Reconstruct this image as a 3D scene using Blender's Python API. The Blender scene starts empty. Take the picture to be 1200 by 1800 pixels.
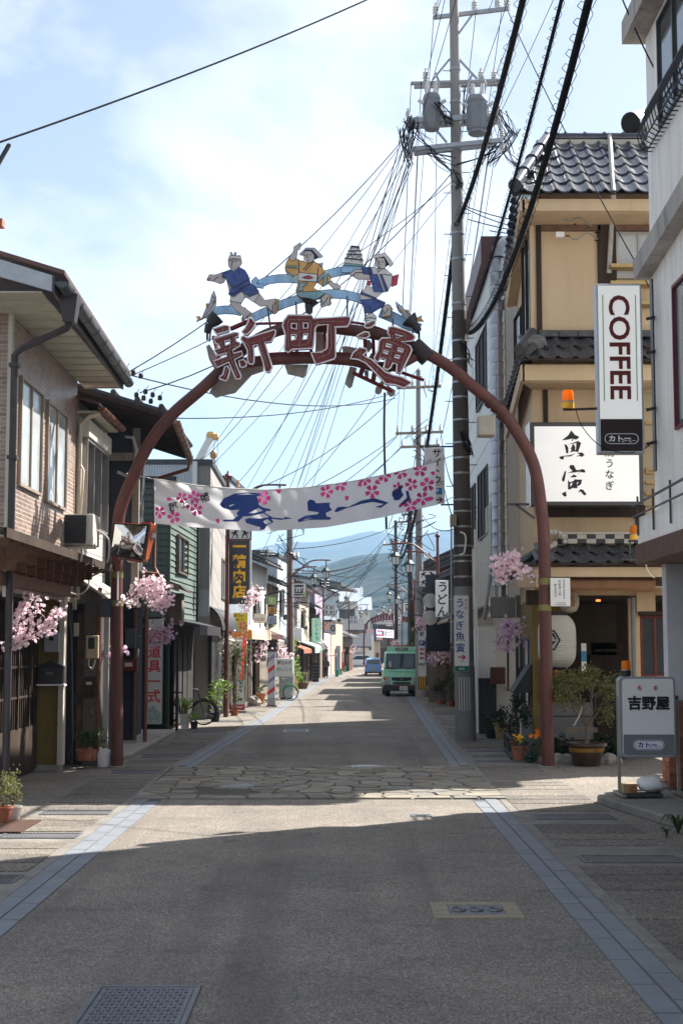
import bpy, math, random
from mathutils import Vector as V, Matrix
from mathutils.geometry import tessellate_polygon
S = bpy.context.scene
C = S.collection
# ---------------------------------------------------------------- camera
F = 2500.0                      # focal length in photograph pixels (50 mm on a 24 mm wide frame)
TH = math.atan(237 / F)         # pitch: the horizon lies 237 px below the centre
EYE = 2.4
cd = bpy.data.cameras.new('camera')
cd.sensor_fit = 'HORIZONTAL'; cd.sensor_width = 24; cd.lens = 50
cd.clip_start = .1; cd.clip_end = 8000
cd.dof.use_dof = True; cd.dof.focus_distance = 31; cd.dof.aperture_fstop = 4.5
cam = bpy.data.objects.new('camera', cd); C.objects.link(cam)
cam.location = (0, 0, EYE); cam.rotation_euler = (math.pi / 2 + TH, 0, 0)
S.camera = cam
# ---------------------------------------------------------------- light
SX, SY = .80, .62               # a shadow falls this far to -x / -y per metre of height
SUN = V((SX, SY, 1)).normalized()
sl = bpy.data.lights.new('sun', 'SUN'); sl.energy = 5.0; sl.angle = math.radians(.5); sl.color = (1, .95, .87)
so = bpy.data.objects.new('sun', sl); C.objects.link(so); so.rotation_euler = SUN.to_track_quat('Z', 'Y').to_euler()
so.location = (30, 40, 60)
w = bpy.data.worlds.new('World'); S.world = w; w.use_nodes = True
nt = w.node_tree; N = nt.nodes; L = nt.links
bg = N['Background']; bg.inputs['Strength'].default_value = .060
sky = N.new('ShaderNodeTexSky'); sky.sky_type = 'NISHITA'; sky.sun_disc = False
sky.sun_elevation = math.asin(SUN.z); sky.sun_rotation = math.atan2(SUN.x, SUN.y)
sky.air_density = 1.0; sky.dust_density = 1.7; sky.ozone_density = 1.0
tc = N.new('ShaderNodeTexCoord')
mp = N.new('ShaderNodeMapping'); mp.inputs['Scale'].default_value = (1, 1, 1.9); mp.inputs['Location'].default_value = (-1.17, 1.88, -2.74)
L.new(tc.outputs['Generated'], mp.inputs['Vector'])
nz = N.new('ShaderNodeTexNoise'); nz.inputs['Scale'].default_value = 3.6; nz.inputs['Detail'].default_value = 9
nz.inputs['Roughness'].default_value = .58; nz.inputs['Distortion'].default_value = .25
L.new(mp.outputs['Vector'], nz.inputs['Vector'])
rp = N.new('ShaderNodeValToRGB'); rp.color_ramp.elements[0].position = .45; rp.color_ramp.elements[1].position = .70
rp.color_ramp.elements[0].color = (0, 0, 0, 1); rp.color_ramp.elements[1].color = (.68, .68, .68, 1)
L.new(nz.outputs['Fac'], rp.inputs['Fac'])
mx = N.new('ShaderNodeMix'); mx.data_type = 'RGBA'
L.new(rp.outputs['Color'], mx.inputs['Factor']); hs = N.new('ShaderNodeHueSaturation'); hs.inputs['Saturation'].default_value = .72; L.new(sky.outputs['Color'], hs.inputs['Color']); L.new(hs.outputs['Color'], mx.inputs['A'])
mx.inputs['B'].default_value = (9.6, 9.5, 9.5, 1)
L.new(mx.outputs['Result'], bg.inputs['Color'])
vs_ = S.view_settings
vs_.view_transform = 'Standard'; vs_.look = 'None'; vs_.gamma = 1; vs_.use_curve_mapping = False
vs_.exposure = 1.62
S.cycles.use_denoising = True; S.cycles.volume_bounces = 0; S.cycles.max_bounces = 8
S.cycles.volume_step_rate = 4
# ---------------------------------------------------------------- photograph to place
ct, st = math.cos(TH), math.sin(TH)
def P(px, py, d):
    t = d / (ct - st * (900 - py) / F)
    return V((t * (px - 600) / F, d, EYE + t * (st + ct * (900 - py) / F)))
def ray(px, py): return V(((px - 600) / F, ct - st * (900 - py) / F, st + ct * (900 - py) / F))
def G(px, py, z=0.0):
    r = ray(px, py); t = (z - EYE) / r.z
    return V((0, 0, EYE)) + r * t
def AX(px, py, X):
    r = ray(px, py); return V((0, 0, EYE)) + r * (X / r.x)
def ZZ(py, d): return P(600, py, d).z
def XX(px, py, d): return P(px, py, d).x
# ---------------------------------------------------------------- building blocks
ORG = {}
class MB:
    def __init__(s, xf=None): s.v = []; s.f = []; s.m = []; s.xf = xf; s.k = 0
    def add(s, vs, fs):
        b = len(s.v)
        s.v += [(s.xf @ V(p)) if s.xf else V(p) for p in vs]
        for f in fs: s.f.append([b + i for i in f]); s.m.append(s.k)
        return s
    def box(s, x0, x1, y0, y1, z0, z1):
        return s.hexa([(x0, y0, z0), (x1, y0, z0), (x1, y1, z0), (x0, y1, z0)], [(x0, y0, z1), (x1, y0, z1), (x1, y1, z1), (x0, y1, z1)])
    def hexa(s, b, t):
        return s.add(list(b) + list(t), [(3, 2, 1, 0), (4, 5, 6, 7), (0, 1, 5, 4), (1, 2, 6, 5), (2, 3, 7, 6), (3, 0, 4, 7)])
    def slab(s, pts, dz):       # polygon (3d) thickened along a vector
        dz = V(dz); n = len(pts)
        return s.add([V(p) for p in pts] + [V(p) + dz for p in pts], [tuple(range(n - 1, -1, -1)), tuple(range(n, 2 * n))] + [(i, (i + 1) % n, n + (i + 1) % n, n + i) for i in range(n)])
    def bar(s, a, b, w, h, up=(0, 0, 1)):
        a, b = V(a), V(b); d = (b - a).normalized(); r = d.cross(V(up))
        if r.length < 1e-4: r = d.cross(V((1, 0, 0)))
        r.normalize(); u = r.cross(d); r *= w / 2; u *= h / 2
        return s.hexa([a - r - u, a + r - u, b + r - u, b - r - u], [a - r + u, a + r + u, b + r + u, b - r + u])
    def tube(s, pts, r, n=6, cap=True, closed=False):
        pts = [V(p) for p in pts]; m = len(pts); vs = []; fs = []; u = None
        for i, p in enumerate(pts):
            a = pts[i - 1] if (i > 0 or closed) else p; b = pts[(i + 1) % m] if (i < m - 1 or closed) else p
            d = (b - a).normalized()
            if u is None:
                u = d.cross(V((0, 0, 1)))
                if u.length < .05: u = d.cross(V((0, 1, 0)))
            u = (u - d * u.dot(d)).normalized(); w_ = d.cross(u)
            q = r[i] if isinstance(r, (list, tuple)) else r
            vs += [p + (u * math.cos(2 * math.pi * j / n) + w_ * math.sin(2 * math.pi * j / n)) * q for j in range(n)]
        for i in range(m if closed else m - 1):
            k = ((i + 1) % m) * n
            fs += [(i * n + j, i * n + (j + 1) % n, k + (j + 1) % n, k + j) for j in range(n)]
        if cap and not closed: fs += [tuple(range(n - 1, -1, -1)), tuple(range((m - 1) * n, m * n))]
        return s.add(vs, fs)
    def lathe(s, prof, c=(0, 0, 0), n=14, ang0=0.):
        c = V(c); vs = []; fs = []
        for r, z in prof: vs += [c + V((r * math.cos(ang0 + 2 * math.pi * j / n), r * math.sin(ang0 + 2 * math.pi * j / n), z)) for j in range(n)]
        for i in range(len(prof) - 1): fs += [(i * n + j, i * n + (j + 1) % n, (i + 1) * n + (j + 1) % n, (i + 1) * n + j) for j in range(n)]
        fs += [tuple(range(n - 1, -1, -1)), tuple(range((len(prof) - 1) * n, len(prof) * n))]
        return s.add(vs, fs)
    def prism(s, loops, fn, t=None):    # 2d outline with holes, mapped by fn, thickened by the vector t
        tri = tessellate_polygon([[V((p[0], p[1], 0)) for p in l] for l in loops])
        flat = [p for l in loops for p in l]; n = len(flat); a = [V(fn(*p)) for p in flat]
        if t is None: return s.add(a, [tuple(x) for x in tri])
        t = V(t); fs = [tuple(x) for x in tri] + [tuple(i + n for i in reversed(x)) for x in tri]; k = 0
        for l in loops:
            fs += [(k + i, k + (i + 1) % len(l), n + k + (i + 1) % len(l), n + k + i) for i in range(len(l))]; k += len(l)
        return s.add(a + [p + t for p in a], fs)
    def build(s, name, mat, parent=None, loc=None, smooth=False, bev=0):
        if parent is not None: o0 = ORG[parent.name]
        elif loc is not None: o0 = V(loc)
        else:
            xs = [p.x for p in s.v]; ys = [p.y for p in s.v]
            o0 = V(((min(xs) + max(xs)) / 2, (min(ys) + max(ys)) / 2, min(p.z for p in s.v)))
        me = bpy.data.meshes.new(name); me.from_pydata([tuple(p - o0) for p in s.v], [], s.f)
        for m_ in (mat if isinstance(mat, list) else [mat]): me.materials.append(m_)
        if isinstance(mat, list): me.polygons.foreach_set('material_index', s.m)
        if smooth:
            me.polygons.foreach_set('use_smooth', [True] * len(s.f)); me.set_sharp_from_angle(angle=.75)
        me.validate(); me.update()
        o = bpy.data.objects.new(name, me); C.objects.link(o)
        if parent is not None: o.parent = parent
        else: o.location = o0
        ORG[o.name] = o0
        if bev:
            b = o.modifiers.new('bevel', 'BEVEL'); b.width = bev; b.segments = 1; b.limit_method = 'ANGLE'; b.angle_limit = .9
        return o
def tag(o, label=None, cat=None, group=None, kind=None):
    if label: o['label'] = label
    if cat: o['category'] = cat
    if group: o['group'] = group
    if kind: o['kind'] = kind
    return o
def T(name, label, cat, loc, group=None):
    o = bpy.data.objects.new(name, None); o.empty_display_size = .2; C.objects.link(o); o.location = loc; ORG[o.name] = V(loc)
    return tag(o, label, cat, group)
def dup(root, loc, rz=0, label=None, sc=None):
    def cp(o, par):
        c = o.copy(); C.objects.link(c)
        if par: c.parent = par
        for ch in o.children: cp(ch, c)
        return c
    r = cp(root, None); r.location = loc; r.rotation_euler = (0, 0, rz)
    if sc: r.scale = (sc, sc, sc)
    if label: r['label'] = label
    ORG[r.name] = V(loc)
    return r
def struct(o): o['kind'] = 'structure'; return o
def stuff(o): o['kind'] = 'stuff'; return o
# lettering: flat print laid on a surface
GL = {}
def glyph(s_, bold=0.):
    if (s_, bold) in GL: return GL[s_, bold]
    cu = bpy.data.curves.new('t', 'FONT'); cu.body = s_; cu.resolution_u = 3; cu.offset = bold
    o = bpy.data.objects.new('t', cu); C.objects.link(o); bpy.context.view_layer.update()
    me = bpy.data.meshes.new_from_object(o.evaluated_get(bpy.context.evaluated_depsgraph_get()))
    vs = [(p.co.x, p.co.y) for p in me.vertices]; fs = [tuple(p.vertices) for p in me.polygons]
    bpy.data.objects.remove(o); bpy.data.curves.remove(cu); bpy.data.meshes.remove(me)
    if not vs: vs = [(0, 0), (1, 0), (1, 1)]; fs = []
    GL[s_, bold] = vs, fs
    return GL[s_, bold]
def txt(mb, s_, c, r, u, w, h=None, bold=0.):       # one line, centred on c, fitted to w (and h)
    vs, fs = glyph(s_, bold); x0 = min(p[0] for p in vs); x1 = max(p[0] for p in vs); y0 = min(p[1] for p in vs); y1 = max(p[1] for p in vs)
    kx = w / (x1 - x0); ky = h / (y1 - y0) if h else kx; c, r, u = V(c), V(r), V(u)
    mb.add([c + r * ((p[0] - (x0 + x1) / 2) * kx) + u * ((p[1] - (y0 + y1) / 2) * ky) for p in vs], fs)
def txtv(mb, s_, top, r, u, size, step=None, bold=0.):  # vertical column; top = centre of the top edge
    top, r, u = V(top), V(r), V(u)
    for i, ch in enumerate(s_):
        if ch == ' ': continue
        vs, fs = glyph(ch, bold); x0 = min(p[0] for p in vs); x1 = max(p[0] for p in vs); y0 = min(p[1] for p in vs); y1 = max(p[1] for p in vs)
        k = size / 1.0; c = top - u * ((i + .5) * (step or size))
        mb.add([c + r * ((p[0] - (x0 + x1) / 2) * k) + u * ((p[1] - (y0 + y1) / 2) * k) for p in vs], fs)
def txtb(mb, s_, c, r, u, w, h, e):     # heavier strokes: overlaid copies, each half a millimetre further out
    n = V(r).cross(V(u))
    for i, (a, b) in enumerate(((0, 0), (-1, -1), (1, -1), (-1, 1), (1, 1), (0, 1.3), (0, -1.3), (1.3, 0), (-1.3, 0))): txt(mb, s_, V(c) + V(r) * a * e + V(u) * b * e + n * .0005 * i, r, u, w, h)
RX, UZ, UY = V((1, 0, 0)), V((0, 0, 1)), V((0, 1, 0))
# ---------------------------------------------------------------- materials
MT = {}
def mk(name, col, rough=.6, metal=0., var=.12, vs=2.5, bump=0., bs=40., dirt=0., dcol=(.05, .045, .04), streak=False, spec=.4, trans=0.):
    if name in MT: return MT[name]
    m = bpy.data.materials.new(name); m.use_nodes = True; nt = m.node_tree; N = nt.nodes; L = nt.links
    b = N['Principled BSDF']; b.inputs['Roughness'].default_value = rough; b.inputs['Metallic'].default_value = metal; b.inputs['Specular IOR Level'].default_value = spec
    geo = N.new('ShaderNodeNewGeometry'); pos = geo.outputs['Position']
    if streak:
        mp = N.new('ShaderNodeMapping'); mp.inputs['Scale'].default_value = (1, 1, .12); L.new(pos, mp.inputs['Vector']); sp = mp.outputs['Vector']
    else: sp = pos
    n1 = N.new('ShaderNodeTexNoise'); n1.inputs['Scale'].default_value = vs; n1.inputs['Detail'].default_value = 6; n1.inputs['Roughness'].default_value = .65; L.new(sp, n1.inputs['Vector'])
    r1 = N.new('ShaderNodeValToRGB'); r1.color_ramp.elements[0].position = .3; r1.color_ramp.elements[1].position = .7
    r1.color_ramp.elements[0].color = tuple(c * (1 - var) for c in col) + (1,); r1.color_ramp.elements[1].color = tuple(min(1, c * (1 + var)) for c in col) + (1,)
    L.new(n1.outputs['Fac'], r1.inputs['Fac']); out = r1.outputs['Color']
    if dirt:
        n2 = N.new('ShaderNodeTexNoise'); n2.inputs['Scale'].default_value = vs * 2.7; n2.inputs['Detail'].default_value = 8; n2.inputs['Roughness'].default_value = .7; L.new(sp, n2.inputs['Vector'])
        r2 = N.new('ShaderNodeValToRGB'); r2.color_ramp.elements[0].position = .48; r2.color_ramp.elements[1].position = .72
        r2.color_ramp.elements[1].color = (dirt, dirt, dirt, 1); L.new(n2.outputs['Fac'], r2.inputs['Fac'])
        x = N.new('ShaderNodeMix'); x.data_type = 'RGBA'; L.new(r2.outputs['Color'], x.inputs['Factor']); L.new(out, x.inputs['A']); x.inputs['B'].default_value = dcol + (1,); out = x.outputs['Result']
    L.new(out, b.inputs['Base Color'])
    if bump:
        n3 = N.new('ShaderNodeTexNoise'); n3.inputs['Scale'].default_value = bs; n3.inputs['Detail'].default_value = 5; L.new(pos, n3.inputs['Vector'])
        bp = N.new('ShaderNodeBump'); bp.inputs['Strength'].default_value = bump; bp.inputs['Distance'].default_value = .02; L.new(n3.outputs['Fac'], bp.inputs['Height']); L.new(bp.outputs['Normal'], b.inputs['Normal'])
    if trans:
        tr = N.new('ShaderNodeBsdfTranslucent'); L.new(out, tr.inputs['Color']); ms = N.new('ShaderNodeMixShader'); ms.inputs[0].default_value = trans
        L.new(b.outputs[0], ms.inputs[1]); L.new(tr.outputs[0], ms.inputs[2]); L.new(ms.outputs[0], N['Material Output'].inputs['Surface'])
    MT[name] = m
    return m
def glassy(name, col, rough=.08, spec=.8):
    return mk(name, col, rough, 0, .15, 1.2, spec=spec)
def speck(name, cols, scale, bump, dirt=.0, dcol=(.06, .055, .05), wear=False):      # exposed aggregate: small chips of several colours
    m = bpy.data.materials.new(name); m.use_nodes = True; nt = m.node_tree; N = nt.nodes; L = nt.links; b = N['Principled BSDF']
    b.inputs['Roughness'].default_value = .85; b.inputs['Specular IOR Level'].default_value = .25
    geo = N.new('ShaderNodeNewGeometry')
    vo = N.new('ShaderNodeTexVoronoi'); vo.inputs['Scale'].default_value = scale; L.new(geo.outputs['Position'], vo.inputs['Vector'])
    sp = N.new('ShaderNodeSeparateColor'); L.new(vo.outputs['Color'], sp.inputs['Color'])
    r = N.new('ShaderNodeValToRGB'); e = r.color_ramp.elements
    while len(e) < len(cols): e.new(.5)
    for i, c in enumerate(cols): e[i].position = i / (len(cols) - 1); e[i].color = c + (1,)
    L.new(sp.outputs['Red'], r.inputs['Fac'])
    n = N.new('ShaderNodeTexNoise'); n.inputs['Scale'].default_value = .55; n.inputs['Detail'].default_value = 9; n.inputs['Roughness'].default_value = .68; L.new(geo.outputs['Position'], n.inputs['Vector'])
    r2 = N.new('ShaderNodeValToRGB'); r2.color_ramp.elements[0].position = .32; r2.color_ramp.elements[1].position = .7
    r2.color_ramp.elements[0].color = (.68, .68, .68, 1); r2.color_ramp.elements[1].color = (1.1, 1.08, 1.05, 1); L.new(n.outputs['Fac'], r2.inputs['Fac'])
    x = N.new('ShaderNodeMix'); x.data_type = 'RGBA'; x.blend_type = 'MULTIPLY'; x.inputs['Factor'].default_value = 1; L.new(r.outputs['Color'], x.inputs['A']); L.new(r2.outputs['Color'], x.inputs['B'])
    out = x.outputs['Result']
    if dirt:
        n2 = N.new('ShaderNodeTexNoise'); n2.inputs['Scale'].default_value = 2.2; n2.inputs['Detail'].default_value = 8; L.new(geo.outputs['Position'], n2.inputs['Vector'])
        r3 = N.new('ShaderNodeValToRGB'); r3.color_ramp.elements[0].position = .5; r3.color_ramp.elements[1].position = .75; r3.color_ramp.elements[1].color = (dirt,) * 3 + (1,); L.new(n2.outputs['Fac'], r3.inputs['Fac'])
        y = N.new('ShaderNodeMix'); y.data_type = 'RGBA'; L.new(r3.outputs['Color'], y.inputs['Factor']); L.new(out, y.inputs['A']); y.inputs['B'].default_value = dcol + (1,); out = y.outputs['Result']
    if wear:    # polished wheel tracks, darker patches with hard edges, hairline cracks
        def layer(out, fac, col):
            y = N.new('ShaderNodeMix'); y.data_type = 'RGBA'; L.new(fac, y.inputs['Factor']); L.new(out, y.inputs['A']); y.inputs['B'].default_value = col + (1,); return y.outputs['Result']
        def ramp(src, p0, c0, p1, c1):
            q = N.new('ShaderNodeValToRGB'); q.color_ramp.elements[0].position = p0; q.color_ramp.elements[0].color = (c0,) * 3 + (1,); q.color_ramp.elements[1].position = p1; q.color_ramp.elements[1].color = (c1,) * 3 + (1,); L.new(src, q.inputs['Fac']); return q.outputs['Color']
        mq = N.new('ShaderNodeMapping'); mq.inputs['Scale'].default_value = (1.3, .05, 1); L.new(geo.outputs['Position'], mq.inputs['Vector'])
        t1 = N.new('ShaderNodeTexNoise'); t1.inputs['Scale'].default_value = 1; t1.inputs['Detail'].default_value = 4; L.new(mq.outputs['Vector'], t1.inputs['Vector']); out = layer(out, ramp(t1.outputs['Fac'], .5, 0, .66, .5), (.10, .088, .077))
        t2 = N.new('ShaderNodeTexNoise'); t2.inputs['Scale'].default_value = 1.7; t2.inputs['Detail'].default_value = 10; t2.inputs['Roughness'].default_value = .72; L.new(geo.outputs['Position'], t2.inputs['Vector']); out = layer(out, ramp(t2.outputs['Fac'], .56, 0, .68, .6), (.075, .066, .058))
        wn = N.new('ShaderNodeTexNoise'); wn.inputs['Scale'].default_value = 1.1; wn.inputs['Detail'].default_value = 6; L.new(geo.outputs['Position'], wn.inputs['Vector']); av = N.new('ShaderNodeMix'); av.data_type = 'RGBA'; av.inputs['Factor'].default_value = .35; L.new(geo.outputs['Position'], av.inputs['A']); L.new(wn.outputs['Color'], av.inputs['B'])
        vc = N.new('ShaderNodeTexVoronoi'); vc.feature = 'DISTANCE_TO_EDGE'; vc.inputs['Scale'].default_value = .42; L.new(av.outputs['Result'], vc.inputs['Vector']); out = layer(out, ramp(vc.outputs['Distance'], .0, .2, .005, 0), (.05, .045, .04))
    L.new(out, b.inputs['Base Color'])
    bp = N.new('ShaderNodeBump'); bp.inputs['Strength'].default_value = bump; bp.inputs['Distance'].default_value = .01; L.new(vo.outputs['Distance'], bp.inputs['Height']); L.new(bp.outputs['Normal'], b.inputs['Normal'])
    MT[name] = m
    return m
ASPH = speck('road_aggregate', [(.082, .073, .063), (.175, .156, .136), (.25, .225, .196), (.41, .37, .325)], 95, .45, wear=True)
PAVE = speck('pavement_aggregate', [(.09, .08, .067), (.18, .16, .137), (.245, .22, .187), (.39, .35, .305)], 60, .55, .35)
CONC = mk('concrete', (.30, .28, .255), .9, 0, .25, 2, .35, 60, .4, (.12, .11, .095))
CONCD = mk('dark_concrete', (.20, .185, .165), .9, 0, .25, 2, .35, 60, .45, (.07, .065, .055))
SLATE = mk('slate_tile', (.175, .19, .215), .75, 0, .14, 1.4, .15, 50, .25, (.14, .13, .12))
STEEL = mk('galvanised_steel', (.36, .38, .40), .45, .7, .15, 6, .05, 80)
STEELD = mk('dark_steel', (.07, .075, .08), .5, .5, .2, 5)
BLACK = mk('black_plastic', (.02, .02, .022), .5)
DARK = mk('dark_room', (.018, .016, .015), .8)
WIRE = mk('cable_rubber', (.014, .015, .018), .9, spec=.1)
RUST = mk('arch_paint', (.115, .040, .032), .5, 0, .22, 3, .06, 30, .35, (.075, .04, .032), streak=False)
REDL = mk('letter_red', (.17, .022, .026), .42, 0, .22, 5, .05, 30, .3, (.07, .016, .016))
WHITE = mk('white_paint', (.78, .78, .77), .5, 0, .05, 3)
INK = mk('black_ink', (.015, .015, .017), .6)
REDINK = mk('red_ink', (.55, .035, .04), .5)
GREENINK = mk('green_ink', (.02, .28, .14), .5)
BLUEINK = mk('blue_ink', (.02, .06, .28), .6, 0, .06)
PINKINK = mk('pink_ink', (.80, .075, .36), .7, 0, .06)
YELINK = mk('yellow_ink', (.85, .46, .03), .5)
TIMBER = mk('dark_timber', (.045, .030, .022), .8, 0, .35, 4, .2, 30, streak=True, spec=.2)
TIMBR = mk('brown_timber', (.15, .075, .042), .6, 0, .35, 5, .15, 30, .3, (.06, .03, .02))
TIMBG = mk('weathered_timber', (.20, .165, .13), .85, 0, .3, 4, .25, 30, .4, (.07, .055, .045), streak=True)
TILE = mk('glazed_roof_tile', (.028, .034, .055), .2, 0, .2, 5, .05, 20, .15, (.10, .10, .10), spec=.7)
TILEO = mk('old_roof_tile', (.052, .052, .056), .5, 0, .35, 6, .15, 20, .35, (.16, .16, .15))
BEIGE = mk('ochre_plaster', (.56, .42, .265), .85, 0, .10, 1.3, .12, 60, .38, (.36, .27, .17), streak=True)
PLAST = mk('white_roughcast', (.84, .82, .79), .9, 0, .08, 1.5, .7, 45, .42, (.34, .32, .30), streak=True)
GLASS = glassy('window_glass', (.045, .055, .06))
GLASSL = glassy('curtained_glass', (.40, .43, .44), .12)
ALU = mk('aluminium_frame', (.33, .31, .29), .4, .6, .1)
ALUB = mk('bronze_frame', (.20, .15, .11), .45, .5, .15)
PIPEB = mk('brown_pipe', (.16, .062, .036), .42, 0, .2, 4)
PIPED = mk('dark_pipe', (.045, .04, .045), .4, 0, .2, 4)
PIPEW = mk('cream_pipe', (.55, .50, .42), .5, 0, .15, 4, dirt=.25, dcol=(.25, .2, .15))
TERRA = mk('terracotta', (.34, .12, .065), .8, 0, .2, 8, .1, 60, .2, (.16, .1, .07))
LEAF = mk('leaf_green', (.075, .12, .035), .55, 0, .45, 9, trans=.35)
LEAFD = mk('leaf_dark', (.028, .055, .022), .5, 0, .4, 9, trans=.25)
LEAFY = mk('leaf_olive', (.15, .155, .05), .6, 0, .4, 9, trans=.35)
LEAFB = mk('leaf_bright', (.22, .36, .06), .5, 0, .3, 9, trans=.4)
BARK = mk('bark', (.12, .085, .06), .9, 0, .3, 9, .3, 60)
PETAL = mk('petal_pink', (.93, .73, .79), .7, 0, .10, 22, trans=.45)
PETALM = mk('petal_mauve', (.74, .52, .68), .7, 0, .2, 22, trans=.45)
CONP = mk('pole_concrete', (.25, .245, .24), .85, 0, .16, 2.5, .15, 60, .3, (.14, .135, .13), streak=True)
POLEB = mk('pole_dark', (.075, .062, .055), .8, 0, .3, 3, .2, 40, .3, (.16, .14, .12), streak=True)
INSUL = mk('porcelain', (.62, .63, .64), .3)
# ================================================================ SETTING
def lerp(a,b,t):return a+(b-a)*t
def curve(pts):
 def f(y):
  if y<=pts[0][0]:return pts[0][1]
  for(a,b),(c,d)in zip(pts,pts[1:]):
   if y<=c:return b+(d-b)*(y-a)/(c-a)
  return pts[-1][1]
 return f
ROADL=curve([(-20,-2.8),(23,-2.82),(28.5,-2.95),(48,-2.36),(66,-1.98),(103,-1.1),(140,.2),(175,2.4),(230,7)])
ROADR=curve([(-20,2.04),(23,2.05),(28.5,2.18),(37,2.35),(66,3.05),(103,3.9),(140,5.2),(175,7.4),(230,12)])
BAND=.40
def strip(fa,fb,ys,z):
 m=MB()
 for y0,y1 in zip(ys,ys[1:]):m.add([(fa(y0),y0,z),(fb(y0),y0,z),(fb(y1),y1,z),(fa(y1),y1,z)],[(0,1,2,3)])
 return m
YS=[-20,0,10,20,23,28.5,33,37,42,48,57,66,80,103,120,140,158,175,200,230]
m=MB(); m.add([(-4200,-60,-.05),(4200,-60,-.05),(4200,4600,-.05),(-4200,4600,-.05)],[(0,1,2,3)])
struct(m.build('ground',CONCD,loc=(0,0,-.05)))
struct(strip(ROADL,ROADR,YS,0).build('road',ASPH,loc=(0,0,0)))
struct(strip(lambda y:-16,lambda y:ROADL(y)-BAND,YS,-.004).build('pavement',PAVE,loc=(-4,0,0)))
struct(strip(lambda y:ROADR(y)+BAND,lambda y:16,YS,-.004).build('pavement',PAVE,loc=(4,0,0)))
# two rows of slate tiles along either edge of the road
def tile_mesh(ln,wd):
 mb=MB(); g=.006
 mb.hexa([(-wd/2+g,-ln/2+g,-.03),(wd/2-g,-ln/2+g,-.03),(wd/2-g,ln/2-g,-.03),(-wd/2+g,ln/2-g,-.03)],
 [(-wd/2+g+.004,-ln/2+g+.004,.006),(wd/2-g-.004,-ln/2+g+.004,.006),(wd/2-g-.004,ln/2-g-.004,.006),(-wd/2+g+.004,ln/2-g-.004,.006)])
 return mb
bed=mk('tile_bed',(.085,.08,.075),.9)
for f_,sg in((ROADL,-1),(ROADR,1)):
 b_=struct(strip(lambda y:f_(y)+(0 if sg>0 else -BAND),lambda y:f_(y)+(BAND if sg>0 else 0),YS,-.002).build('kerb_band',bed,loc=(f_(10),10,0)))
 proto=None; far=MB(); o_=ORG[b_.name]
 for col in range(2):
  y=5.2+col*.35; x_off=sg*(.1+.2*col)
  while y<150:
   if 22.6<y<28.9:y+=.8; continue
   x=f_(y)+x_off
   if y<23:
    if proto is None:
     proto=tile_mesh(.8,.2).build('tile',SLATE,parent=None,loc=(0,0,0)); proto.parent=b_; t_=proto
    else:
     t_=proto.copy(); C.objects.link(t_); t_.parent=b_
    t_.location=V((x,y,0))-o_
    t_.rotation_euler=(random.uniform(-.003,.003),random.uniform(-.006,.006),random.uniform(-.004,.004))
    ORG[t_.name]=V((x,y,0))
   else:
    sl_=(f_(y+.4)-f_(y-.4))/.8; q=tile_mesh(.8,.2)
    far.add([(p.x+x+p.y*sl_,p.y+y,p.z)for p in q.v],q.f)
   y+=.8
 stuff(far.build('tile_row',SLATE,b_))
 # crazy paving across the road under the arch
rr=random.Random(5)
y0,y1=22.75,28.7
base=strip(lambda y:ROADL(y)-.45,lambda y:ROADR(y)+.45,[y0,25.7,y1],.004).build('paving_bed',mk('paving_joint',(.08,.073,.063),.95,bump=.3),loc=(0,25.7,.004))
struct(base)
seeds=[]
x0,x1=-3.3,2.55
ny,nx=15,13
for i in range(ny):
 for j in range(nx):
  seeds.append((x0+(j+.5+rr.uniform(-.42,.42))*(x1-x0)/nx,y0+(i+.5+rr.uniform(-.42,.42))*(y1-y0)/ny))
def clip(poly,nx_,ny_,c_):
 out=[]
 for a,b in zip(poly,poly[1:]+poly[:1]):
  da=a[0]*nx_+a[1]*ny_-c_; db=b[0]*nx_+b[1]*ny_-c_
  if da<=0:out.append(a)
  if da*db<0:t=da/(da-db); out.append((a[0]+(b[0]-a[0])*t,a[1]+(b[1]-a[1])*t))
 return out
STONES=[mk('paving_stone_%s'%k,c,.75,0,.2,3,.3,25,.2,(.16,.14,.11))for k,c in(('tan',(.205,.18,.14)),('grey',(.17,.16,.142)),('buff',(.25,.22,.17)),('brown',(.155,.13,.10)))]
for i,(sx,sy)in enumerate(seeds):
 poly=[(x0,y0),(x1+.05,y0),(x1+.05,y1),(x0,y1)]
 for j,(tx,ty)in enumerate(seeds):
  if i==j or abs(tx-sx)>1.4 or abs(ty-sy)>1.4:continue
  dx,dy=tx-sx,ty-sy; l=math.hypot(dx,dy)
  poly=clip(poly,dx/l,dy/l,(dx*(sx+tx)/2+dy*(sy+ty)/2)/l-.018)
  if len(poly)<3:break
 if len(poly)<3:continue
 if math.hypot((sx+1.95)/.75,(sy-24.0)/.55)<1.0:continue
 cx=sum(p[0]for p in poly)/len(poly); cy=sum(p[1]for p in poly)/len(poly)
 h=.020+rr.uniform(0,.012); tlt=(rr.uniform(-.01,.01),rr.uniform(-.01,.01)); n=len(poly)
 vs=[(p[0],p[1],0)for p in poly]+[(cx+(p[0]-cx)*.95,cy+(p[1]-cy)*.95,h+(p[0]-cx)*tlt[0]+(p[1]-cy)*tlt[1])for p in poly]
 mb=MB(); mb.add(vs,[tuple(range(n,2*n))]+[(k,(k+1)%n,n+(k+1)%n,n+k)for k in range(n)])
 mb.build('stone',rr.choice(STONES),base)
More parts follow.
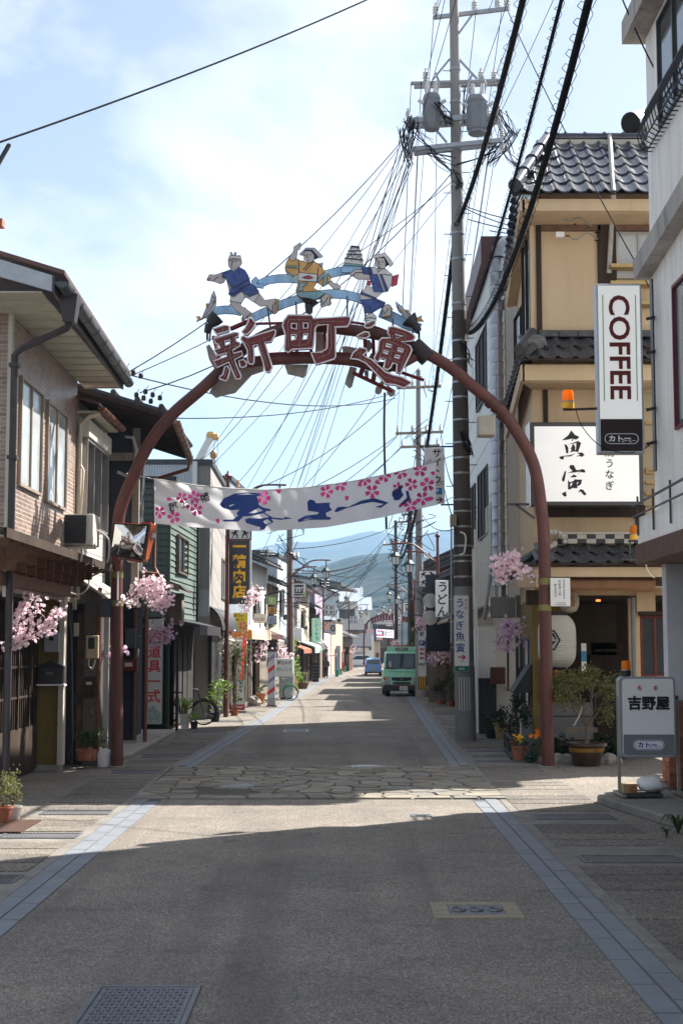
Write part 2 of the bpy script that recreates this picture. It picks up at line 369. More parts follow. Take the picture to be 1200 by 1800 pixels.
 # drain covers and gratings in the gutters
GL0=-4.5; GR0=3.95
proto=None
def grate(loc,w_,l_,label,rz=0):
 STEEL_=MT.get('grate_steel')or mk('grate_steel',(.17,.18,.20),.5,.6,.2,6)
 t=T('drain_grate',label,'drain grate',loc,'steel gratings set in the gutters')
 mb=MB(); x,y,z=loc
 for a,b,c,d in((-w_/2,w_/2,-l_/2,-l_/2+.03),(-w_/2,w_/2,l_/2-.03,l_/2),(-w_/2,-w_/2+.03,-l_/2+.031,l_/2-.031),(w_/2-.03,w_/2,-l_/2+.031,l_/2-.031)):
  mb.box(x+a,x+b,y+c,y+d,z-.02,z+.012)
 mb.build('frame',STEEL_,t)
 mb=MB(); n=int(w_/.045)
 for i in range(1,n):mb.box(x-w_/2+i*w_/n-.007,x-w_/2+i*w_/n+.007,y-l_/2+.031,y+l_/2-.031,z-.02,z+.008)
 for i in(1,2):mb.box(x-w_/2+.031,x+w_/2-.031,y-l_/2+i*l_/3-.006,y-l_/2+i*l_/3+.006,z-.022,z+.004)
 stuff(mb.build('bars',STEEL_,t))
 mb=MB(); mb.box(x-w_/2+.031,x+w_/2-.031,y-l_/2+.031,y+l_/2-.031,z-.02,z-.0185); mb.build('pit',DARK,t)
 return t
LGR=[15.0,18.4,20.9,27.6,31.5,35.6,40.5,46,52]; RGR=[16.4,20.4,30.2,31.6,33.2,37.2,41.6,46.5,51.8,57.5]
WORDS=['nearest grating in the left gutter, cut by the frame edge','grating in the sunlit part of the left gutter','grating by the sunlit left kerb beside the crazy paving','grating in the left gutter at the arch foot',
'grating in the left gutter just past the arch foot','grating in the left gutter before the bicycle','grating in the left gutter beside the bicycle','grating in the left gutter before the butcher stand sign','grating in the left gutter under the butcher sign',
'large grating in the right gutter beside the stepped kerb','grating in the right gutter by the standing café sign','first of three gratings behind the right arch foot','middle of three gratings behind the right arch foot','last of three gratings behind the right arch foot',
'grating in the right gutter at the concrete pole','first grating in the right gutter past the pole','second grating in the right gutter past the pole','third grating in the right gutter past the pole','grating in the right gutter nearest the truck']
k=0
for y in LGR:
 xc=(GL0+.05+ROADL(y)-BAND)/2; grate((xc+.0,y,.0),1.0,.5,'steel '+WORDS[k]); k+=1
for y in RGR:
 xc=(ROADR(y)+BAND+.15+GR0)/2+(0.024*(y-30)if y>30 else 0)*.5; grate((xc,y,0),1.15,.55 if y<28 else .45,'steel '+WORDS[k]); k+=1
SLABM=[PAVE,speck('slab_aggregate_warm',[(.08,.07,.06),(.16,.14,.12),(.21,.185,.16),(.33,.30,.26)],60,.55,.5),speck('slab_aggregate_dark',[(.06,.054,.047),(.13,.115,.10),(.18,.16,.14),(.29,.265,.235)],60,.55,.5)]
for sg,ga in((-1,LGR),(1,RGR)):
 row=struct(strip(lambda y:(GL0 if sg<0 else ROADR(y)+BAND+.12),lambda y:(ROADL(y)-BAND-.12 if sg<0 else GR0+(.02*(y-28)if y>28 else 0)),[8,20,30,40,50,64],-.001).build('gutter',CONCD,loc=(sg*3.8,20,0)))
 protos={}; y=9.0; farm=MB()
 while y<62:
  ln=rr.choice((.5,.5,.6,1.0)); yc=y+ln/2
  if all(abs(yc-g)>(ln/2+.26)for g in ga):
   xa=GL0+.02 if sg<0 else ROADR(yc)+BAND+.14; xb=ROADL(yc)-BAND-.14 if sg<0 else GR0-.02+(.02*(yc-28)if yc>28 else 0)
   mb=MB(); h=.006+rr.uniform(0,.006)
   mb.hexa([(xa,y+.008,-.03),(xb,y+.008,-.03),(xb,y+ln-.008,-.03),(xa,y+ln-.008,-.03)],[(xa+.008,y+.018,h),(xb-.008,y+.018,h),(xb-.008,y+ln-.018,h),(xa+.008,y+ln-.018,h)])
   if y<48:mb.build('slab',rr.choice(SLABM),row)
   else:farm.add(mb.v,mb.f)
  y+=ln
 stuff(farm.build('slab_row',PAVE,row))
 struct(strip(lambda y:(ROADL(y)-BAND-.13 if sg<0 else ROADR(y)+BAND),lambda y:(ROADL(y)-BAND if sg<0 else ROADR(y)+BAND+.13),[-20,0,10,20,30,40,50,64],.003).build('gutter_edging',CONCD,loc=(sg*3.3,20,0)))
 # manholes
def plate(name,label,x0,x1,y0,y1,fmat,pmat,rim=.05,studs=None):
 t=T(name,label,'manhole cover',((x0+x1)/2,(y0+y1)/2,0))
 mb=MB()
 for a,b,c,d in((x0,x1,y0,y0+rim),(x0,x1,y1-rim,y1),(x0,x0+rim,y0+rim+.001,y1-rim-.001),(x1-rim,x1,y0+rim+.001,y1-rim-.001)):mb.box(a,b,c,d,-.02,.012)
 mb.build('frame',fmat,t,bev=.006)
 mb=MB(); mb.box(x0+rim+.006,x1-rim-.006,y0+rim+.006,y1-rim-.006,-.02,.006); mb.build('lid',pmat,t)
 if studs:
  mb=MB(); nx_,ny_=studs; a0=x0+rim+.03; b0=y0+rim+.03; dx=(x1-x0-2*rim-.06)/nx_; dy=(y1-y0-2*rim-.06)/ny_
  for i in range(nx_):
   for j in range(ny_):
    if(i+j)%2:mb.box(a0+i*dx+dx*.12,a0+i*dx+dx*.88,b0+j*dy+dy*.38,b0+j*dy+dy*.62,.004,.013)
    else:mb.box(a0+i*dx+dx*.38,a0+i*dx+dx*.62,b0+j*dy+dy*.12,b0+j*dy+dy*.88,.004,.013)
  stuff(mb.build('tread',pmat,t))
 return t
IRON=mk('cast_iron',(.13,.14,.16),.5,.5,.2,8,.1,60)
a=G(170,1738); b=G(355,1735); c=G(120,1830)
plate('manhole_cover','rectangular cast iron manhole cover with basket tread in the road at the bottom edge',b.x-.74,b.x,8.55,b.y,IRON,IRON,.045,(18,20))
a=G(755,1588); b=G(908,1616)
yh=plate('hydrant_cover','rectangular hydrant cover with a worn yellow frame in the road',a.x,XX(905,1588,a.y),b.y,a.y,mk('worn_yellow',(.27,.225,.15),.7,0,.3,14,dirt=.6,dcol=(.11,.10,.11)),IRON,.15)
mb=MB(); xm=(a.x+XX(905,1588,a.y))/2; ym=(a.y+b.y)/2
for dx in(-.16,0,.17):
 mb.tube([(xm+dx+.06*math.cos(q*.785),ym+.09*math.sin(q*.785),.012)for q in range(8)],.012,4,closed=True)
 mb.box(xm+dx-.04,xm+dx+.04,ym-.015,ym+.015,.006,.016)
mb.build('relief',mk('worn_steel',(.2,.2,.21),.5,.6),yh)
def round_cover(px,py,r,label,mat,ring):
 g=G(px,py); t=T('manhole_cover',label,'manhole cover',g)
 mb=MB(); mb.lathe([(r+.2,0),(r+.2,.011),(r+.01,.013),(r+.01,0)],g,40); mb.build('collar',ring,t)
 mb=MB(); mb.lathe([(r,0),(r,.018),(r-.03,.018),(r-.035,.013),(.02,.013)],g,40); mb.build('lid',mat,t)
 mb=MB()
 for i in range(-6,7):
  h=math.sqrt(max(0,(r-.05)**2-(i*r/7)**2)); nseg=6
  for q in range(-4,5):
   xx=q*r/5+(.5*r/5 if i%2 else 0)
   if abs(xx)+r/14<h:mb.box(g.x+xx-r/14,g.x+xx+r/14,g.y+i*r/7-.02,g.y+i*r/7+.02,.012,.022)
 stuff(mb.build('tread',mat,t))
 return t
IRONL=mk('polished_iron',(.30,.31,.33),.35,.7,.2,8)
round_cover(420,1381,.5,'round iron manhole cover in a dark collar set in the crazy paving',IRONL,CONCD)
round_cover(642,1349,.30,'small shiny round cover at the far edge of the crazy paving',IRONL,CONC)
for px,py,w_,h_,lb in((520,1285,.7,.95,'pale square utility cover in the road beyond the arch'),(740,1435,.3,.25,'small steel valve cover by the right edge of the sunlit strip'),(435,1331,.45,.3,'dark small cover in the road just beyond the crazy paving'),(722,1334,.3,.25,'small dark valve cover near the right kerb band')):
 g=G(px,py); plate('utility_cover',lb,g.x-w_/2,g.x+w_/2,g.y-h_/2,g.y+h_/2,IRONL if w_>.6 else IRON,IRON,.04,(6,6))
 # pavement platform at the café, kerb slabs at left
mb=MB(); mb.slab([(3.95,22.3,-.02),(4.0,21.6,-.02),(4.35,19.6,-.02),(5.0,17.5,-.02),(8,17.5,-.02),(8,23.9,-.02),(4.6,23.9,-.02)],(0,0,.15))
struct(mb.build('doorstep',CONCD,bev=.03))
mb=MB(); mb.slab([(-6.4,29.6,-.02),(-4.95,29.6,-.02),(-4.56,31.2,-.02),(-4.6,40,-.02),(-6.4,40,-.02)],(0,0,.13))
struct(mb.build('doorstep',CONC,bev=.03))
# ---------------------------------------------------------------- hills
def hill(name,d,prof,mat,depth,seed,zsub=30,sub=5):
 q=random.Random(seed); cols=220; rows=20; x0,x1=XX(-1500,1000,d),XX(2700,1000,d); vs=[]; fs=[]
 f=curve([(XX(px,py,d),ZZ(py,d))for px,py in prof])
 from mathutils import noise
 for j in range(rows):
  t=j/(rows-1)
  for i in range(cols):
   x=lerp(x0,x1,i/(cols-1)); zt=f(x)+3*noise.noise(V((x*.02*700/d,seed,0)))*d/700
   z=zt*(1-(1-t)**1.7)*1+noise.noise(V((x*.012*900/d,t*4.0,seed)))*zt*.16*(1-t)*min(1,t*4)
   vs.append((x,d-depth*(1-t)+noise.noise(V((x*.008*900/d,t*3,seed+9)))*depth*.25*(1-t),z-(4 if j==0 else 0)))
 for j in range(rows-1):
  for i in range(cols-1):fs.append((j*cols+i,j*cols+i+1,(j+1)*cols+i+1,(j+1)*cols+i))
 mb=MB(); mb.add(vs,fs); o=mb.build(name,mat,loc=(0,d,0),smooth=True); struct(o); return o
def hillmat(name,cols,scale):
 m=mk(name,cols[0],.95,0,.1,.01,spec=0); nt=m.node_tree; N=nt.nodes; L=nt.links; b=N['Principled BSDF']
 geo=N.new('ShaderNodeNewGeometry'); n=N.new('ShaderNodeTexNoise'); n.inputs['Scale'].default_value=scale; n.inputs['Detail'].default_value=10; n.inputs['Roughness'].default_value=.75
 L.new(geo.outputs['Position'],n.inputs['Vector']); r=N.new('ShaderNodeValToRGB'); e=r.color_ramp.elements
 while len(e)<len(cols):e.new(.5)
 for i,c in enumerate(cols):e[i].position=.40+.20*i/(len(cols)-1); e[i].color=c+(1,)
 L.new(n.outputs['Fac'],r.inputs['Fac']); L.new(r.outputs['Color'],b.inputs['Base Color'])
 bp=N.new('ShaderNodeBump'); bp.inputs['Strength'].default_value=1; bp.inputs['Distance'].default_value=30; L.new(n.outputs['Fac'],bp.inputs['Height']); L.new(bp.outputs['Normal'],b.inputs['Normal'])
 return m
FOR1=hillmat('forest',[(.003,.008,.004),(.025,.045,.024),(.10,.095,.06)],.03)
FOR2=hillmat('far_forest',[(.006,.014,.009),(.06,.075,.05)],.013)
HILLN=hill('hills',1700,[(-1500,1060),(100,1040),(350,1030),(480,1035),(560,1005),(620,985),(680,978),(740,990),(800,1010),(900,1000),(1100,1030),(2700,1060)],FOR1,950,3)
HILLF=hill('mountains',3900,[(-1500,1010),(200,985),(420,980),(480,966),(520,962),(560,961),(600,950),(630,941),(655,936),(690,944),(720,950),(760,940),(800,939),(900,950),(1200,960),(2700,1010)],FOR2,1700,8)
# ================================================================ THE ARCH
D=28.8
arch=T('street_arch','dark red pipe arch over the street with big characters and painted dancer panels','arch',(0,D,0))
def pp(pts,d=D):return[P(x,y,d)for x,y in pts]
def smooth(pts,n=6): # Catmull-Rom
 out=[]; q=[pts[0]]+list(pts)+[pts[-1]]
 for i in range(1,len(q)-2):
  p0,p1,p2,p3=[V(q[i+k])for k in(-1,0,1,2)]
  for j in range(n):
   t=j/n; out.append(.5*((2*p1)+(p2-p0)*t+(2*p0-5*p1+4*p2-p3)*t*t+(3*p1-p0-3*p2+p3)*t**3))
 return out+[V(pts[-1])]
main=[(205,1080),(205,1000),(208,917),(218,875),(233,840),(262,780),(301,730),(358,680),(400,640),(440,604),(490,580),(545,573),(600,578),(675,590),(738,615),(790,645),(832,680),(870,712),(902,750),(937,815),(951,893),(956,960),(958,1080)]
g0=G(205,1350); footL=V((XX(205,1346,D),D,0)); g1=G(963,1342); footR=V((XX(963,1346,D),D,0))
MB().tube(smooth(pp(main)),.125,14).build('pipe',RUST,arch,smooth=True)
MB().tube(smooth(pp([(392,652),(420,640),(450,635),(500,631),(560,630),(620,634),(665,645),(700,640),(735,622)])),.115,12).build('pipe',RUST,arch,smooth=True)
for fx,(px,py)in((footL,main[0]),(footR,main[-1])):
 t_=P(px,py,D)
 MB().tube([fx-V((0,0,.05)),V((fx.x*.97+t_.x*.03,D,.3)),t_],[.128,.128,.125],14).build('leg',RUST,arch,smooth=True)
 mb=MB(); mb.lathe([(.2,-.02),(.2,.012),(.14,.03)],fx,12); mb.build('base_plate',CONCD,arch)
olive=mk('faded_olive_tape',(.20,.19,.06),.6)
for px,ys in((205,(1010,1060)),(957,(1022,1068))):
 for y in ys:MB().tube([P(px,y-5,D),P(px,y+6,D)],.134,14).build('tape',olive,arch,smooth=True)
mb=MB()
mb.tube(smooth(pp([(445,569),(520,567),(600,565),(650,572),(688,586)],D-.05)),.03,6); mb.tube(smooth(pp([(470,622),(520,620),(600,621),(640,624)],D-.05)),.028,6)
mb.tube(pp([(375,590),(388,640)],D-.1),.04,4); mb.tube(pp([(405,578),(440,563)],D-.08),.05,4)
for x in(520,545,570,640,655):mb.tube(pp([(x,575),(x+2,632)],D-.02),.035,4)
mb.tube(pp([(620,655),(690,688)],D-.05),.04,4); mb.tube(pp([(640,640),(632,662)],D),.05,4); mb.tube(pp([(660,645),(655,672)],D),.05,4); mb.tube(pp([(692,650),(745,668)],D-.02),.035,4)
mb.build('brace',REDL,arch,smooth=True)
mb=MB(); mb.tube(pp([(726,606),(752,630)]),.19,10); mb.build('pipe_joint',mk('joint_black',(.03,.02,.022),.5),arch,smooth=True)
for a_,b_ in(((858,703),(866,710)),((868,712),(876,718)),((878,724),(886,731))):MB().tube(pp([a_,b_]),.14,12).build('pipe_clamp',mk('clamp_brown',(.09,.035,.03),.4,.3),arch,smooth=True)
a,b=P(838,733,D-.1),P(868,768,D-.1)
MB().box(a.x,b.x,D-.35,D+.05,b.z,a.z).build('junction_box',mk('warm_grey_box',(.36,.32,.27),.6,dirt=.2),arch,bev=.02)
# the three big characters: red boxes with a pale rim and a neon tube
def zmap(ox,oy,s):return lambda p:(ox+p[0]*s,oy+p[1]*s)
zA,zB,zC=zmap(360,550,.11667),zmap(490,545,.10833),zmap(600,550,.125)
LET=[(zA,[[[(120,240),(290,185),(360,190),(368,260),(340,275),(185,318),(160,300)]],
[[(135,385),(450,290),(510,300),(505,350),(462,365),(475,430),(525,445),(530,490),(418,560),(432,608),(555,575),(570,640),(448,700),(480,800),(548,955),(530,990),(470,998),(425,900),(360,740),(185,822),(135,722),(330,655),(335,600),(195,640),(140,560),(235,525),(200,470),(160,455)],[(300,425),(380,400),(375,465),(310,490)]],
[[(300,810),(340,800),(375,850),(370,900),(345,980),(320,1025),(215,990),(230,950),(270,930)]],[[(510,720),(580,700),(630,750),(620,800),(560,825),(530,810)]],
[[(660,75),(700,75),(765,150),(720,240),(640,320),(590,320),(555,280),(600,235),(650,140)]],
[[(540,395),(555,350),(590,345),(640,375),(1040,250),(1065,260),(1060,320),(1000,430),(900,440),(950,600),(1015,820),(980,885),(930,890),(900,860),(880,750),(810,520),(790,475),(730,490),(740,620),(740,740),(720,770),(670,765),(645,720),(640,560),(590,460)]]],
[[(200,270),(330,235)],[(170,400),(450,320)],[(230,430),(280,520)],[(430,340),(430,470)],[(190,590),(410,510),(500,480)],[(190,770),(340,700),(530,610)],[(400,500),(360,580),(390,680),(440,800),(490,950)],[(340,830),(290,970)],[(690,160),(620,280)],[(680,460),(800,430),(980,350)],[(600,430),(680,520),(690,730)],[(820,440),(870,580),(950,820)]]),
(zB,[[[(150,75),(530,80),(560,135),(1130,100),(1155,130),(1150,200),(1110,265),(900,275),(918,300),(920,740),(900,790),(640,875),(590,865),(520,690),(690,680),(780,620),(795,230),(620,245),(590,290),(560,590),(530,620),(220,635),(150,685),(90,650),(105,400),(60,250),(80,170)],
[(205,215),(290,215),(285,305),(200,290)],[(395,205),(475,210),(470,290),(400,295)],[(200,395),(285,395),(275,475),(200,490)],[(405,385),(468,380),(455,470),(385,480)]]],
[[(160,600),(150,400),(140,190),(180,155),(480,155),(530,200),(510,480),(440,560),(210,575)],[(330,210),(340,550)],[(190,370),(420,350),(510,330)],[(560,230),(700,185),(1060,190)],[(835,215),(855,600),(800,720),(640,775)]]),
(zC,[[[(330,155),(440,105),(480,110),(475,150),(420,200),(360,210),(320,190)]],[[(215,320),(320,265),(380,270),(395,320),(340,355),(240,345)]],
[[(125,640),(160,560),(250,485),(345,500),(360,540),(300,590),(350,620),(420,650),(520,740),(620,830),(720,870),(850,900),(985,975),(880,1055),(760,1010),(620,995),(560,930),(480,840),(340,700),(230,650)]],
[[(660,200),(720,185),(900,240),(1000,290),(1040,340),(1000,390),(840,405),(960,460),(990,520),(960,590),(830,850),(770,830),(780,720),(720,700),(690,770),(640,800),(590,770),(620,650),(550,630),(510,690),(465,660),(460,620),(510,530),(530,390),(570,350),(690,350),(650,280)],
[(750,300),(870,325),(770,350)],[(630,430),(700,450),(695,485),(620,465)],[(590,525),(665,545),(645,580),(585,560)],[(790,490),(870,515),(860,550),(790,530)],[(760,590),(820,605),(805,640),(745,620)]]],
[[(360,180),(450,130)],[(250,330),(360,300)],[(200,600),(280,540),(250,620),(400,700),(600,900),(900,990)],[(710,245),(850,280),(940,330),(850,375),(740,370),(700,300)],[(600,400),(560,560),(520,640)],[(620,380),(760,430),(930,510),(880,640),(820,800)],[(740,380),(650,740)],[(590,500),(840,570)],[(560,600),(830,700)]])]
RIM=mk('letter_rim',(.72,.70,.74),.5,0,.15,6); NEON=mk('neon_tube',(.26,.17,.13),.35)
LBACK=mk('letter_back',(.30,.285,.275),.7,0,.25,5,dirt=.35,dcol=(.13,.11,.10))
DL=D-.34
for(zf,parts,neon),nm in zip(LET,('first','second','third')):
 fm,rm=MB(),MB()
 for loops in parts:
  ll=[[zf(p)for p in l]for l in loops]
  fm.prism(ll,lambda x,y:P(x,y,DL),(0,.16,0))
  for l in ll:rm.tube([P(x,y,DL-.015)for x,y in l],.017,5,closed=True)
 le=fm.build('letter',REDL,arch)
 rm.build('rim',RIM,le,smooth=True)
 nm_=MB()
 for l in neon:nm_.tube([P(*zf(p),DL-.035)for p in l],.008,4)
 for l in neon:
  for p,q in zip(l,l[1:]):
   mx_,my_=(p[0]+q[0])/2,(p[1]+q[1])/2; a_=P(*zf((mx_,my_)),DL-.02); nm_.tube([a_+V((0,0,.035)),a_-V((0,0,.035))],.008,4)
 nm_.build('neon_tube',NEON,le)
 # the same characters face the other way on the far side of the arch: only their grey backs show
for zf,lst in((zA,[[(68,470),(20,500),(60,690),(200,950),(70,1190),(160,1265),(260,1230),(450,1190),(700,920),(880,860),(880,760),(500,800),(300,900),(150,600)]]),
(zB,[[(90,880),(480,880),(440,1030),(390,1085),(320,1060),(140,1020)],[(600,350),(700,350),(770,540),(760,640),(590,680)]]),
(zC,[[(10,470),(80,465),(250,500),(200,560),(20,560)],[(120,750),(215,770),(150,1020),(110,1045),(55,990),(60,930)],[(330,370),(400,380),(440,460),(380,540),(330,490)],[(320,800),(380,810),(380,910),(340,930)],[(560,950),(600,980),(560,1110),(520,1135),(470,1100),(480,1050)],[(640,1010),(760,1090),(750,1140),(690,1165),(640,1110)],[(420,560),(460,590),(430,660),(370,640)]])):
 for pts in lst:MB().prism([[zf(p)for p in pts]],lambda x,y:P(x,y,D+.25),(0,.14,0)).build('letter_back',LBACK,arch)
 # painted panels on top
SKIN=mk('panel_pale',(.50,.46,.44),.6,0,.07,5); NAVY=mk('panel_navy',(.035,.07,.24),.5,0,.55,6,dirt=.35,dcol=(.22,.28,.45)); OCH=mk('panel_ochre',(.62,.37,.13),.6,0,.12,6)
TEAL=mk('panel_teal',(.22,.40,.44),.6,0,.2,6); SKYB=mk('panel_sky',(.30,.52,.76),.55,0,.22,5,dirt=.2,dcol=(.5,.58,.66),streak=True); PWHITE=mk('panel_white',(.62,.62,.63),.6,0,.06,4)
CRIM=mk('panel_crimson',(.45,.05,.10),.6,0,.3,8); ORNG=mk('panel_orange',(.62,.36,.10),.6,0,.15); HAIR=mk('panel_dark',(.02,.03,.045),.6); PGREY=mk('panel_grey',(.42,.44,.50),.6,0,.1)
LINE=mk('panel_line',(.03,.035,.06),.6)
DP=D-.06
z1,z2,z3=zmap(340,430,.13333),zmap(490,420,.10833),zmap(600,420,.125)
def panel(name,label,zf,pieces,lines,thick=.05):
 root=None
 for i,(nm,mt,off,pts)in enumerate(pieces):
  mb=MB(); l=[zf(p)for p in pts]
  dd=DP-off
  mb.prism([l],lambda x,y:P(x,y,dd),(0,.045 if off<.02 else off,0))
  if root is None:root=tag(mb.build(name,mt,arch),label)
  else:mb.build(nm,mt,root)
 mb=MB()
 for pts,off in lines:mb.tube([P(*zf(p),DP-off-.004)for p in pts],.0085,4)
 for nm,mt,off,pts in pieces:mb.tube([P(*zf(p),DP-off-.001)for p in pts],.006,4,closed=True)
 stuff(mb.build('drawn_lines',LINE,root))
 return root
def rib(c,wd):
 up=[]; dn=[]
 for i,p in enumerate(c):
  a,b=c[max(0,i-1)],c[min(len(c)-1,i+1)]; dx,dy=b[0]-a[0],b[1]-a[1]; l=math.hypot(dx,dy)
  up.append((p[0]-dy/l*wd/2,p[1]+dx/l*wd/2)); dn.append((p[0]+dy/l*wd/2,p[1]-dx/l*wd/2))
 return up+dn[::-1]
ident=lambda p:p
DPs=DP; DP=D+.02
for c,wd in(([(455,499),(470,492),(490,489),(510,489),(530,491)],14),([(565,484),(590,478),(612,474),(640,475)],15),([(362,552),(378,546),(395,544),(412,545),(425,548)],14),([(440,560),(470,546),(500,533),(525,525),(550,519),(580,516),(605,517),(630,523),(645,531)],15),([(668,548),(690,557),(712,568),(738,578)],18)):
 panel('water_ribbon','light blue water ribbon behind the dancers',ident,[('x',SKYB,0,rib(c,wd))],[])
DP=DPs
panel('dancer_panel','painted dancer in a short blue coat and white headband',z1,[
('x',SKIN,.0,[(455,200),(475,140),(620,140),(640,240),(605,290),(700,400),(700,690),(490,690),(430,440),(400,495),(350,512),(265,480),(180,470),(175,455),(210,390),(290,395),(375,365),(490,325),(490,315),(462,280)]),
('legs',SKIN,.012,[(490,670),(640,600),(870,640),(940,730),(1080,710),(1120,720),(1105,890),(1060,915),(990,850),(970,800),(880,810),(790,750),(700,695),(680,690),(630,770),(620,800),(700,850),(795,920),(780,945),(700,960),(640,1020),(630,980),(650,930),(560,870),(495,790),(480,740)]),
('shorts',PWHITE,.02,[(488,680),(640,615),(680,680),(630,768),(480,740)]),('shorts',PWHITE,.02,[(708,695),(870,640),(800,750),(770,745)]),
('sash',SKYB,.016,[(765,470),(825,415),(865,465),(830,510),(930,520),(920,575),(830,560),(770,520)]),
('coat',NAVY,.03,[(380,370),(490,325),(530,355),(600,290),(680,335),(720,400),(755,510),(830,570),(870,620),(740,685),(635,610),(530,685),(460,655),(475,600),(505,565),(440,470),(420,430),(380,430)]),
('headband',PWHITE,.03,[(470,150),(530,135),(625,150),(622,190),(540,178),(470,185)]),('headband_knot',PGREY,.02,[(475,100),(505,95),(520,132),(495,132)]),('headband_knot',PGREY,.02,[(535,98),(570,98),(560,134),(535,132)]),
('sandal',ORNG,.03,[(1092,715),(1120,716),(1103,890),(1072,912)])],
[([(505,270),(505,250),(522,205)],.0),([(480,212),(500,208)],0),([(548,215),(575,214)],0),([(488,292),(510,292)],0),([(505,565),(560,560),(755,430)],.03),([(460,640),(540,640),(640,570),(755,510)],.03),([(1040,900),(1045,800),(1090,750)],.012),([(1050,900),(985,840)],.012),([(650,930),(660,1010),(700,950),(760,905)],.012),([(265,480),(280,450),(330,420)],0),([(180,460),(230,440)],0)])
panel('dancer_panel','painted dancer in an ochre robe with one arm raised',z2,[
('x',OCH,.0,[(150,320),(300,320),(350,350),(410,350),(450,380),(560,350),(640,400),(740,510),(855,620),(800,720),(720,770),(620,700),(560,790),(650,840),(750,880),(600,990),(430,1030),(300,920),(275,840),(320,690),(330,560),(230,610),(130,560),(100,470),(115,390)]),
('arm',SKIN,.012,[(160,310),(240,190),(240,130),(350,50),(360,70),(340,160),(305,170),(285,310),(220,355)]),('arm',SKIN,.012,[(800,720),(850,665),(890,715),(960,730),(1010,775),(990,810),(890,805)]),
('hat',PGREY,.012,[(330,245),(440,140),(580,140),(715,275),(660,310),(540,175),(430,180),(390,265)]),('hair',HAIR,.018,[(400,225),(440,172),(530,172),(640,300),(580,325),(520,230)]),
('face',SKIN,.026,[(400,225),(440,190),(515,190),(570,250),(575,330),(530,375),(470,380),(410,330)]),
('belt',PWHITE,.02,[(330,540),(620,570),(615,690),(320,675)]),('belt_stain',CRIM,.028,[(370,620),(450,600),(480,585),(560,628),(500,645),(420,635)]),
('belt_end',PGREY,.004,[(640,395),(715,380),(710,460)]),
('hem',TEAL,.02,[(280,860),(650,845),(750,880),(620,975),(520,985),(320,930)]),('sleeve_trim',TEAL,.02,[(105,430),(340,440),(320,475),(210,460),(110,455)]),('sleeve_trim',TEAL,.02,[(100,505),(240,590),(215,610),(130,565)]),('sleeve_trim',TEAL,.02,[(620,660),(740,530),(790,570),(770,740),(715,765),(740,600),(630,700)]),
('sleeve_trim',TEAL,.02,[(310,715),(470,712),(380,780),(400,820),(290,840),(340,770)]),
('foot',SKIN,.024,[(680,960),(760,880),(830,900),(830,1060),(700,1110),(675,1090)]),('sandal',ORNG,.018,[(815,890),(870,960),(835,975),(850,1050),(800,1085)])],
[([(470,240),(450,295),(480,300)],.026),([(415,262),(440,256)],.026),([(500,255),(528,255)],.026),([(465,338),(485,338)],.026),([(570,350),(430,510),(395,490),(500,380)],.0),([(690,990),(715,1070),(800,940)],.024),([(640,460),(620,700)],0),([(320,340),(330,560)],0)])
panel('dancer_panel','painted dancer in white and blue with a folded white hat',z3,[
('x',PWHITE,.0,[(280,400),(470,390),(500,410),(610,410),(710,490),(715,600),(650,735),(580,745),(480,835),(400,855),(270,850),(255,800),(260,770),(350,660),(440,670),(400,570),(400,495),(300,490)]),
('arm',SKIN,.012,[(105,490),(200,420),(285,425),(320,490),(400,500),(400,565),(220,560),(160,520)]),
('hair',HAIR,.010,[(470,300),(480,255),(600,245),(665,360),(620,385)]),('hat',PWHITE,.018,[(425,235),(615,190),(735,345),(690,385),(600,245),(470,270)]),
('face',SKIN,.026,[(475,300),(520,255),(600,268),(625,340),(615,410),(560,415),(510,400),(475,370)]),
('sleeve',NAVY,.014,[(280,405),(365,390),(400,490),(310,492)]),('stripe',NAVY,.014,[(380,390),(410,388),(440,490),(405,490)]),('bib',NAVY,.02,[(405,495),(500,490),(590,740),(460,740),(430,650)]),('stripe',NAVY,.02,[(540,490),(565,490),(660,725),(622,735)]),
('sash',CRIM,.008,[(360,575),(405,590),(412,650),(355,645)]),('sash',CRIM,.006,[(715,520),(805,490),(780,640),(700,670)]),
('belt',NAVY,.02,[(260,768),(290,745),(490,828),(470,838)]),('skirt',NAVY,.016,[(270,855),(490,835),(620,890),(600,940),(490,1000),(440,1030),(340,1040)]),
('foot',PWHITE,.012,[(320,1140),(370,1050),(440,1035),(490,1090),(490,1150),(400,1150)]),('foot',SKIN,.024,[(580,960),(640,910),(690,930),(700,1070),(580,1095),(570,1080)]),('sandal',ORNG,.012,[(680,925),(725,985),(705,1010),(705,1090),(590,1110),(575,1085),(690,1060)])],
[([(530,300),(520,350),(545,355)],.026),([(490,310),(512,305)],.026),([(565,318),(590,318)],.026),([(522,388),(545,388)],.026),([(505,415),(510,470),(560,415)],0),([(580,490),(680,510),(710,490)],0),([(590,1000),(600,1060),(660,970)],.024),([(330,1120),(420,1100),(480,1120)],.012),([(160,520),(200,470),(300,470)],.012)])
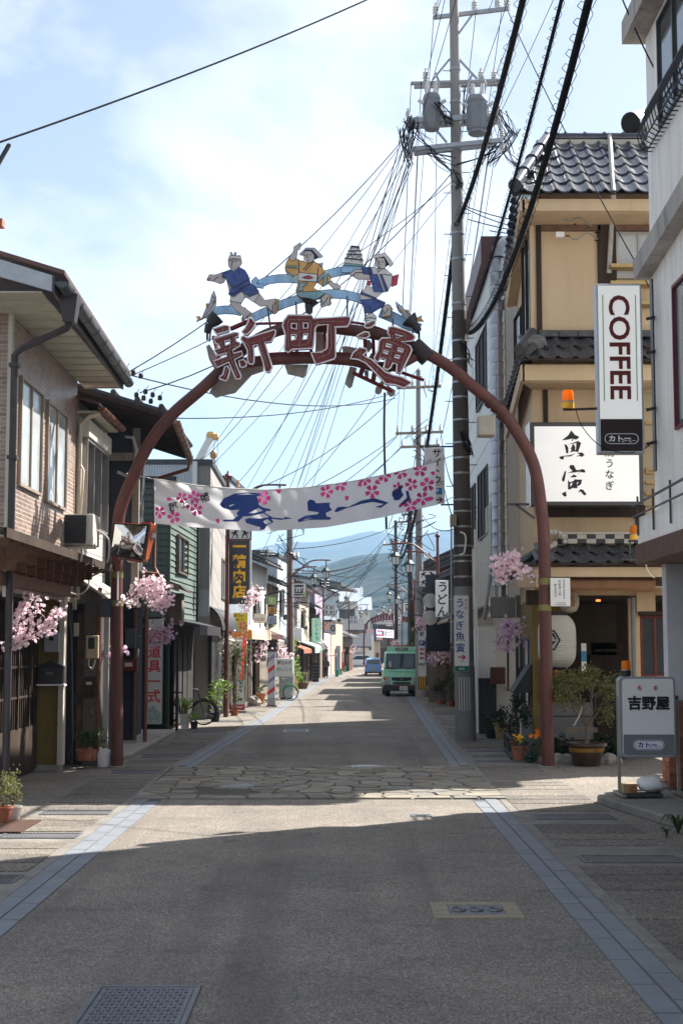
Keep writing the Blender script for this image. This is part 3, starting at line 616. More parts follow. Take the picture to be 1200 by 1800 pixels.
panel('castle_panel','painted white castle keep',z3,[
('x',SKYB,.0,[(0,395),(30,370),(300,382),(380,400),(380,470),(0,470)]),('keep',PWHITE,.012,[(48,290),(130,100),(250,105),(300,290),(305,375),(40,362)]),
('roof',HAIR,.02,[(120,108),(140,92),(148,80),(155,92),(235,98),(240,85),(246,100),(258,122)]),('roof',HAIR,.02,[(90,160),(275,158),(285,166),(85,170)]),('roof',HAIR,.02,[(65,205),(295,215),(300,224),(60,213)]),('roof',HAIR,.02,[(38,262),(312,290),(310,300),(40,272)]),('base',TEAL,.018,[(15,368),(45,335),(305,360),(300,384)])],
[([(75,262),(125,215),(170,275)],.012),([(190,280),(240,235),(285,288)],.012),([(130,200),(165,165),(200,205)],.012),([(130,130),(150,130)],.012),([(215,135),(235,135)],.012),([(135,305),(150,305)],.012),([(255,320),(280,320)],.012),([(170,235),(182,235)],.012)])
panel('fish_panel','painted silver fish leaping on the left',z1,[('x',PGREY,.0,[(270,600),(300,690),(298,790),(250,880),(150,960),(100,990),(160,850),(210,770),(240,660)]),('belly',PWHITE,.01,[(300,700),(298,790),(250,880),(150,960),(110,985),(240,840)]),('tail',ORNG,.012,[(100,985),(35,1015),(60,975),(30,945),(90,945)]),('fin',ORNG,.014,[(255,740),(285,730),(285,760),(260,785)]),('fin',ORNG,.014,[(165,775),(195,770),(190,830),(170,840)]),('fin',ORNG,.014,[(170,940),(215,930),(205,970),(150,965)])],[([(255,680),(285,700)],0)])
panel('fish_panel','painted silver fish leaping on the right',z3,[('x',PGREY,.0,[(760,875),(840,940),(920,1030),(1010,1100),(1070,1110),(1060,1160),(950,1140),(870,1080),(800,1010),(770,940)]),('belly',PWHITE,.01,[(790,960),(860,1040),(960,1110),(1060,1130),(1060,1160),(950,1140),(870,1080),(800,1010)]),('tail',ORNG,.012,[(1065,1105),(1130,1075),(1120,1120),(1160,1155),(1065,1155)]),('fin',ORNG,.014,[(900,990),(935,995),(960,1055),(925,1035)]),('fin',ORNG,.014,[(810,990),(845,1000),(830,1030),(810,1025)])],[([(800,930),(790,960)],0)])
for a_,b_ in(((372,560),(368,600)),((545,540),(545,560)),((730,565),(724,590)),((430,540),(440,575)),((470,540),(475,575)),((640,540),(645,575)),((690,560),(690,590)),((610,520),(610,575)),((520,530),(522,572))):MB().tube(pp([a_,b_],D+.03),.02,5).build('panel_strut',STEELD,arch)
for pts,k in(([(364,585),(368,570),(382,556)],0),([(543,550),(543,535),(545,528)],1),([(736,582),(728,570),(718,560)],2)):
 mb=MB(); q=pp(pts,D-.22); mb.tube([q[0],q[1]],[.07,.09],8); mb.tube([q[1],q[1].lerp(q[2],.5),q[2]],[.10,.15,.19 if k else .17],12)
 mb.tube([q[0],P(pts[0][0],pts[0][1]+12,D-.1)],.025,5); mb.build('spotlight',BLACK,arch,smooth=True)
 # ================================================================ BANNER
top=curve([(271,842),(300,846),(343,853),(409,859),(470,861),(500,859),(548,856),(621,846),(693,831),(766,812)])
bot=curve([(271,920),(330,926),(409,931),(458,934),(500,932),(572,927),(669,910),(766,888)])
def cloth(px,py,off=0.):
 u=(px-271)/495; v=(py-top(px))/(bot(px)-top(px))
 d=31.0+4.6*u-.25*math.sin(math.pi*u)+.035*math.sin(px*.045+v*3.5)*(1 if u<.75 else .6)+.02*math.sin(px*.11-v*5)+.05*v*math.sin(px*.021)+.045*math.sin((px-py*1.7)*.12)*max(0,1-u*3.2)+.045*math.sin((px+py*1.6)*.13)*max(0,u*3.5-2.5)
 return P(px,py,d-off)
ban=T('festival_banner','long white cloth banner printed with pink blossoms and bold blue script','banner',cloth(518,900))
mb=MB(); nx_,ny_=110,14
vs=[]
for j in range(ny_+1):
 for i in range(nx_+1):
  px=271+495*i/nx_; vs.append(cloth(px,lerp(top(px),bot(px),j/ny_)))
fs=[(j*(nx_+1)+i,(j+1)*(nx_+1)+i,(j+1)*(nx_+1)+i+1,j*(nx_+1)+i+1)for j in range(ny_)for i in range(nx_)]
mb.add(vs,fs); mb.build('cloth',mk('banner_cloth',(.90,.89,.92),.85,0,.03,4,.1,30,trans=.62),ban,smooth=True)
def conform(mb,loops,off):
 tri=tessellate_polygon([[V((p[0],p[1],0))for p in l]for l in loops]); fl=[p for l in loops for p in l]
 def rec(a,b,c,n):
  l=max(math.dist(a,b),math.dist(b,c),math.dist(c,a))
  if n==0 or l<5:mb.add([cloth(*a,off),cloth(*b,off),cloth(*c,off)],[(0,1,2)]); return
  if l==math.dist(a,b):m_=((a[0]+b[0])/2,(a[1]+b[1])/2); rec(a,m_,c,n-1); rec(m_,b,c,n-1)
  elif l==math.dist(b,c):m_=((c[0]+b[0])/2,(c[1]+b[1])/2); rec(a,b,m_,n-1); rec(a,m_,c,n-1)
  else:m_=((a[0]+c[0])/2,(a[1]+c[1])/2); rec(a,b,m_,n-1); rec(m_,b,c,n-1)
 for t in tri:rec(*[tuple(fl[i])for i in t],9)
zL,zR=zmap(260,820,.23333),zmap(500,800,.24167)
fl_=MB(); rq=random.Random(3)
def petal(cx,cy,a,r):
 pts=[]
 for t,q in((.12,0),(.5,.26),(.82,.30),(1.0,.16),(.9,0),(1.0,-.16),(.82,-.30),(.5,-.26)):pts.append((cx+r*(t*math.cos(a)-q*math.sin(a)),cy+r*(t*math.sin(a)+q*math.cos(a))))
 return[p for p in pts if 1][:8]
def ok(l):return[(min(764,max(273,x)),min(bot(min(764,max(273,x)))-.5,max(top(min(764,max(273,x)))+.5,y)))for x,y in l]
for zf,lst in((zL,[(88,345,48),(195,380,50),(255,235,44),(350,230,50),(365,325,50),(870,235,56)]),(zR,[(305,265,50),(405,215,50),(585,178,46),(637,265,54),(725,150,50),(845,125,52),(985,108,52),(922,212,48),(1038,215,54),(1003,315,52),(915,365,52),(825,235,40)])):
 for cx,cy,r in lst:
  c=zf((cx,cy)); rr_=r*(.2333 if zf is zL else .2417); a0=rq.uniform(0,1.2)
  for k in range(5):conform(fl_,[ok(petal(c[0],c[1],a0+k*1.2566,rr_))],.012)
for zf,lst in((zL,[(165,247,24),(300,308,24),(528,415,24),(978,185,24)]),(zR,[(452,318,24),(680,200,26),(550,205,26),(1075,130,24),(840,370,22),(1070,315,26),(230,458,20)])):
 for cx,cy,r in lst:
  c=zf((cx,cy)); a=rq.uniform(0,6.28); r*=.24; conform(fl_,[ok(petal(c[0]-r*math.cos(a),c[1]-r*math.sin(a),a,2*r))],.012)
fl_.build('blossom_print',PINKINK,ban)
bl_=MB()
for zf,loops in((zL,[[(540,285),(570,240),(650,205),(740,195),(840,200),(860,215),(820,225),(835,290),(870,310),(920,320),(925,335),(890,335),(880,350),(940,385),(1030,391),(1025,378),(1090,391),(1000,402),(930,394),(870,352),(770,374),(720,374),(680,415),(570,415),(562,400),(640,400),(680,370),(665,355),(690,325),(620,328),(560,310)],[(615,303),(612,292),(660,280),(640,294)],[(755,352),(833,312),(865,333),(800,352)],[(665,214),(740,203),(830,212),(740,210)]]),
(zL,[[(730,400),(760,388),(850,392),(920,380),(945,420),(900,440),(875,475),(840,478),(845,458),(780,438),(740,425)],[(868,412),(900,395),(930,420),(888,436)]]),
(zR,[[(165,340),(185,322),(215,330),(230,350),(330,345),(325,370),(345,400),(300,420),(305,445),(340,455),(330,470),(190,470),(100,488),(95,470),(150,440),(240,430),(250,415),(170,405)],[(128,474),(200,454),(160,474)]]),
(zR,[[(360,410),(385,378),(430,375),(460,378),(560,330),(650,312),(755,345),(700,383),(655,378),(700,365),(720,355),(640,340),(560,355),(440,390),(380,415)]]),
(zR,[[(785,260),(820,250),(830,220),(855,222),(850,260),(865,290),(835,325),(800,330),(780,290)]]),(zR,[[(880,258),(900,260),(915,320),(860,365),(845,350),(890,310)]])):
 conform(bl_,[[zf(p)for p in l]for l in loops],.02)
bl_.build('script_print',BLUEINK,ban)
tx_=MB()
for ch,(cx,cy),s_ in(('郡',(190,305),17),('上',(272,282),15),('八',(348,258),14),('幡',(430,232),17)):
 vs,fs=glyph(ch,.02); x0=min(p[0]for p in vs); x1=max(p[0]for p in vs); y0=min(p[1]for p in vs); y1=max(p[1]for p in vs); c=zL((cx,cy)); a=-.25
 q=[((p[0]-(x0+x1)/2)*s_,-(p[1]-(y0+y1)/2)*s_)for p in vs]
 tx_.add([cloth(c[0]+x*math.cos(a)-y*math.sin(a),c[1]+x*math.sin(a)+y*math.cos(a),.022)for x,y in q],fs)
tx_.build('small_lettering',INK,ban)
mb=MB(); mb.tube([cloth(271,842),P(222,832,29.1)],.008,4); mb.tube([cloth(273,919),P(262,938,29.2),P(215,940,28.9)],.010,4); mb.tube([cloth(766,812),P(797,800,36.7)],.010,4); mb.tube([cloth(765,888),P(800,872,36.7)],.010,4)
mb.tube([cloth(271+495*i/40,top(271+495*i/40)-.3)for i in range(41)],.010,4)
mb.build('rope',mk('rope',(.5,.48,.44),.8),ban)
# ================================================================ BUILDINGS: helpers
def win_side(par,X,y0,y1,z0,z1,sg,n=2,fm=None,gm=None,name='window',bars=0,dep=.05,label=None):
 fm=fm or ALU; gm=gm or GLASS; w_=.05; a,b=(X-.02,X+dep)if sg>0 else(X-dep,X+.02)
 mb=MB(); mb.box(a,b,y0,y1,z0,z0+w_); mb.box(a,b,y0,y1,z1-w_,z1); mb.box(a,b,y0,y0+w_,z0+w_,z1-w_); mb.box(a,b,y1-w_,y1,z0+w_,z1-w_)
 for i in range(1,n):c=lerp(y0,y1,i/n); mb.box(a,b-.012*sg if sg>0 else b,c-.025,c+.025,z0+w_,z1-w_)
 for i in range(bars):c=lerp(z0,z1,(i+1)/(bars+1)); mb.box(a,b-.02 if sg>0 else b,y0+w_,y1-w_,c-.012,c+.012)
 f_=mb.build(name,fm,par)
 if label:f_['label']=label
 for i in range(n):
  mb=MB(); c0,c1=lerp(y0,y1,i/n)+w_*.5,lerp(y0,y1,(i+1)/n)-w_*.5; xx=X+sg*.012; mb.box(min(xx,xx-.01*sg),max(xx,xx-.01*sg),c0,c1,z0+w_,z1-w_); mb.build('pane',gm,f_)
 return f_
def win_front(par,y,x0,x1,z0,z1,n=2,fm=None,gm=None,name='window',bars=0,dep=.05,label=None):
 fm=fm or ALU; gm=gm or GLASS; w_=.05
 mb=MB(); mb.box(x0,x1,y-dep,y+.02,z0,z0+w_); mb.box(x0,x1,y-dep,y+.02,z1-w_,z1); mb.box(x0,x0+w_,y-dep,y+.02,z0+w_,z1-w_); mb.box(x1-w_,x1,y-dep,y+.02,z0+w_,z1-w_)
 for i in range(1,n):c=lerp(x0,x1,i/n); mb.box(c-.025,c+.025,y-dep,y+.02,z0+w_,z1-w_)
 for i in range(bars):c=lerp(z0,z1,(i+1)/(bars+1)); mb.box(x0+w_,x1-w_,y-dep+.02,y+.02,c-.012,c+.012)
 f_=mb.build(name,fm,par)
 if label:f_['label']=label
 for i in range(n):
  mb=MB(); mb.box(lerp(x0,x1,i/n)+.025,lerp(x0,x1,(i+1)/n)-.025,y-.014,y-.004,z0+w_,z1-w_); mb.build('pane',gm,f_)
 return f_
def pipe(par,pts,r,mat,name='pipe',n=8,clips=None):
 o=MB().tube(pts,r,n).build(name,mat,par,smooth=True)
 return o
def brickmat(name,c1,c2,mortar,bw,rh,ax='yz',ms=.01,rough=.5,spec=.5):
 m=mk(name,c1,rough,spec=spec); nt=m.node_tree; N=nt.nodes; L=nt.links; b=N['Principled BSDF']
 geo=N.new('ShaderNodeNewGeometry'); sp=N.new('ShaderNodeSeparateXYZ'); L.new(geo.outputs['Position'],sp.inputs[0]); cb=N.new('ShaderNodeCombineXYZ')
 add=N.new('ShaderNodeMath'); L.new(sp.outputs['X'],add.inputs[0]); L.new(sp.outputs['Y'],add.inputs[1])
 L.new(add.outputs[0],cb.inputs['X']); L.new(sp.outputs['Z'],cb.inputs['Y'])
 t=N.new('ShaderNodeTexBrick'); L.new(cb.outputs[0],t.inputs['Vector']); t.inputs['Scale'].default_value=1; t.inputs['Brick Width'].default_value=bw; t.inputs['Row Height'].default_value=rh
 t.inputs['Mortar Size'].default_value=ms; t.inputs['Color1'].default_value=c1+(1,); t.inputs['Color2'].default_value=c2+(1,); t.inputs['Mortar'].default_value=mortar+(1,); t.inputs['Bias'].default_value=-.1
 n=N.new('ShaderNodeTexNoise'); n.inputs['Scale'].default_value=1.1; n.inputs['Detail'].default_value=7; L.new(geo.outputs['Position'],n.inputs['Vector'])
 r=N.new('ShaderNodeValToRGB'); r.color_ramp.elements[0].position=.3; r.color_ramp.elements[0].color=(.7,.7,.7,1); r.color_ramp.elements[1].position=.7; r.color_ramp.elements[1].color=(1.1,1.1,1.1,1); L.new(n.outputs['Fac'],r.inputs['Fac'])
 x=N.new('ShaderNodeMix'); x.data_type='RGBA'; x.blend_type='MULTIPLY'; x.inputs['Factor'].default_value=1; L.new(t.outputs['Color'],x.inputs['A']); L.new(r.outputs['Color'],x.inputs['B']); L.new(x.outputs['Result'],b.inputs['Base Color'])
 bp=N.new('ShaderNodeBump'); bp.invert=True; bp.inputs['Strength'].default_value=.6; bp.inputs['Distance'].default_value=.012; L.new(t.outputs['Fac'],bp.inputs['Height']); L.new(bp.outputs['Normal'],b.inputs['Normal'])
 return m
def ribmat(name,col,pitch,ax='x',rough=.5,metal=.0,dirt=.3,strength=.8): # corrugated sheet
 m=mk(name,col,rough,metal,.12,2,dirt=dirt,dcol=tuple(c*.45 for c in col),streak=True); nt=m.node_tree; N=nt.nodes; L=nt.links; b=N['Principled BSDF']
 geo=N.new('ShaderNodeNewGeometry'); sp=N.new('ShaderNodeSeparateXYZ'); L.new(geo.outputs['Position'],sp.inputs[0])
 add=N.new('ShaderNodeMath'); L.new(sp.outputs['X'],add.inputs[0]); L.new(sp.outputs['Y'],add.inputs[1])
 mu=N.new('ShaderNodeMath'); mu.operation='MULTIPLY'; mu.inputs[1].default_value=2*math.pi/pitch; L.new(add.outputs[0]if ax=='x' else sp.outputs['Z'],mu.inputs[0])
 si=N.new('ShaderNodeMath'); si.operation='SINE'; L.new(mu.outputs[0],si.inputs[0]); bp=N.new('ShaderNodeBump'); bp.inputs['Strength'].default_value=strength; bp.inputs['Distance'].default_value=pitch*.25
 L.new(si.outputs[0],bp.inputs['Height']); L.new(bp.outputs['Normal'],b.inputs['Normal'])
 return m
BRICKT=brickmat('facade_brick_tile',(.36,.245,.19),(.19,.125,.105),(.42,.37,.32),.21,.075,ms=.009,rough=.38)
CREAM=mk('cream_siding',(.55,.53,.47),.7,0,.1,2,dirt=.35,dcol=(.3,.28,.23),streak=True)
SOFF=mk('soffit_cream',(.48,.47,.38),.7,0,.12,2,dirt=.25,dcol=(.25,.23,.17))
CHAR=mk('charred_boards',(.028,.032,.042),.8,0,.3,3,.2,40,streak=True)
ROOFB=mk('brown_roof_sheet',(.12,.06,.05),.45,.2,.2,3,dirt=.3,dcol=(.2,.13,.1))
# ---------------------------------------------------------------- house 1: brick tile
h=T('brick_house','brown brick tiled house with deep cream soffit and dark gutter','house',(-6.5,26,0))
MB().box(-10,-5.45,23.0,29.0,3.3,7.88).build('upper_wall',BRICKT,h)
MB().box(-10,-5.96,23.0,27.9,0,3.3).build('ground_wall',TIMBER,h)
MB().box(-5.462,-5.40,22.94,23.1,3.2,7.86).build('corner_trim',CREAM,h)
mb=MB(); mb.slab([(-4.27,21.5,8.12),(-4.47,29.8,8.12),(-10,29.8,9.9),(-10,21.5,9.9)],(0,0,.07)); mb.build('roof',ROOFB,h)
mb=MB(); mb.slab([(-4.45,21.52,7.86),(-4.45,21.52,8.11),(-10,21.52,9.85),(-10,21.52,9.45)],(0,.05,0)); mb.build('bargeboard',mk('pale_zinc',(.42,.46,.50),.5,.3,.15,3,dirt=.3,dcol=(.25,.25,.25)),h)
for i in range(13):
 a,b=lerp(21.6,29.7,i/13),lerp(21.6,29.7,(i+1)/13)
 mb=MB(); mb.box(-6.2 if a<22.9 else -5.44,-4.64,a,b-.03,7.865,7.885); mb.box(-6.2 if a<22.9 else -5.44,-4.64,b-.03,b,7.84,7.88); mb.build('soffit_panel',SOFF,h)
mb=MB(); mb.slab([(-4.42,21.5,7.84),(-4.62,29.8,7.84),(-4.62,29.8,8.1),(-4.42,21.5,8.1)],(-.04,0,0)); mb.build('fascia',PIPED,h)
gut=mk('gutter_dark',(.07,.085,.085),.38,.1,.25,4)
def gutter(par,a,b,r,mat,nb=9):
 a,b=V(a),V(b); d=(b-a).normalized(); s=d.cross(UZ); mb=MB(); k=9; vs=[]; fs=[]
 for p in(a,b):
  for rad in(r,r*.86):
   for j in range(k):t=math.pi*j/(k-1); vs.append(p+s*(rad*math.cos(t))-UZ*(rad*math.sin(t)))
 for q in(0,1):
  for j in range(k-1):fs.append((q*k+j,q*k+j+1,2*k+q*k+j+1,2*k+q*k+j))
 for e in(0,2*k):
  for j in range(k-1):fs.append((e+j,e+j+1,e+k+j+1,e+k+j))
 fs.append((0,k,3*k,2*k)); fs.append((k-1,2*k-1,4*k-1,3*k-1)); fs.append(tuple(range(k)))
 mb.add(vs,fs)
 for i in range(nb):
  p=a.lerp(b,(i+.5)/nb); mb.tube([p+s*(r*1.03*math.cos(math.pi*j/6))-UZ*(r*1.03*math.sin(math.pi*j/6))for j in range(7)],.012,4)
 return mb.build('gutter',mat,par,smooth=True)
gutter(h,(-4.30,21.45,8.0),(-4.52,29.85,8.0),.11,gut)
mb=MB(); mb.hexa([(-4.39,22.0,7.5),(-4.21,22.0,7.5),(-4.21,22.25,7.5),(-4.39,22.25,7.5)],[(-4.45,21.95,7.95),(-4.15,21.95,7.95),(-4.15,22.3,7.95),(-4.45,22.3,7.95)]); mb.build('rainwater_head',PIPED,h,bev=.01)
pipe(h,[(-4.30,22.12,7.52),(-4.35,22.12,7.42),(-5.15,22.6,7.2),(-5.28,22.66,7.1),(-5.28,22.66,.05)],.06,PIPED,'downpipe')
for z in(6.9,5.4,4.0,2.4):MB().box(-5.36,-5.2,22.58,22.74,z,z+.06).build('pipe_bracket',PIPED,h)
win_side(h,-5.45,23.75,25.5,5.1,6.98,1,2,mk('pale_bronze',(.34,.28,.23),.5,.3),GLASSL,dep=.06); win_side(h,-5.45,25.95,27.8,5.05,6.95,1,2,MT['pale_bronze'],GLASSL,dep=.06)
# canopy over the door, on stepped brackets
mb=MB(); mb.slab([(-4.62,19.5,3.98),(-4.62,28.75,3.98),(-5.44,28.75,4.19),(-5.44,19.5,4.19)],(0,0,.05)); mb.build('canopy_roof',mk('canopy_sheet',(.04,.037,.036),.75,0,.25,4,dirt=.3,dcol=(.14,.12,.1)),h)
for i in range(12):
 y=20.2+i*.74
 mb=MB(); mb.box(-5.44,-4.72,y,y+.1,3.86,3.95); mb.box(-5.44,-4.98,y+.012,y+.09,3.73,3.858); mb.box(-5.44,-5.14,y+.02,y+.085,3.6,3.728); mb.build('bracket',TIMBR,h)
MB().box(-5.5,-5.36,20,28.2,3.38,3.598).build('beam',TIMBR,h)
MB().box(-4.64,-4.60,19.5,28.76,3.9,4.04).build('canopy_edge',TIMBER,h)
# lattice door on the recessed wall
dr=MB().box(-5.96,-5.90,23.2,27.86,.06,.9).build('sliding_door',TIMBER,h)
for i in range(30):
 y=23.25+i*.158; mb=MB(); mb.box(-5.955,-5.91+(.03 if i%6==0 else 0),y,y+(.07 if i%6==0 else .03),.9,3.2); mb.build('lattice_bar',TIMBER,dr)
mb=MB(); mb.box(-5.95,-5.905,23.2,27.86,2.0,2.05); mb.box(-5.95,-5.905,23.2,27.86,1.45,1.49); mb.build('lattice_rail',TIMBER,dr)
MB().box(-5.957,-5.953,23.2,27.86,.9,3.2).build('pane',mk('dark_paper_glass',(.07,.065,.055),.25,spec=.6),dr)
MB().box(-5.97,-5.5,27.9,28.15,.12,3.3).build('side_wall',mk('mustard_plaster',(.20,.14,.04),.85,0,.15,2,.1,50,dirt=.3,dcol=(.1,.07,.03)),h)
MB().box(-5.97,-5.45,27.84,28.2,0,.119).build('plinth',CONC,h)
MB().box(-5.5,-5.40,27.82,28.1,.12,3.4).build('corner_post',PIPEW,h)
# ground floor next door: pebble pillar, boards, pipes
h2=T('cream_house','narrow cream sided house with shuttered window behind the air conditioner','house',(-6,30.8,0))
MB().box(-10,-5.45,29.01,32.8,3.3,7.6).build('upper_wall',CREAM,h2)
for i in range(9):
 z=4.0+i*.42; MB().box(-5.452,-5.443,29.02,32.79,z,z+.014).build('siding_joint',mk('joint_dark',(.25,.24,.21),.9),h2)  # darker line along each siding joint
MB().box(-6.4,-4.95,29.35,32.2,0,3.28).build('ground_wall',CHAR,h2)
MB().box(-5.42,-5.28,29.29,29.345,.1,3.1).build('board_strip',TIMBR,h2)
for i in range(16):MB().box(-5.415,-5.285,29.275,29.288,.12+i*.18,.12+i*.18+.165).build('board',TIMBR,h2)
MB().box(-5.25,-4.92,29.15,29.34,.0,3.3).build('pillar',speck('pebble_dash',[(.07,.065,.06),(.15,.14,.13),(.24,.22,.2)],90,.6),h2)
MB().box(-5.285,-5.255,29.2,29.34,0,3.2).build('pillar_edge',STEELD,h2)
mb=MB(); mb.box(-4.86,-4.76,29.22,29.34,0,3.1); mb.build('steel_strip',ALU,h2)
pipe(h2,[(-4.94,29.12,3.6),(-4.94,29.12,.3)],.045,PIPEB,'downpipe')
mb=MB(); mb.slab([(-4.98,28.9,7.35),(-4.98,31.7,7.35),(-10,31.7,9.0),(-10,28.9,9.0)],(0,0,.06)); mb.build('roof',ROOFB,h2)
gutter(h2,(-4.93,28.85,7.3),(-4.93,31.7,7.3),.085,PIPEB,5)
MB().box(-5.44,-5.02,28.95,31.68,7.2,7.24).build('soffit',SOFF,h2)
MB().box(-5.44,-5.2,29.05,31.9,6.72,7.1).build('shutter_box',CREAM,h2,bev=.015)
win_side(h2,-5.44,29.15,31.85,4.9,6.71,1,3,ALU,GLASS,dep=.2)
pipe(h2,[(-4.97,29.0,7.2),(-5.2,29.0,7.12),(-5.38,29.02,6.95),(-5.38,29.02,3.35)],.05,PIPEW,'downpipe')
pipe(h2,[(-5.34,28.95,6.1),(-5.28,28.92,6.0),(-5.3,28.92,5.6),(-5.33,28.95,5.1)],.025,PIPEW,'conduit')
mb=MB(); mb.slab([(-4.75,29.0,3.35),(-4.75,32.5,3.35),(-5.44,32.5,3.8),(-5.44,29.0,3.8)],(0,0,.05)); mb.build('lean_to_roof',CREAM,h2)
# ---------------------------------------------------------------- house 3: charred boards, deep eaves
h3=T('charred_board_house','black timber house with exposed rafters and rusty gutter behind the mirror','house',(-5.5,35.5,0))
MB().box(-10,-5.32,33.6,38.2,0,7.75).build('wall',CHAR,h3)
MB().box(-5.6,-4.88,33.0,33.2,3.5,7.3).build('wing_wall',CHAR,h3)
MB().box(-4.876,-4.72,32.95,33.12,3.3,7.5).build('post',TIMBG,h3)
MB().box(-5.4,-4.62,32.84,32.94,6.72,6.9).build('beam',TIMBG,h3)
mb=MB(); mb.slab([(-3.8,32.0,7.62),(-4.18,38.4,7.62),(-10,38.4,9.5),(-10,32.0,9.5)],(0,0,.1)); mb.build('roof',TILEO,h3)
for i in range(15):
 y=32.15+i*.42; xe=lerp(-3.85,-4.2,i/14)
 mb=MB(); mb.bar((xe,y,7.5),(-6.5,y,7.5+(6.5+xe)*.32),.07,.1); mb.build('rafter',TIMBER,h3)
mb=MB(); mb.slab([(-3.82,32.0,7.52),(-3.82,32.0,7.63),(-10,32.0,9.6),(-10,32.0,9.45)],(0,-.04,0)); mb.build('bargeboard',TIMBER,h3)
rg=mk('rusty_gutter',(.22,.13,.085),.5,.2,.35,6,dirt=.4,dcol=(.1,.06,.045))
gutter(h3,(-3.76,31.95,7.52),(-4.13,38.4,7.52),.1,rg,8)
pipe(h3,[(-4.12,38.3,7.42),(-4.16,38.3,7.2),(-5.0,38.35,6.95),(-5.06,38.36,6.8),(-5.06,38.36,4.55),(-4.98,38.3,4.4),(-4.9,38.3,4.3),(-4.9,38.3,3.6)],.055,PIPEB,'downpipe')
pipe(h3,[(-5.4,37.6,4.35),(-4.85,37.6,4.3),(-4.72,37.6,4.15),(-4.72,37.6,3.6)],.06,PIPEB,'waste_pipe')
mb=MB(); mb.slab([(-3.95,34.8,3.86),(-4.15,39.2,3.86),(-5.1,39.2,4.25),(-5.1,34.8,4.25)],(0,0,.05)); mb.build('lean_to_roof',ribmat('rust_corrugated',(.17,.10,.07),.08,dirt=.4),h3)
mb=MB(); mb.slab([(-3.97,34.78,3.74),(-3.97,34.78,3.9),(-5.4,34.78,4.35),(-5.4,34.78,4.2)],(0,.04,0)); mb.build('lean_to_board',TIMBG,h3)
MB().box(-4.75,-4.3,38.4,39.0,3.0,3.84).build('shutter_case',TIMBG,h3)
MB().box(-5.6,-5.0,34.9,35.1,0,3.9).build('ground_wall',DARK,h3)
MB().box(-5.42,-5.1,34.85,34.895,.15,2.3).build('door',mk('door_black',(.02,.022,.03),.5),h3)
MB().box(-5.06,-5.0,34.82,34.9,0,3.3).build('door_post',TIMBR,h3)
MB().box(-5.45,-4.95,34.7,34.88,0,.14).build('step',CONC,h3)
pipe(h3,[(-4.76,34.8,3.4),(-4.76,34.8,.0)],.05,PIPEB,'downpipe');
pipe(h3,[(-5.05,33.0,7.3),(-4.85,32.8,7.25),(-4.75,32.75,6.95),(-4.8,32.75,6.5),(-5.0,32.8,6.35),(-5.2,32.85,6.45)],.04,mk('grey_hose',(.40,.39,.38),.6),'hose')
mb=MB()
for i in range(10):mb.tube([(-4.1-i*.55,32.0,7.85+i*.17),(-4.1-i*.55,38.3,7.85+i*.17)],.07,6)
mb.build('tile_ridge',TILEO,h3)
# ---------------------------------------------------------------- house 4: green lap siding
h4=T('green_siding_house','house with dark green horizontal siding behind the left end of the banner','house',(-6,44,0))
GRN=mk('green_siding',(.105,.145,.125),.6,0,.12,3,.05,30,dirt=.2,dcol=(.07,.09,.08),streak=True)
xs4=lambda y:-4.97+.024*(y-41)
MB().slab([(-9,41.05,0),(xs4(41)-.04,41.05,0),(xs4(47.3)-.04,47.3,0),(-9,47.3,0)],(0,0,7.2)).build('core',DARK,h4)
for i in range(21):
 z=3.25+i*.187
 mb=MB(); mb.hexa([(-5.9,40.985,z),(xs4(41)-.0,40.985,z),(xs4(41)-.03,41.045,z),(-5.9,41.045,z)],[(-5.9,41.02,z+.185),(xs4(41)-.02,41.02,z+.185),(xs4(41)-.03,41.045,z+.185),(-5.9,41.045,z+.185)])
 mb.build('siding_board',GRN,h4)
 mb=MB(); mb.hexa([(xs4(41)-.03,41.0,z),(xs4(41)+.02,41.0,z),(xs4(47.3)+.02,47.3,z),(xs4(47.3)-.03,47.3,z)],[(xs4(41)-.03,41.0,z+.185),(xs4(41)-.015,41.0,z+.185),(xs4(47.3)-.015,47.3,z+.185),(xs4(47.3)-.03,47.3,z+.185)])
 mb.build('siding_board',GRN,h4)
MB().box(xs4(41)-.03,xs4(41)+.035,40.96,41.03,3.2,7.2).build('corner_trim',GRN,h4)
win_side(h4,xs4(43.5)+.02,42.3,44.9,4.6,5.75,1,2,ALUB,GLASS,dep=.07)
MB().slab([(-9,40.9,7.2),(xs4(41)+.2,40.9,7.2),(xs4(47.3)+.2,47.3,7.2),(-9,47.3,7.2)],(0,0,.12)).build('roof',STEELD,h4)
MB().box(-5.02,-4.93,40.9,41.04,0,3.2).build('corner_post',mk('dark_green_paint',(.035,.055,.048),.6),h4)
mb=MB(); mb.slab([(-4.95,41.2,3.15),(-4.1,41.2,2.95),(-4.0,47.2,2.95),(-4.8,47.2,3.15)],(0,0,.08)); mb.build('canopy',STEELD,h4)
MB().slab([(-4.12,41.18,2.75),(-4.02,47.2,2.75),(-4.02,47.2,3.04),(-4.12,41.18,3.04)],(.03,0,0)).build('canopy_fascia',PIPED,h4)
pipe(h4,[(xs4(46.8)+.1,46.8,7.0),(xs4(46.8)+.1,46.8,3.1)],.05,PIPED,'downpipe')
MB().box(-4.78,-4.70,41.3,41.38,0,2.9).build('canopy_post',PIPED,h4)
win_side(h4,-4.93,41.6,46.8,.1,2.8,1,4,TIMBER,DARK,'sliding_door',dep=.06)
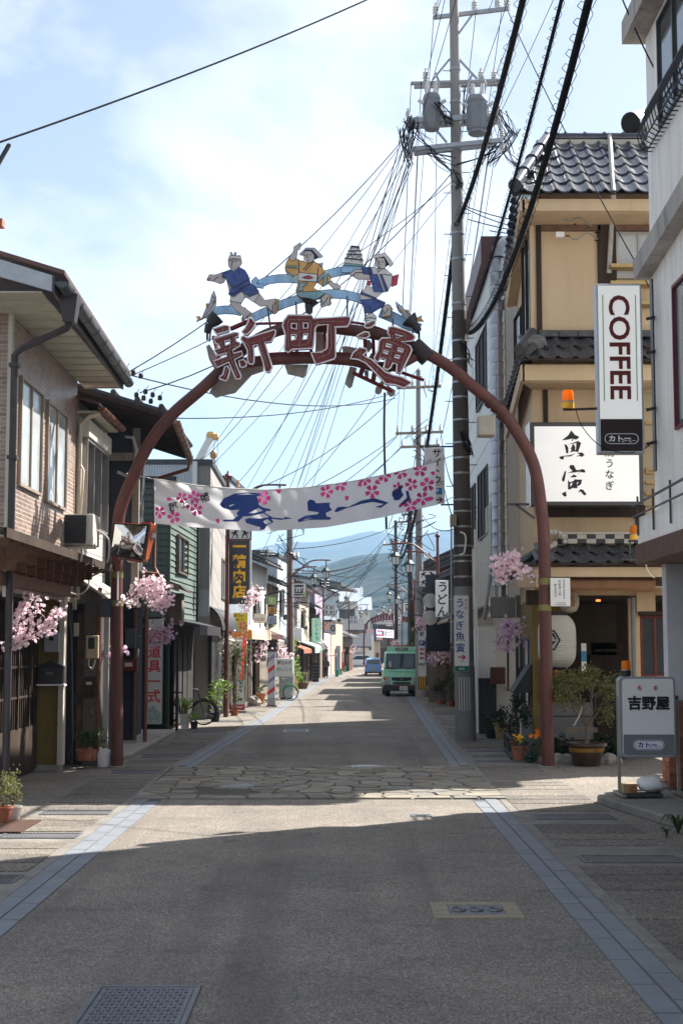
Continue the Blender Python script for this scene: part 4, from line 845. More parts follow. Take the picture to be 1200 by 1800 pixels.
# ---------------------------------------------------------------- street fronts further along
def shop(name,label,sd,xf,d0,d1,zt,wall,roof='flat',over=.35,rmat=None,wins=(),fwins=(),ground=None,gz=2.7,canopy=None,cat='house',gmat=None,trim=None,wfm=None,wgm=None,back=6):
 xa,xb=xf if isinstance(xf,tuple)else(xf,xf); t=T(name,label,cat,((xa+xb)/2-sd*2,(d0+d1)/2,0)); X0,X1=xa-sd*back,xb-sd*back
 mb=MB(); mb.slab([(X0,d0,0),(xa,d0,0),(xb,d1,0),(X1,d1,0)],(0,0,zt)); mb.build('wall',wall,t)
 rmat=rmat or STEELD
 if roof=='flat':mb=MB(); mb.slab([(X0,d0-.08,zt),(xa+sd*.08,d0-.08,zt),(xb+sd*.08,d1,zt),(X1,d1,zt)],(0,0,.18)); mb.build('parapet',rmat,t)
 elif roof=='eave':
  mb=MB(); mb.slab([(xa+sd*over*2,d0-over,zt-.1),(xb+sd*over*2,d1+.1,zt-.1),(X1,d1+.1,zt+back*.4),(X0,d0-over,zt+back*.4)],(0,0,.14)); rf=mb.build('roof',rmat,t)
  if d0<90:
   n_=int((d1-d0)/.32)
   mb=MB()
   for i in range(n_):y=lerp(d0-over,d1,(i+.5)/n_); xe=lerp(xa,xb,(i+.5)/n_)+sd*over*2; mb.tube([(xe,y,zt+.06),(xe-sd*back*.6,y,zt+.06+back*.27)],.07,6)
   stuff(mb.build('tile_row',rmat,rf))
  mb=MB(); mb.slab([(X0,d0,zt),(xa,d0,zt),(X0,d0,zt+back*.38)],(0,.1,0)); mb.build('gable',wall,t)
  MB().tube([(xa+sd*(over*2+.05),d0-over,zt-.08),(xb+sd*(over*2+.05),d1,zt-.08)],.06,6).build('gutter',PIPEB if d0%2<1 else PIPED,t,smooth=True)
 if ground and d0<110:MB().slab([(xa,d0-.02,0),(xa+sd*.04,d0-.02,0),(xb+sd*.04,d1,0),(xb,d1,0)],(0,0,gz)).build('front_boards',(TIMBER,CHAR,TIMBG)[int(d0)%3],t)
 for(a,b,z0,z1,n)in wins:
  y0,y1=lerp(d0,d1,a),lerp(d0,d1,b); win_side(t,lerp(xa,xb,(a+b)/2),y0,y1,z0,z1,sd,n,wfm,wgm,dep=.08)
 for(a,b,z0,z1,n)in fwins:
  x0,x1=sorted((xa-sd*a,xa-sd*b)); win_front(t,d0,x0,x1,z0,z1,n,wfm,wgm,dep=.06)
 if ground:
  y0,y1=lerp(d0,d1,ground[0]),lerp(d0,d1,ground[1]); win_side(t,(xa+xb)/2,y0,y1,.05,gz-.3,sd,ground[2],gmat or ALUB,GLASS,'shopfront',dep=.1)
 if canopy:
  ct_,cz,cw,cm=canopy; mb=MB(); mb.slab([(xa,d0+.1,cz+cw*.35),(xa+sd*cw,d0+.1,cz),(xb+sd*cw,d1-.1,cz),(xb,d1-.1,cz+cw*.35)],(0,0,.07)); mb.build('canopy',cm,t)
  mb=MB(); mb.slab([(xa+sd*cw,d0+.1,cz-ct_),(xb+sd*cw,d1-.1,cz-ct_),(xb+sd*cw,d1-.1,cz+.02),(xa+sd*cw,d0+.1,cz+.02)],(sd*.03,0,0)); mb.build('canopy_fascia',cm,t)
 return t
GREYW=mk('grey_plaster',(.30,.285,.27),.85,0,.15,1.2,.1,40,dirt=.35,dcol=(.17,.155,.145),streak=True)
WHITEW=mk('offwhite_wall',(.60,.59,.56),.8,0,.08,1.5,.1,40,dirt=.3,dcol=(.36,.34,.31),streak=True)
BEIGEW=mk('beige_wall',(.47,.40,.31),.85,0,.1,1.5,dirt=.3,dcol=(.28,.23,.17),streak=True)
BLUEW=ribmat('blue_grey_sheet',(.30,.36,.43),.12,dirt=.2); WHITEC=ribmat('white_corrugated',(.55,.62,.68),.09,dirt=.15)
PURP=mk('mauve_wall',(.34,.28,.36),.85,0,.15,1.2,dirt=.55,dcol=(.16,.13,.16),streak=True); PEACH=mk('peach_wall',(.60,.38,.28),.85,0,.08,1.2)
MINT=mk('mint_paint',(.42,.66,.53),.6,0,.1,2,dirt=.2,dcol=(.3,.42,.35)); BRKF=brickmat('far_brick',(.22,.10,.07),(.15,.075,.06),(.25,.2,.18),.25,.09)
ZINC=mk('zinc_sheet',(.36,.40,.44),.45,.4,.15,2)
l5=shop('carport_house','grey beige house with pale corrugated gable over a black carport',1,(-4.40,-4.55),47.5,56.6,8.5,GREYW,'flat',wins=[(.62,.97,4.2,5.7,3)],fwins=[(1.2,2.2,4.3,5.6,2)],wgm=GLASSL)
MB().slab([(-9,47.44,6.9),(-4.95,47.44,6.9),(-4.95,47.44,8.5),(-9,47.44,8.5)],(0,.05,0)).build('corrugated_gable',WHITEC,l5)
MB().box(-5.0,-4.84,47.36,47.49,6.8,8.6).build('corner_trim',WHITE,l5)
q=[(-4.60+.60*math.sin(math.pi*.5*i/8),3.0+.8*math.cos(math.pi*.5*i/8))for i in range(9)]; mb=MB()
for(a,b),(c,d)in zip(q,q[1:]):mb.slab([(a,47.6,b),(c,47.6,d),(c,55,d),(a,55,b)],(.03,0,-.03))
mb.build('curved_awning',mk('black_canvas',(.018,.02,.024),.6),l5)
MB().box(-4.42,-4.30,47.42,56,0,3.0).build('black_gate',mk('gate_black',(.022,.022,.024),.5),l5)
MB().slab([(-9,47.46,3.4),(-4.42,47.46,3.4),(-4.42,47.46,4.3),(-9,47.46,4.3)],(0,.03,0)).build('pale_panel',ZINC,l5)
l6=shop('butcher_shop','butcher shop with orange awning and flat blue grey upper storey',1,(-4.5,-4.1),57,64.5,9.1,BLUEW,'flat',wins=[(.2,.8,4.6,6.0,3)],ground=(.1,.9,4),canopy=(.3,3.0,.9,mk('pale_canvas',(.62,.50,.36),.7,0,.1)),cat='shop')
MB().slab([(-4.5,57.05,3.4),(-3.58,57.05,3.05),(-3.58,57.05,2.75),(-4.5,57.05,2.4)],(0,.03,0)).build('awning_side',mk('orange_canvas',(.72,.24,.05),.7,0,.1),l6)
MB().slab([(-4.9,57.05,8.5),(-3.4,57.05,8.2),(-3.2,64,8.2),(-4.9,64,8.5)],(0,0,.1)).build('eave',mk('dark_eave',(.06,.05,.05),.5),l6)
l7=shop('marukoshi_shop','small white shop with brown eave and posts beside the butcher',1,(-4.15,-3.7),65,71,6.3,WHITEW,'eave',rmat=TILEO,wins=[(.15,.85,3.9,5.2,3)],ground=(.1,.9,3),canopy=(.15,2.9,.8,ROOFB),cat='shop'); l7.name='corner_shop'; ORG['corner_shop']=ORG.get('marukoshi_shop')
shop('barber_shop','barber shop with grey tiled roof behind the striped pole',1,(-3.75,-3.4),71.2,77,5.6,BEIGEW,'eave',rmat=TILEO,wins=[(.2,.8,3.5,4.7,2)],ground=(.1,.9,3),canopy=(.2,2.7,.9,STEELD),cat='shop')
shop('brick_panel_house','tall house with brown brick end and pale blue panels',1,(-4.6,-3.6),88,97,8.2,BRKF,'flat',fwins=[(.1,.9,5.5,6.5,2)])
shop('pale_panel_house','pale blue grey panelled house behind the left utility pole',1,(-3.5,-3.1),77.5,84,7.3,mk('pale_blue_panel',(.45,.50,.55),.6,0,.08,1,dirt=.2,dcol=(.3,.33,.36)),'flat',wins=[(.2,.8,4.2,5.6,2)],ground=(.1,.9,2))
b9=shop('balcony_house','white house with black balcony rail above the planter stand',1,(-2.95,-2.6),84.5,90,5.9,WHITEW,'eave',rmat=STEELD,wins=[(.1,.9,3.6,5.0,2)],ground=(.1,.9,2),canopy=(.2,2.2,.7,TERRA))
MB().box(-2.8,-2.35,84.4,89,2.75,3.5).build('balcony',WHITE,b9)
for i in range(12):MB().box(-2.37,-2.34,84.42+i*.4,84.45+i*.4,3.5,4.3).build('baluster',BLACK,b9)
mb=MB(); mb.box(-2.38,-2.33,84.4,89,4.3,4.35)
for i in range(4):mb.box(-2.8+i*.13,-2.77+i*.13,84.42,84.45,3.5,4.3)
mb.build('balcony_rail',BLACK,b9)
shop('mint_awning_shop','beige shop front with a mint green awning and hanging sign',1,(-2.6,-2.25),90.2,99,6.2,BEIGEW,'eave',rmat=STEELD,wins=[(.1,.9,3.4,4.8,3)],ground=(.1,.9,4),canopy=(.35,2.35,.9,MINT),cat='shop')
shop('dark_eave_shop','old shop with black tiled eave beyond the mint awning',1,(-2.3,-1.9),99.2,107,5.2,TIMBER,'eave',rmat=TILEO,wins=[(.1,.9,3.3,4.3,3)],ground=(.1,.9,4),canopy=(.2,2.4,.8,TILEO),cat='shop')
shop('mauve_house','stained mauve house rising behind the street lamp',1,(-2.0,-1.5),107.2,115,6.5,PURP,'flat',wins=[(.1,.9,3.6,5.0,2)],ground=(.1,.9,2))
shop('white_panel_building','white panelled shop with green crates beyond the walker',1,(-1.45,-.95),115.2,122,3.6,WHITEW,'flat',ground=(.1,.9,3),cat='shop')
pe=shop('peach_building','plain peach coloured building at the far left kerb',1,(-.9,.1),126,138,4.6,PEACH,'flat',ground=(.3,.9,2),cat='building')
sh=shop('grey_gable_building','large grey building with long sloping roof edge behind the left shops',1,(-2.2,-.3),139,160,8.2,ZINC,'flat',back=4.5,cat='building')
mb=MB(); mb.slab([(-8.5,138.8,9.9),(-.05,138.8,8.4),(1.8,160,8.4),(-8.5,160,9.9)],(0,0,.25)); mb.build('roof',STEELD,sh)
MB().slab([(-8.2,138.95,8),(-2.2,138.95,8),(-2.2,138.95,8.75),(-8.2,138.95,9.8)],(0,.1,0)).build('gable_wall',ZINC,sh)
shop('timber_shop','brown timber shop with red vending panel past the peach building',1,(.2,1.2),139,149,3.4,TIMBR,'eave',rmat=TILEO,ground=(.1,.9,4),cat='shop')
# buildings that close the view where the street bends
def far_block(name,label,px0,px1,py0,d,dep,wall,roof='flat',rmat=None,wn=2,wz=(.5,.8),cat='building'):
 x0,x1=XX(px0,py0,d),XX(px1,py0,d); zt=ZZ(py0,d); t=T(name,label,cat,((x0+x1)/2,d,0))
 MB().box(x0,x1,d,d+dep,0,zt).build('wall',wall,t)
 if roof=='flat':MB().box(x0-.1,x1+.1,d-.1,d+dep,zt,zt+.2).build('parapet',rmat or STEELD,t)
 else:MB().slab([(x0-.3,d-.8,zt-.15),(x1+.3,d-.8,zt-.15),(x1+.3,d+dep/2,zt+dep*.22),(x0-.3,d+dep/2,zt+dep*.22)],(0,0,.2)).build('roof',rmat or TILEO,t)
 for i in range(wn):a=lerp(x0,x1,(i+.2)/wn); b=lerp(x0,x1,(i+.8)/wn); win_front(t,d,a,b,zt*wz[0],zt*wz[1],2,ALUB,GLASS)
 return t
far_block('white_house','white two storey house with wide dark window closing the street',585,633,1058,205,9,WHITEW,'gable',ZINC,1,(.72,.88))
far_block('white_house','small white house with pale roof right of the white two storey house',632,650,1073,196,8,WHITEW,'gable',ZINC,1,(.55,.75))
far_block('grey_green_house','grey green house behind the far arch',641,664,1068,226,9,mk('sage_wall',(.34,.41,.40),.8,0,.1,1),'flat',None,2,(.5,.7))
far_block('brown_front_shop','dark brown shop front above a white wall at the bend',612,636,1108,184,6,mk('brown_panel',(.26,.15,.07),.7,0,.15,1),'gable',TILEO,2,(.35,.55),'shop')
far_block('white_box_house','white box shaped house beside the garage',634,657,1116,180,6,WHITEW,'flat',ZINC,1,(.5,.75))
gx=far_block('garage','open grey garage with a white car at the end of the street',619,648,1137,172,6,WHITEW,'gable',STEELD,0,cat='garage')
MB().box(XX(623,1145,172),XX(642,1145,172),171.9,171.97,0,1.75).build('shutter',mk('shutter_grey',(.33,.34,.31),.7),gx)
far_block('ochre_shop','ochre and white shop just left of the blue car',648,668,1126,190,6,BEIGEW,'gable',ROOFB,2,(.2,.5),'shop')
far_block('dark_house','dark house with tiled roof behind the truck',664,700,1098,215,8,TIMBER,'gable',TILEO,2,(.4,.6))
far_block('apartment_block','pale grey apartment block far beyond the end of the street',560,590,1060,240,10,mk('pale_block',(.40,.42,.45),.8),'flat',None,3,(.55,.75))
far_block('blue_roof_house','house with blue grey roof beneath the mountains',596,622,1084,220,8,GREYW,'gable',mk('blue_roof',(.16,.24,.34),.5),2,(.4,.6))
# ================================================================ RIGHT SIDE: the unagi restaurant
rs=T('eel_restaurant','three storey ochre restaurant with dark glazed tile roofs','restaurant',(6.5,34,0))
sx=lambda y:4.15+.083*(y-30.6)
def foot(z0,z1,d0=30.6,d1=38,o=0.):return[(sx(d0)+o,d0,z0),(9.6,d0,z0),(9.6,d1,z0),(sx(d1)+o,d1,z0)],(0,0,z1-z0)
ze=ZZ(337,29.4); a,b=foot(3.5,ze-.3); MB().slab(a,b).build('wall',BEIGE,rs)
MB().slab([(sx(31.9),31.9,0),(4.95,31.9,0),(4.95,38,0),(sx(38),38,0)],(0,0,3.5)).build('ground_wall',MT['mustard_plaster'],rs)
MB().box(4.95,9.6,33.4,33.7,0,3.5).build('entrance_wall',TIMBER,rs)
MB().slab([(sx(30.6)+.01,30.62,3.48),(9.5,30.62,3.48),(9.5,33.4,3.48),(4.6,33.4,3.48)],(0,0,-.04)).build('entrance_ceiling',TIMBER,rs)
# roofs
def jtile(wd,ln): # one pan tile: an S in section, with a thick lower lip; local x across, y up the slope
 mb=MB(); k=10; prof=[]
 for i in range(k+1):
  t=i/k; prof.append((t*wd*1.04,.045*math.sin(math.pi*min(1,t/.34))if t<.34 else -.03*math.sin(math.pi*(t-.34)/.66)))
 vs=[(x,0,z)for x,z in prof]+[(x,ln*1.08,z-.035)for x,z in prof]+[(x,0,z-.035)for x,z in prof]; n=k+1
 mb.add(vs,[(i,i+1,n+i+1,n+i)for i in range(k)]+[(2*n+i,2*n+i+1,i+1,i)for i in range(k)]); return mb
tile_proto={}
def tile_at(par,loc,rx,key,mat=None):
 if key not in tile_proto:
  m_=jtile(*key[:2]); o=m_.build('roof_tile',mat or TILE,par,smooth=True); me=o.data
  me.transform(Matrix.Translation(ORG[par.name])); tile_proto[key]=o
 else:o=tile_proto[key].copy(); C.objects.link(o); o.parent=par
 o.location=V(loc)-ORG[par.name]; o.rotation_euler=(rx+random.uniform(-.008,.008),random.uniform(-.01,.01),random.uniform(-.006,.006)); ORG[o.name]=V(loc)
 return o
ze=ZZ(337,29.4); zr=ZZ(250,32.0); rise=zr-ze; run=2.6; sl_=math.atan2(rise,run); L_=math.hypot(rise,run); nr=6; wdt=.345
MB().slab([(3.72,29.4,ze-.06),(9.6,29.4,ze-.06),(9.6,32.0,zr-.06),(4.75,32.0,zr-.06)],(0,0,.03)).build('roof',TIMBER,rs)
MB().slab([(3.72,29.4,ze-.06),(4.75,32.0,zr-.06),(5.0,36.4,zr-.06),(4.45,38.6,ze-.06)],(0,0,.03)).build('roof',TILE,rs)
MB().slab([(4.75,32.0,zr-.08),(9.6,32.0,zr-.08),(9.6,36.4,zr-.08),(5.0,36.4,zr-.08)],(0,0,.04)).build('roof',TIMBER,rs)
for j in range(nr):
 t=j/nr; y=29.35+t*run; z=ze+.03+t*rise; xl=3.72+1.03*t
 for i in range(17):
  x=3.8+i*wdt
  if x+wdt*.4<xl or x>9.2:continue
  tile_at(rs,(x,y,z),sl_,(wdt,L_/nr,1))
for j in range(15): # tile ends along the street side eave
 t=j/15; p=V((3.70,29.5,ze+.02)).lerp(V((4.43,38.4,ze+.02)),t); q=V((4.75,32.0,zr)).lerp(V((5.0,36.4,zr)),t)
 mb=MB(); mb.tube([p,p.lerp(q,.45)],[.10,.08],8); mb.build('side_tile',TILE,rs,smooth=True)
for j in range(4): # round hip tiles
 a=V((3.66,29.25,ze+.1)).lerp(V((4.75,32.0,zr+.12)),j/4); b=V((3.66,29.25,ze+.1)).lerp(V((4.75,32.0,zr+.12)),(j+1.08)/4)
 mb=MB(); mb.tube([a,a.lerp(b,.15),b],[.15,.125,.115],12); mb.build('hip_tile',TILE,rs,smooth=True)
for j in range(11):
 x=4.7+j*.45; mb=MB(); mb.tube([(x,32.0,zr+.13),(x+.06,32.0,zr+.13),(x+.07,32,zr+.13),(x+.46,32.0,zr+.13)],[.125,.125,.10,.095],10); mb.build('ridge_tile',TILE,rs,smooth=True)
MB().box(4.75,9.6,31.9,32.1,zr-.1,zr+.04).build('ridge_bed',mk('ridge_mortar',(.5,.47,.4),.9),rs)
def fascia(z0,z1,d,x0,x1,name='fascia'):MB().box(x0,x1,d,d+.12,z0,z1).build(name,BEIGE,rs)
fascia(ze-.36,ze-.1,29.55,3.85,9.6)
MB().slab([(3.85,29.68,ze-.33),(9.6,29.68,ze-.33),(9.6,30.6,ze-.33),(sx(30.6),30.6,ze-.33)],(0,0,-.04)).build('soffit',BEIGE,rs)
MB().slab([(3.80,29.55,ze-.36),(3.80,29.55,ze-.12),(4.52,38.2,ze-.12),(4.52,38.2,ze-.36)],(.1,0,0)).build('fascia',BEIGE,rs)
MB().slab([(3.90,29.68,ze-.33),(4.62,38.2,ze-.33),(sx(38),38,ze-.33),(sx(30.6),30.6,ze-.33)],(0,0,-.04)).build('soffit',BEIGE,rs)
# timber frame on the front
yb=30.57
def onfront(px0,px1,py0,py1,mat,name,d=30.57,th=.06,par=None):
 a,b=P(px0,py1,d),P(px1,py0,d); return MB().box(a.x,b.x,d-th,d+.025,a.z,b.z).build(name,mat,par or rs)
onfront(1055,1079,350,735,TIMBER,'timber_post'); onfront(950,1054,391,406,TIMBR,'timber_beam'); onfront(1080,1160,391,406,TIMBR,'timber_beam'); onfront(942,1160,349,356,TIMBER,'timber_beam',th=.04)
onfront(944,950,391,600,TIMBER,'timber_post',th=.03)
a,b=P(1083,490,30.57),P(1160,408,30.57); win_front(rs,30.57,a.x,b.x,a.z,b.z,2,ALU,GLASSL)
for py in(470,500,535):onfront(1068,1160,py,py+6,mk('yellow_rail',(.42,.30,.12),.6),'balcony_rail',th=.35)
win_side(rs,sx(31.5)-.0,31.0,32.4,ZZ(590,31.6),ZZ(410,31.6),-1,2,TIMBER,GLASS); win_side(rs,sx(34.5),33.5,36,9.0,10.8,-1,2,TIMBER,GLASS)
# middle roof
zm=ZZ(629,29.4); zmt=ZZ(592,30.5)
def small_roof(z0,z1,x0,x1,d0,d1,key,rows):
 L2=math.hypot(z1-z0,d1-d0); s2=math.atan2(z1-z0,d1-d0)
 MB().slab([(x0,d0,z0-.06),(x1,d0,z0-.06),(x1,d1,z1-.06),(x0+.3,d1,z1-.06)],(0,0,.03)).build('roof',TIMBER,rs)
 for j in range(rows):
  i=0
  while x0+.1*j+i*.36<x1:tile_at(rs,(x0+.1*j+i*.36,lerp(d0,d1,j/rows),lerp(z0,z1,j/rows)+.03),s2,(.36,L2/rows,key),TILEO); i+=1
small_roof(zm,zmt,3.75,9.4,29.35,30.5,2,2)
MB().slab([(3.75,29.35,zm-.05),(3.75+.35,30.5,zmt-.05),(4.75,38,zmt-.05),(4.3,38.3,zm-.05)],(0,0,.06)).build('roof',TILEO,rs)
MB().tube([(3.72,29.25,zm+.14),(4.15,30.45,zmt+.08)],.12,10).build('hip_tile',TILEO,rs,smooth=True)
mb=MB(); mb.tube([(3.95,29.75,zm+.36),(4.15,29.95,zm+.52),(4.3,30.0,zm+.5),(4.38,30.0,zm+.38)],[.10,.13,.11,.04],8); mb.tube([(3.85,29.6,zm+.3),(4.2,29.9,zm+.42)],[.12,.16],8); mb.build('ridge_ornament',mk('ornament_tile',(.12,.115,.11),.6,0,.5,9,dirt=.5,dcol=(.34,.32,.3)),rs,smooth=True)
for j in range(12):MB().box(4.3+j*.42,4.3+j*.42+.4,30.35,30.55,zmt-.02,zmt+.12).build('ridge_tile',TILEO,rs)
for j in range(15):
 t=j/15; p=V((3.73,29.45,zm)).lerp(V((4.3,38.2,zm)),t); mb=MB(); mb.tube([p,p+V((.35,.1,.3))],[.1,.09],7); mb.build('side_tile',TILEO,rs,smooth=True)
fascia(zm-.44,zm-.1,29.6,3.82,9.5); MB().slab([(3.82,29.73,zm-.42),(9.5,29.73,zm-.42),(9.5,30.58,zm-.42),(sx(30.6),30.58,zm-.42)],(0,0,-.04)).build('soffit',BEIGE,rs)
MB().slab([(3.78,29.6,zm-.44),(3.78,29.6,zm-.1),(4.42,38,zm-.1),(4.42,38,zm-.44)],(.08,0,0)).build('fascia',BEIGE,rs)
onfront(962,1046,662,676,TIMBER,'timber_beam'); onfront(1130,1160,662,676,TIMBER,'timber_beam'); onfront(955,962,676,745,TIMBER,'timber_post',th=.03)
onfront(955,1132,889,909,TIMBER,'timber_beam',th=.1); onfront(1118,1126,742,945,TIMBER,'timber_post',th=.04)
for py in(742,780,824,828,846,866):onfront(1133,1152,py,py+5,mk('lattice_wood',(.45,.29,.12),.6),'window_lattice',th=.09)
onfront(1130,1160,690,890,mk('paper_screen',(.40,.33,.22),.8),'screen',th=.03)
# lower roof with black and white ridge
zl=ZZ(988,29.3); zlt=ZZ(958,30.4)
small_roof(zl,zlt,4.0,9.3,29.3,30.35,3,2)
MB().slab([(3.72,29.9,zl-.05),(4.0,29.3,zl-.05),(4.3,30.4,zlt-.05),(4.7,38,zlt-.05),(4.35,38,zl-.1)],(0,0,.06)).build('roof',TILEO,rs)
for j in range(14):t=j/14; p=V((3.72,29.9,zl)).lerp(V((4.33,38,zl)),t); mb=MB(); mb.tube([p,p+V((.4,.1,.25))],[.1,.09],7); mb.build('side_tile',TILEO,rs,smooth=True)
rw=mk('ridge_white',(.50,.47,.41),.85,0,.12,4,dirt=.25,dcol=(.3,.28,.25)); rb_=mk('ridge_black',(.05,.05,.05),.7)
for j in range(24):
 for k in range(2):
  x=4.62+j*.2; MB().box(x,x+.198,30.22,30.4,zlt+.02+k*.1,zlt+.118+k*.1).build('ridge_block',rw if(j+k)%2 else rb_,rs)
MB().box(4.6,9.4,30.2,30.42,zlt+.22,zlt+.26).build('ridge_cap',rw,rs)
oc=P(971,952,30.1); mb=MB()
for k in range(14):
 a=k/13*5.6; r=.26-.2*k/13; mb.lathe([(.045,-.045),(.06,0),(.045,.045)],oc+V((r*math.cos(a),0,r*math.sin(a))),6)
mb.tube([oc+V((-.1,0,-.15)),oc+V((-.1,0,-.5))],[.09,.05],6); mb.build('ridge_scroll',rw,rs)
fascia(ZZ(1014,29.4),zl-.1,29.4,4.0,9.4)
MB().slab([(3.72,30.0,zl-.5),(4.02,29.42,zl-.5),(4.02,29.42,zl-.1),(3.72,30.0,zl-.1)],(.06,.03,0)).build('fascia',BEIGE,rs)
MB().slab([(3.75,30.0,zl-.48),(9.3,29.55,zl-.48),(9.3,30.58,zl-.45),(sx(30.6),30.58,zl-.45)],(0,0,-.03)).build('soffit',BEIGE,rs)
a,b=P(985,1038,29.7),P(1152,1016,29.7); MB().box(a.x,b.x,29.65,29.95,a.z,b.z).build('log_beam',mk('log',(.26,.13,.065),.6,0,.2,3,.1,20),rs,bev=.06)
onfront(1118,1150,1040,1075,BEIGE,'wall_panel',d=30.6); onfront(1122,1170,1075,1082,TIMBER,'timber_beam')
a,b=P(1126,1190,30.7),P(1175,1083,30.7); win_front(rs,30.7,a.x,b.x,a.z,b.z,2,mk('red_brown_frame',(.15,.025,.018),.5),GLASS)
onfront(1108,1122,1040,1330,BEIGE,'wall_panel',d=30.7); onfront(1122,1175,1190,1300,TIMBER,'wall_panel',d=30.7)
pipe(rs,[P(1112,1050,30.5),P(1116,1330,30.5)],.05,mk('grey_pipe',(.2,.2,.21),.5),'downpipe')
a,b=P(1040,1330,33.38),P(1108,1130,33.38); dd=MB().box(a.x,b.x,33.3,33.4,0,b.z).build('door',TIMBER,rs)
for i in range(12):z=.2+i*.19; MB().box(a.x+.1,b.x-.1,33.27,33.3,z,z+.05).build('slat',TIMBER,dd)
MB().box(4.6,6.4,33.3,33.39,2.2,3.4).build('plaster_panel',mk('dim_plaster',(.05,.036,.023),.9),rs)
onfront(950,1040,1235,1300,mk('grey_base_tile',(.14,.14,.145),.7,0,.15,3),'base_wall',d=31.2,th=.1); onfront(950,1040,1258,1260,DARK,'base_joint',d=31.2,th=.104)
onfront(952,968,1160,1235,mk('poster_orange',(.42,.18,.05),.7),'poster',d=31.8); onfront(974,990,1168,1232,mk('poster_orange',(.42,.18,.05),.7),'poster',d=31.8)
win_side(rs,sx(33),32.1,34.0,1.0,2.6,-1,2,STEELD,GLASSL); win_side(rs,sx(36),34.6,37.4,.9,2.7,-1,3,STEELD,GLASS)
mb=MB(); mb.slab([(sx(32)-.02,31.95,2.0),(sx(32)-.45,31.95,1.35),(sx(34)-.45,34,1.35),(sx(34)-.02,34,2.0)],(0,0,.03)); mb.slab([(sx(32)-.02,31.95,2.0),(sx(32)-.02,31.95,1.38),(sx(32)-.45,31.95,1.36)],(0,.02,0)); mb.build('small_awning',mk('black_canvas',(.018,.02,.024),.6),rs)
MB().slab([(sx(31.9)-.03,31.88,0),(sx(31.9)-.03,31.88,.85),(sx(37)-.03,37,.85),(sx(37)-.03,37,0)],(.02,0,0)).build('stone_base',mk('grey_base_tile',(.14,.14,.145),.7),rs)
# rain pipe down the big roof, and roof vent
pipe(rs,[P(1071,238,31.9),P(1075,300,30.3),P(1078,336,29.4),P(1077,360,29.7),P(1075,385,30.45),P(1070,480,30.5)],.055,mk('pipe_mottled',(.40,.38,.35),.7,0,.2,10,dirt=.5,dcol=(.2,.18,.16)),'downpipe')
vt=P(1108,222,32.6); mb=MB(); mb.tube([vt+V((.75,.5,-1)),vt+V((.72,.45,-.3)),vt+V((.5,.25,.1)),vt+V((.22,.0,.14)),vt+V((-.05,-.25,-.02))],.27,16,cap=False); tag(mb.build('vent_pipe',mk('vent_steel',(.5,.5,.5),.35,.8),rs,smooth=True),'round steel vent bending over the ridge')
MB().tube([vt+V((.02,-.18,.02)),vt+V((-.03,-.23,-.01))],.255,16).build('vent_mouth',DARK,rs)
for px,py,b_ in((906,1042,1),):onfront(924,944,1038,1064,TIMBER,'wall_box',d=30.5,th=.2)
# ---------------------------------------------------------------- white building beyond, with the tin duct
wb=T('white_building','white panelled building with brown parapet and black windows behind the pole','building',(6.5,44,0))
wx=lambda y:4.15+.022*(y-39.2)
MB().slab([(wx(39.2),39.2,3.0),(9,39.2,3.0),(9,49.4,3.0),(wx(49.4),49.4,3.0)],(0,0,10.1)).build('upper_wall',mk('white_panel',(.60,.61,.60),.6,0,.06,1.2,dirt=.3,dcol=(.42,.42,.40),streak=True),wb)
MB().slab([(wx(39.2)+.02,39.22,0),(9,39.22,0),(9,49.4,0),(wx(49.4)+.02,49.4,0)],(0,0,3.0)).build('ground_wall',WHITEW,wb)
MB().slab([(wx(39.2)-.25,38.9,13.1),(9,38.9,13.1),(9,49.6,13.1),(wx(49.4)-.25,49.6,13.1)],(0,0,.75)).build('parapet',mk('brown_parapet',(.10,.045,.045),.5),wb)
MB().slab([(wx(39.2)-.02,39.18,3.0),(wx(39.2)-.02,39.18,6.4),(wx(49.4)-.02,49.4,6.4),(wx(49.4)-.02,49.4,3.0)],(.015,0,0)).build('ribbed_cladding',ribmat('beige_rib',(.42,.39,.33),.16,dirt=.2),wb)
for i in range(9):z=6.6+i*.78; MB().slab([(wx(39.2)-.006,39.19,z),(wx(39.2)-.006,39.19,z+.02),(wx(49.4)-.006,49.4,z+.02),(wx(49.4)-.006,49.4,z)],(.004,0,0)).build('panel_joint',mk('joint_grey',(.3,.3,.3),.9),wb)
win_side(wb,wx(42)-.02,40.2,43.5,9.6,11.7,-1,3,BLACK,DARK); win_side(wb,wx(42)-.02,40.2,43.2,5.6,7.6,-1,3,BLACK,DARK); win_side(wb,wx(46)-.02,45,48,5.6,7.6,-1,3,BLACK,DARK)
mb=MB(); mb.slab([(wx(39.3)-.55,38.9,3.35),(wx(39.3)+.1,38.9,3.6),(wx(46)+.1,46,3.6),(wx(46)-.55,46,3.35)],(0,0,.06)); mb.build('canopy',ribmat('canopy_rib',(.42,.42,.42),.12),wb)
MB().box(3.72,4.2,38.88,39.15,1.55,2.95).build('porch_wall',WHITE,wb); MB().box(3.72,4.2,38.86,39.15,.05,1.55).build('porch_dado',mk('dark_slat',(.035,.035,.04),.6),wb)
for i in range(12):MB().box(3.73,4.19,38.84,38.86,.1+i*.12,.19+i*.12).build('dado_slat',mk('dark_slat',(.035,.035,.04),.6),wb)
pipe(wb,[(3.66,38.8,5.6),(3.66,38.8,.1),(3.5,38.7,.02)],.04,WHITE,'downpipe')
du=T('exhaust_duct','tall segmented stainless exhaust duct on the restaurant flank','duct',(4.2,38.3,2.5))
mb=MB(); z0_,z1_=ZZ(1052,38.3),ZZ(455,38.3); n_=26; pr=[]
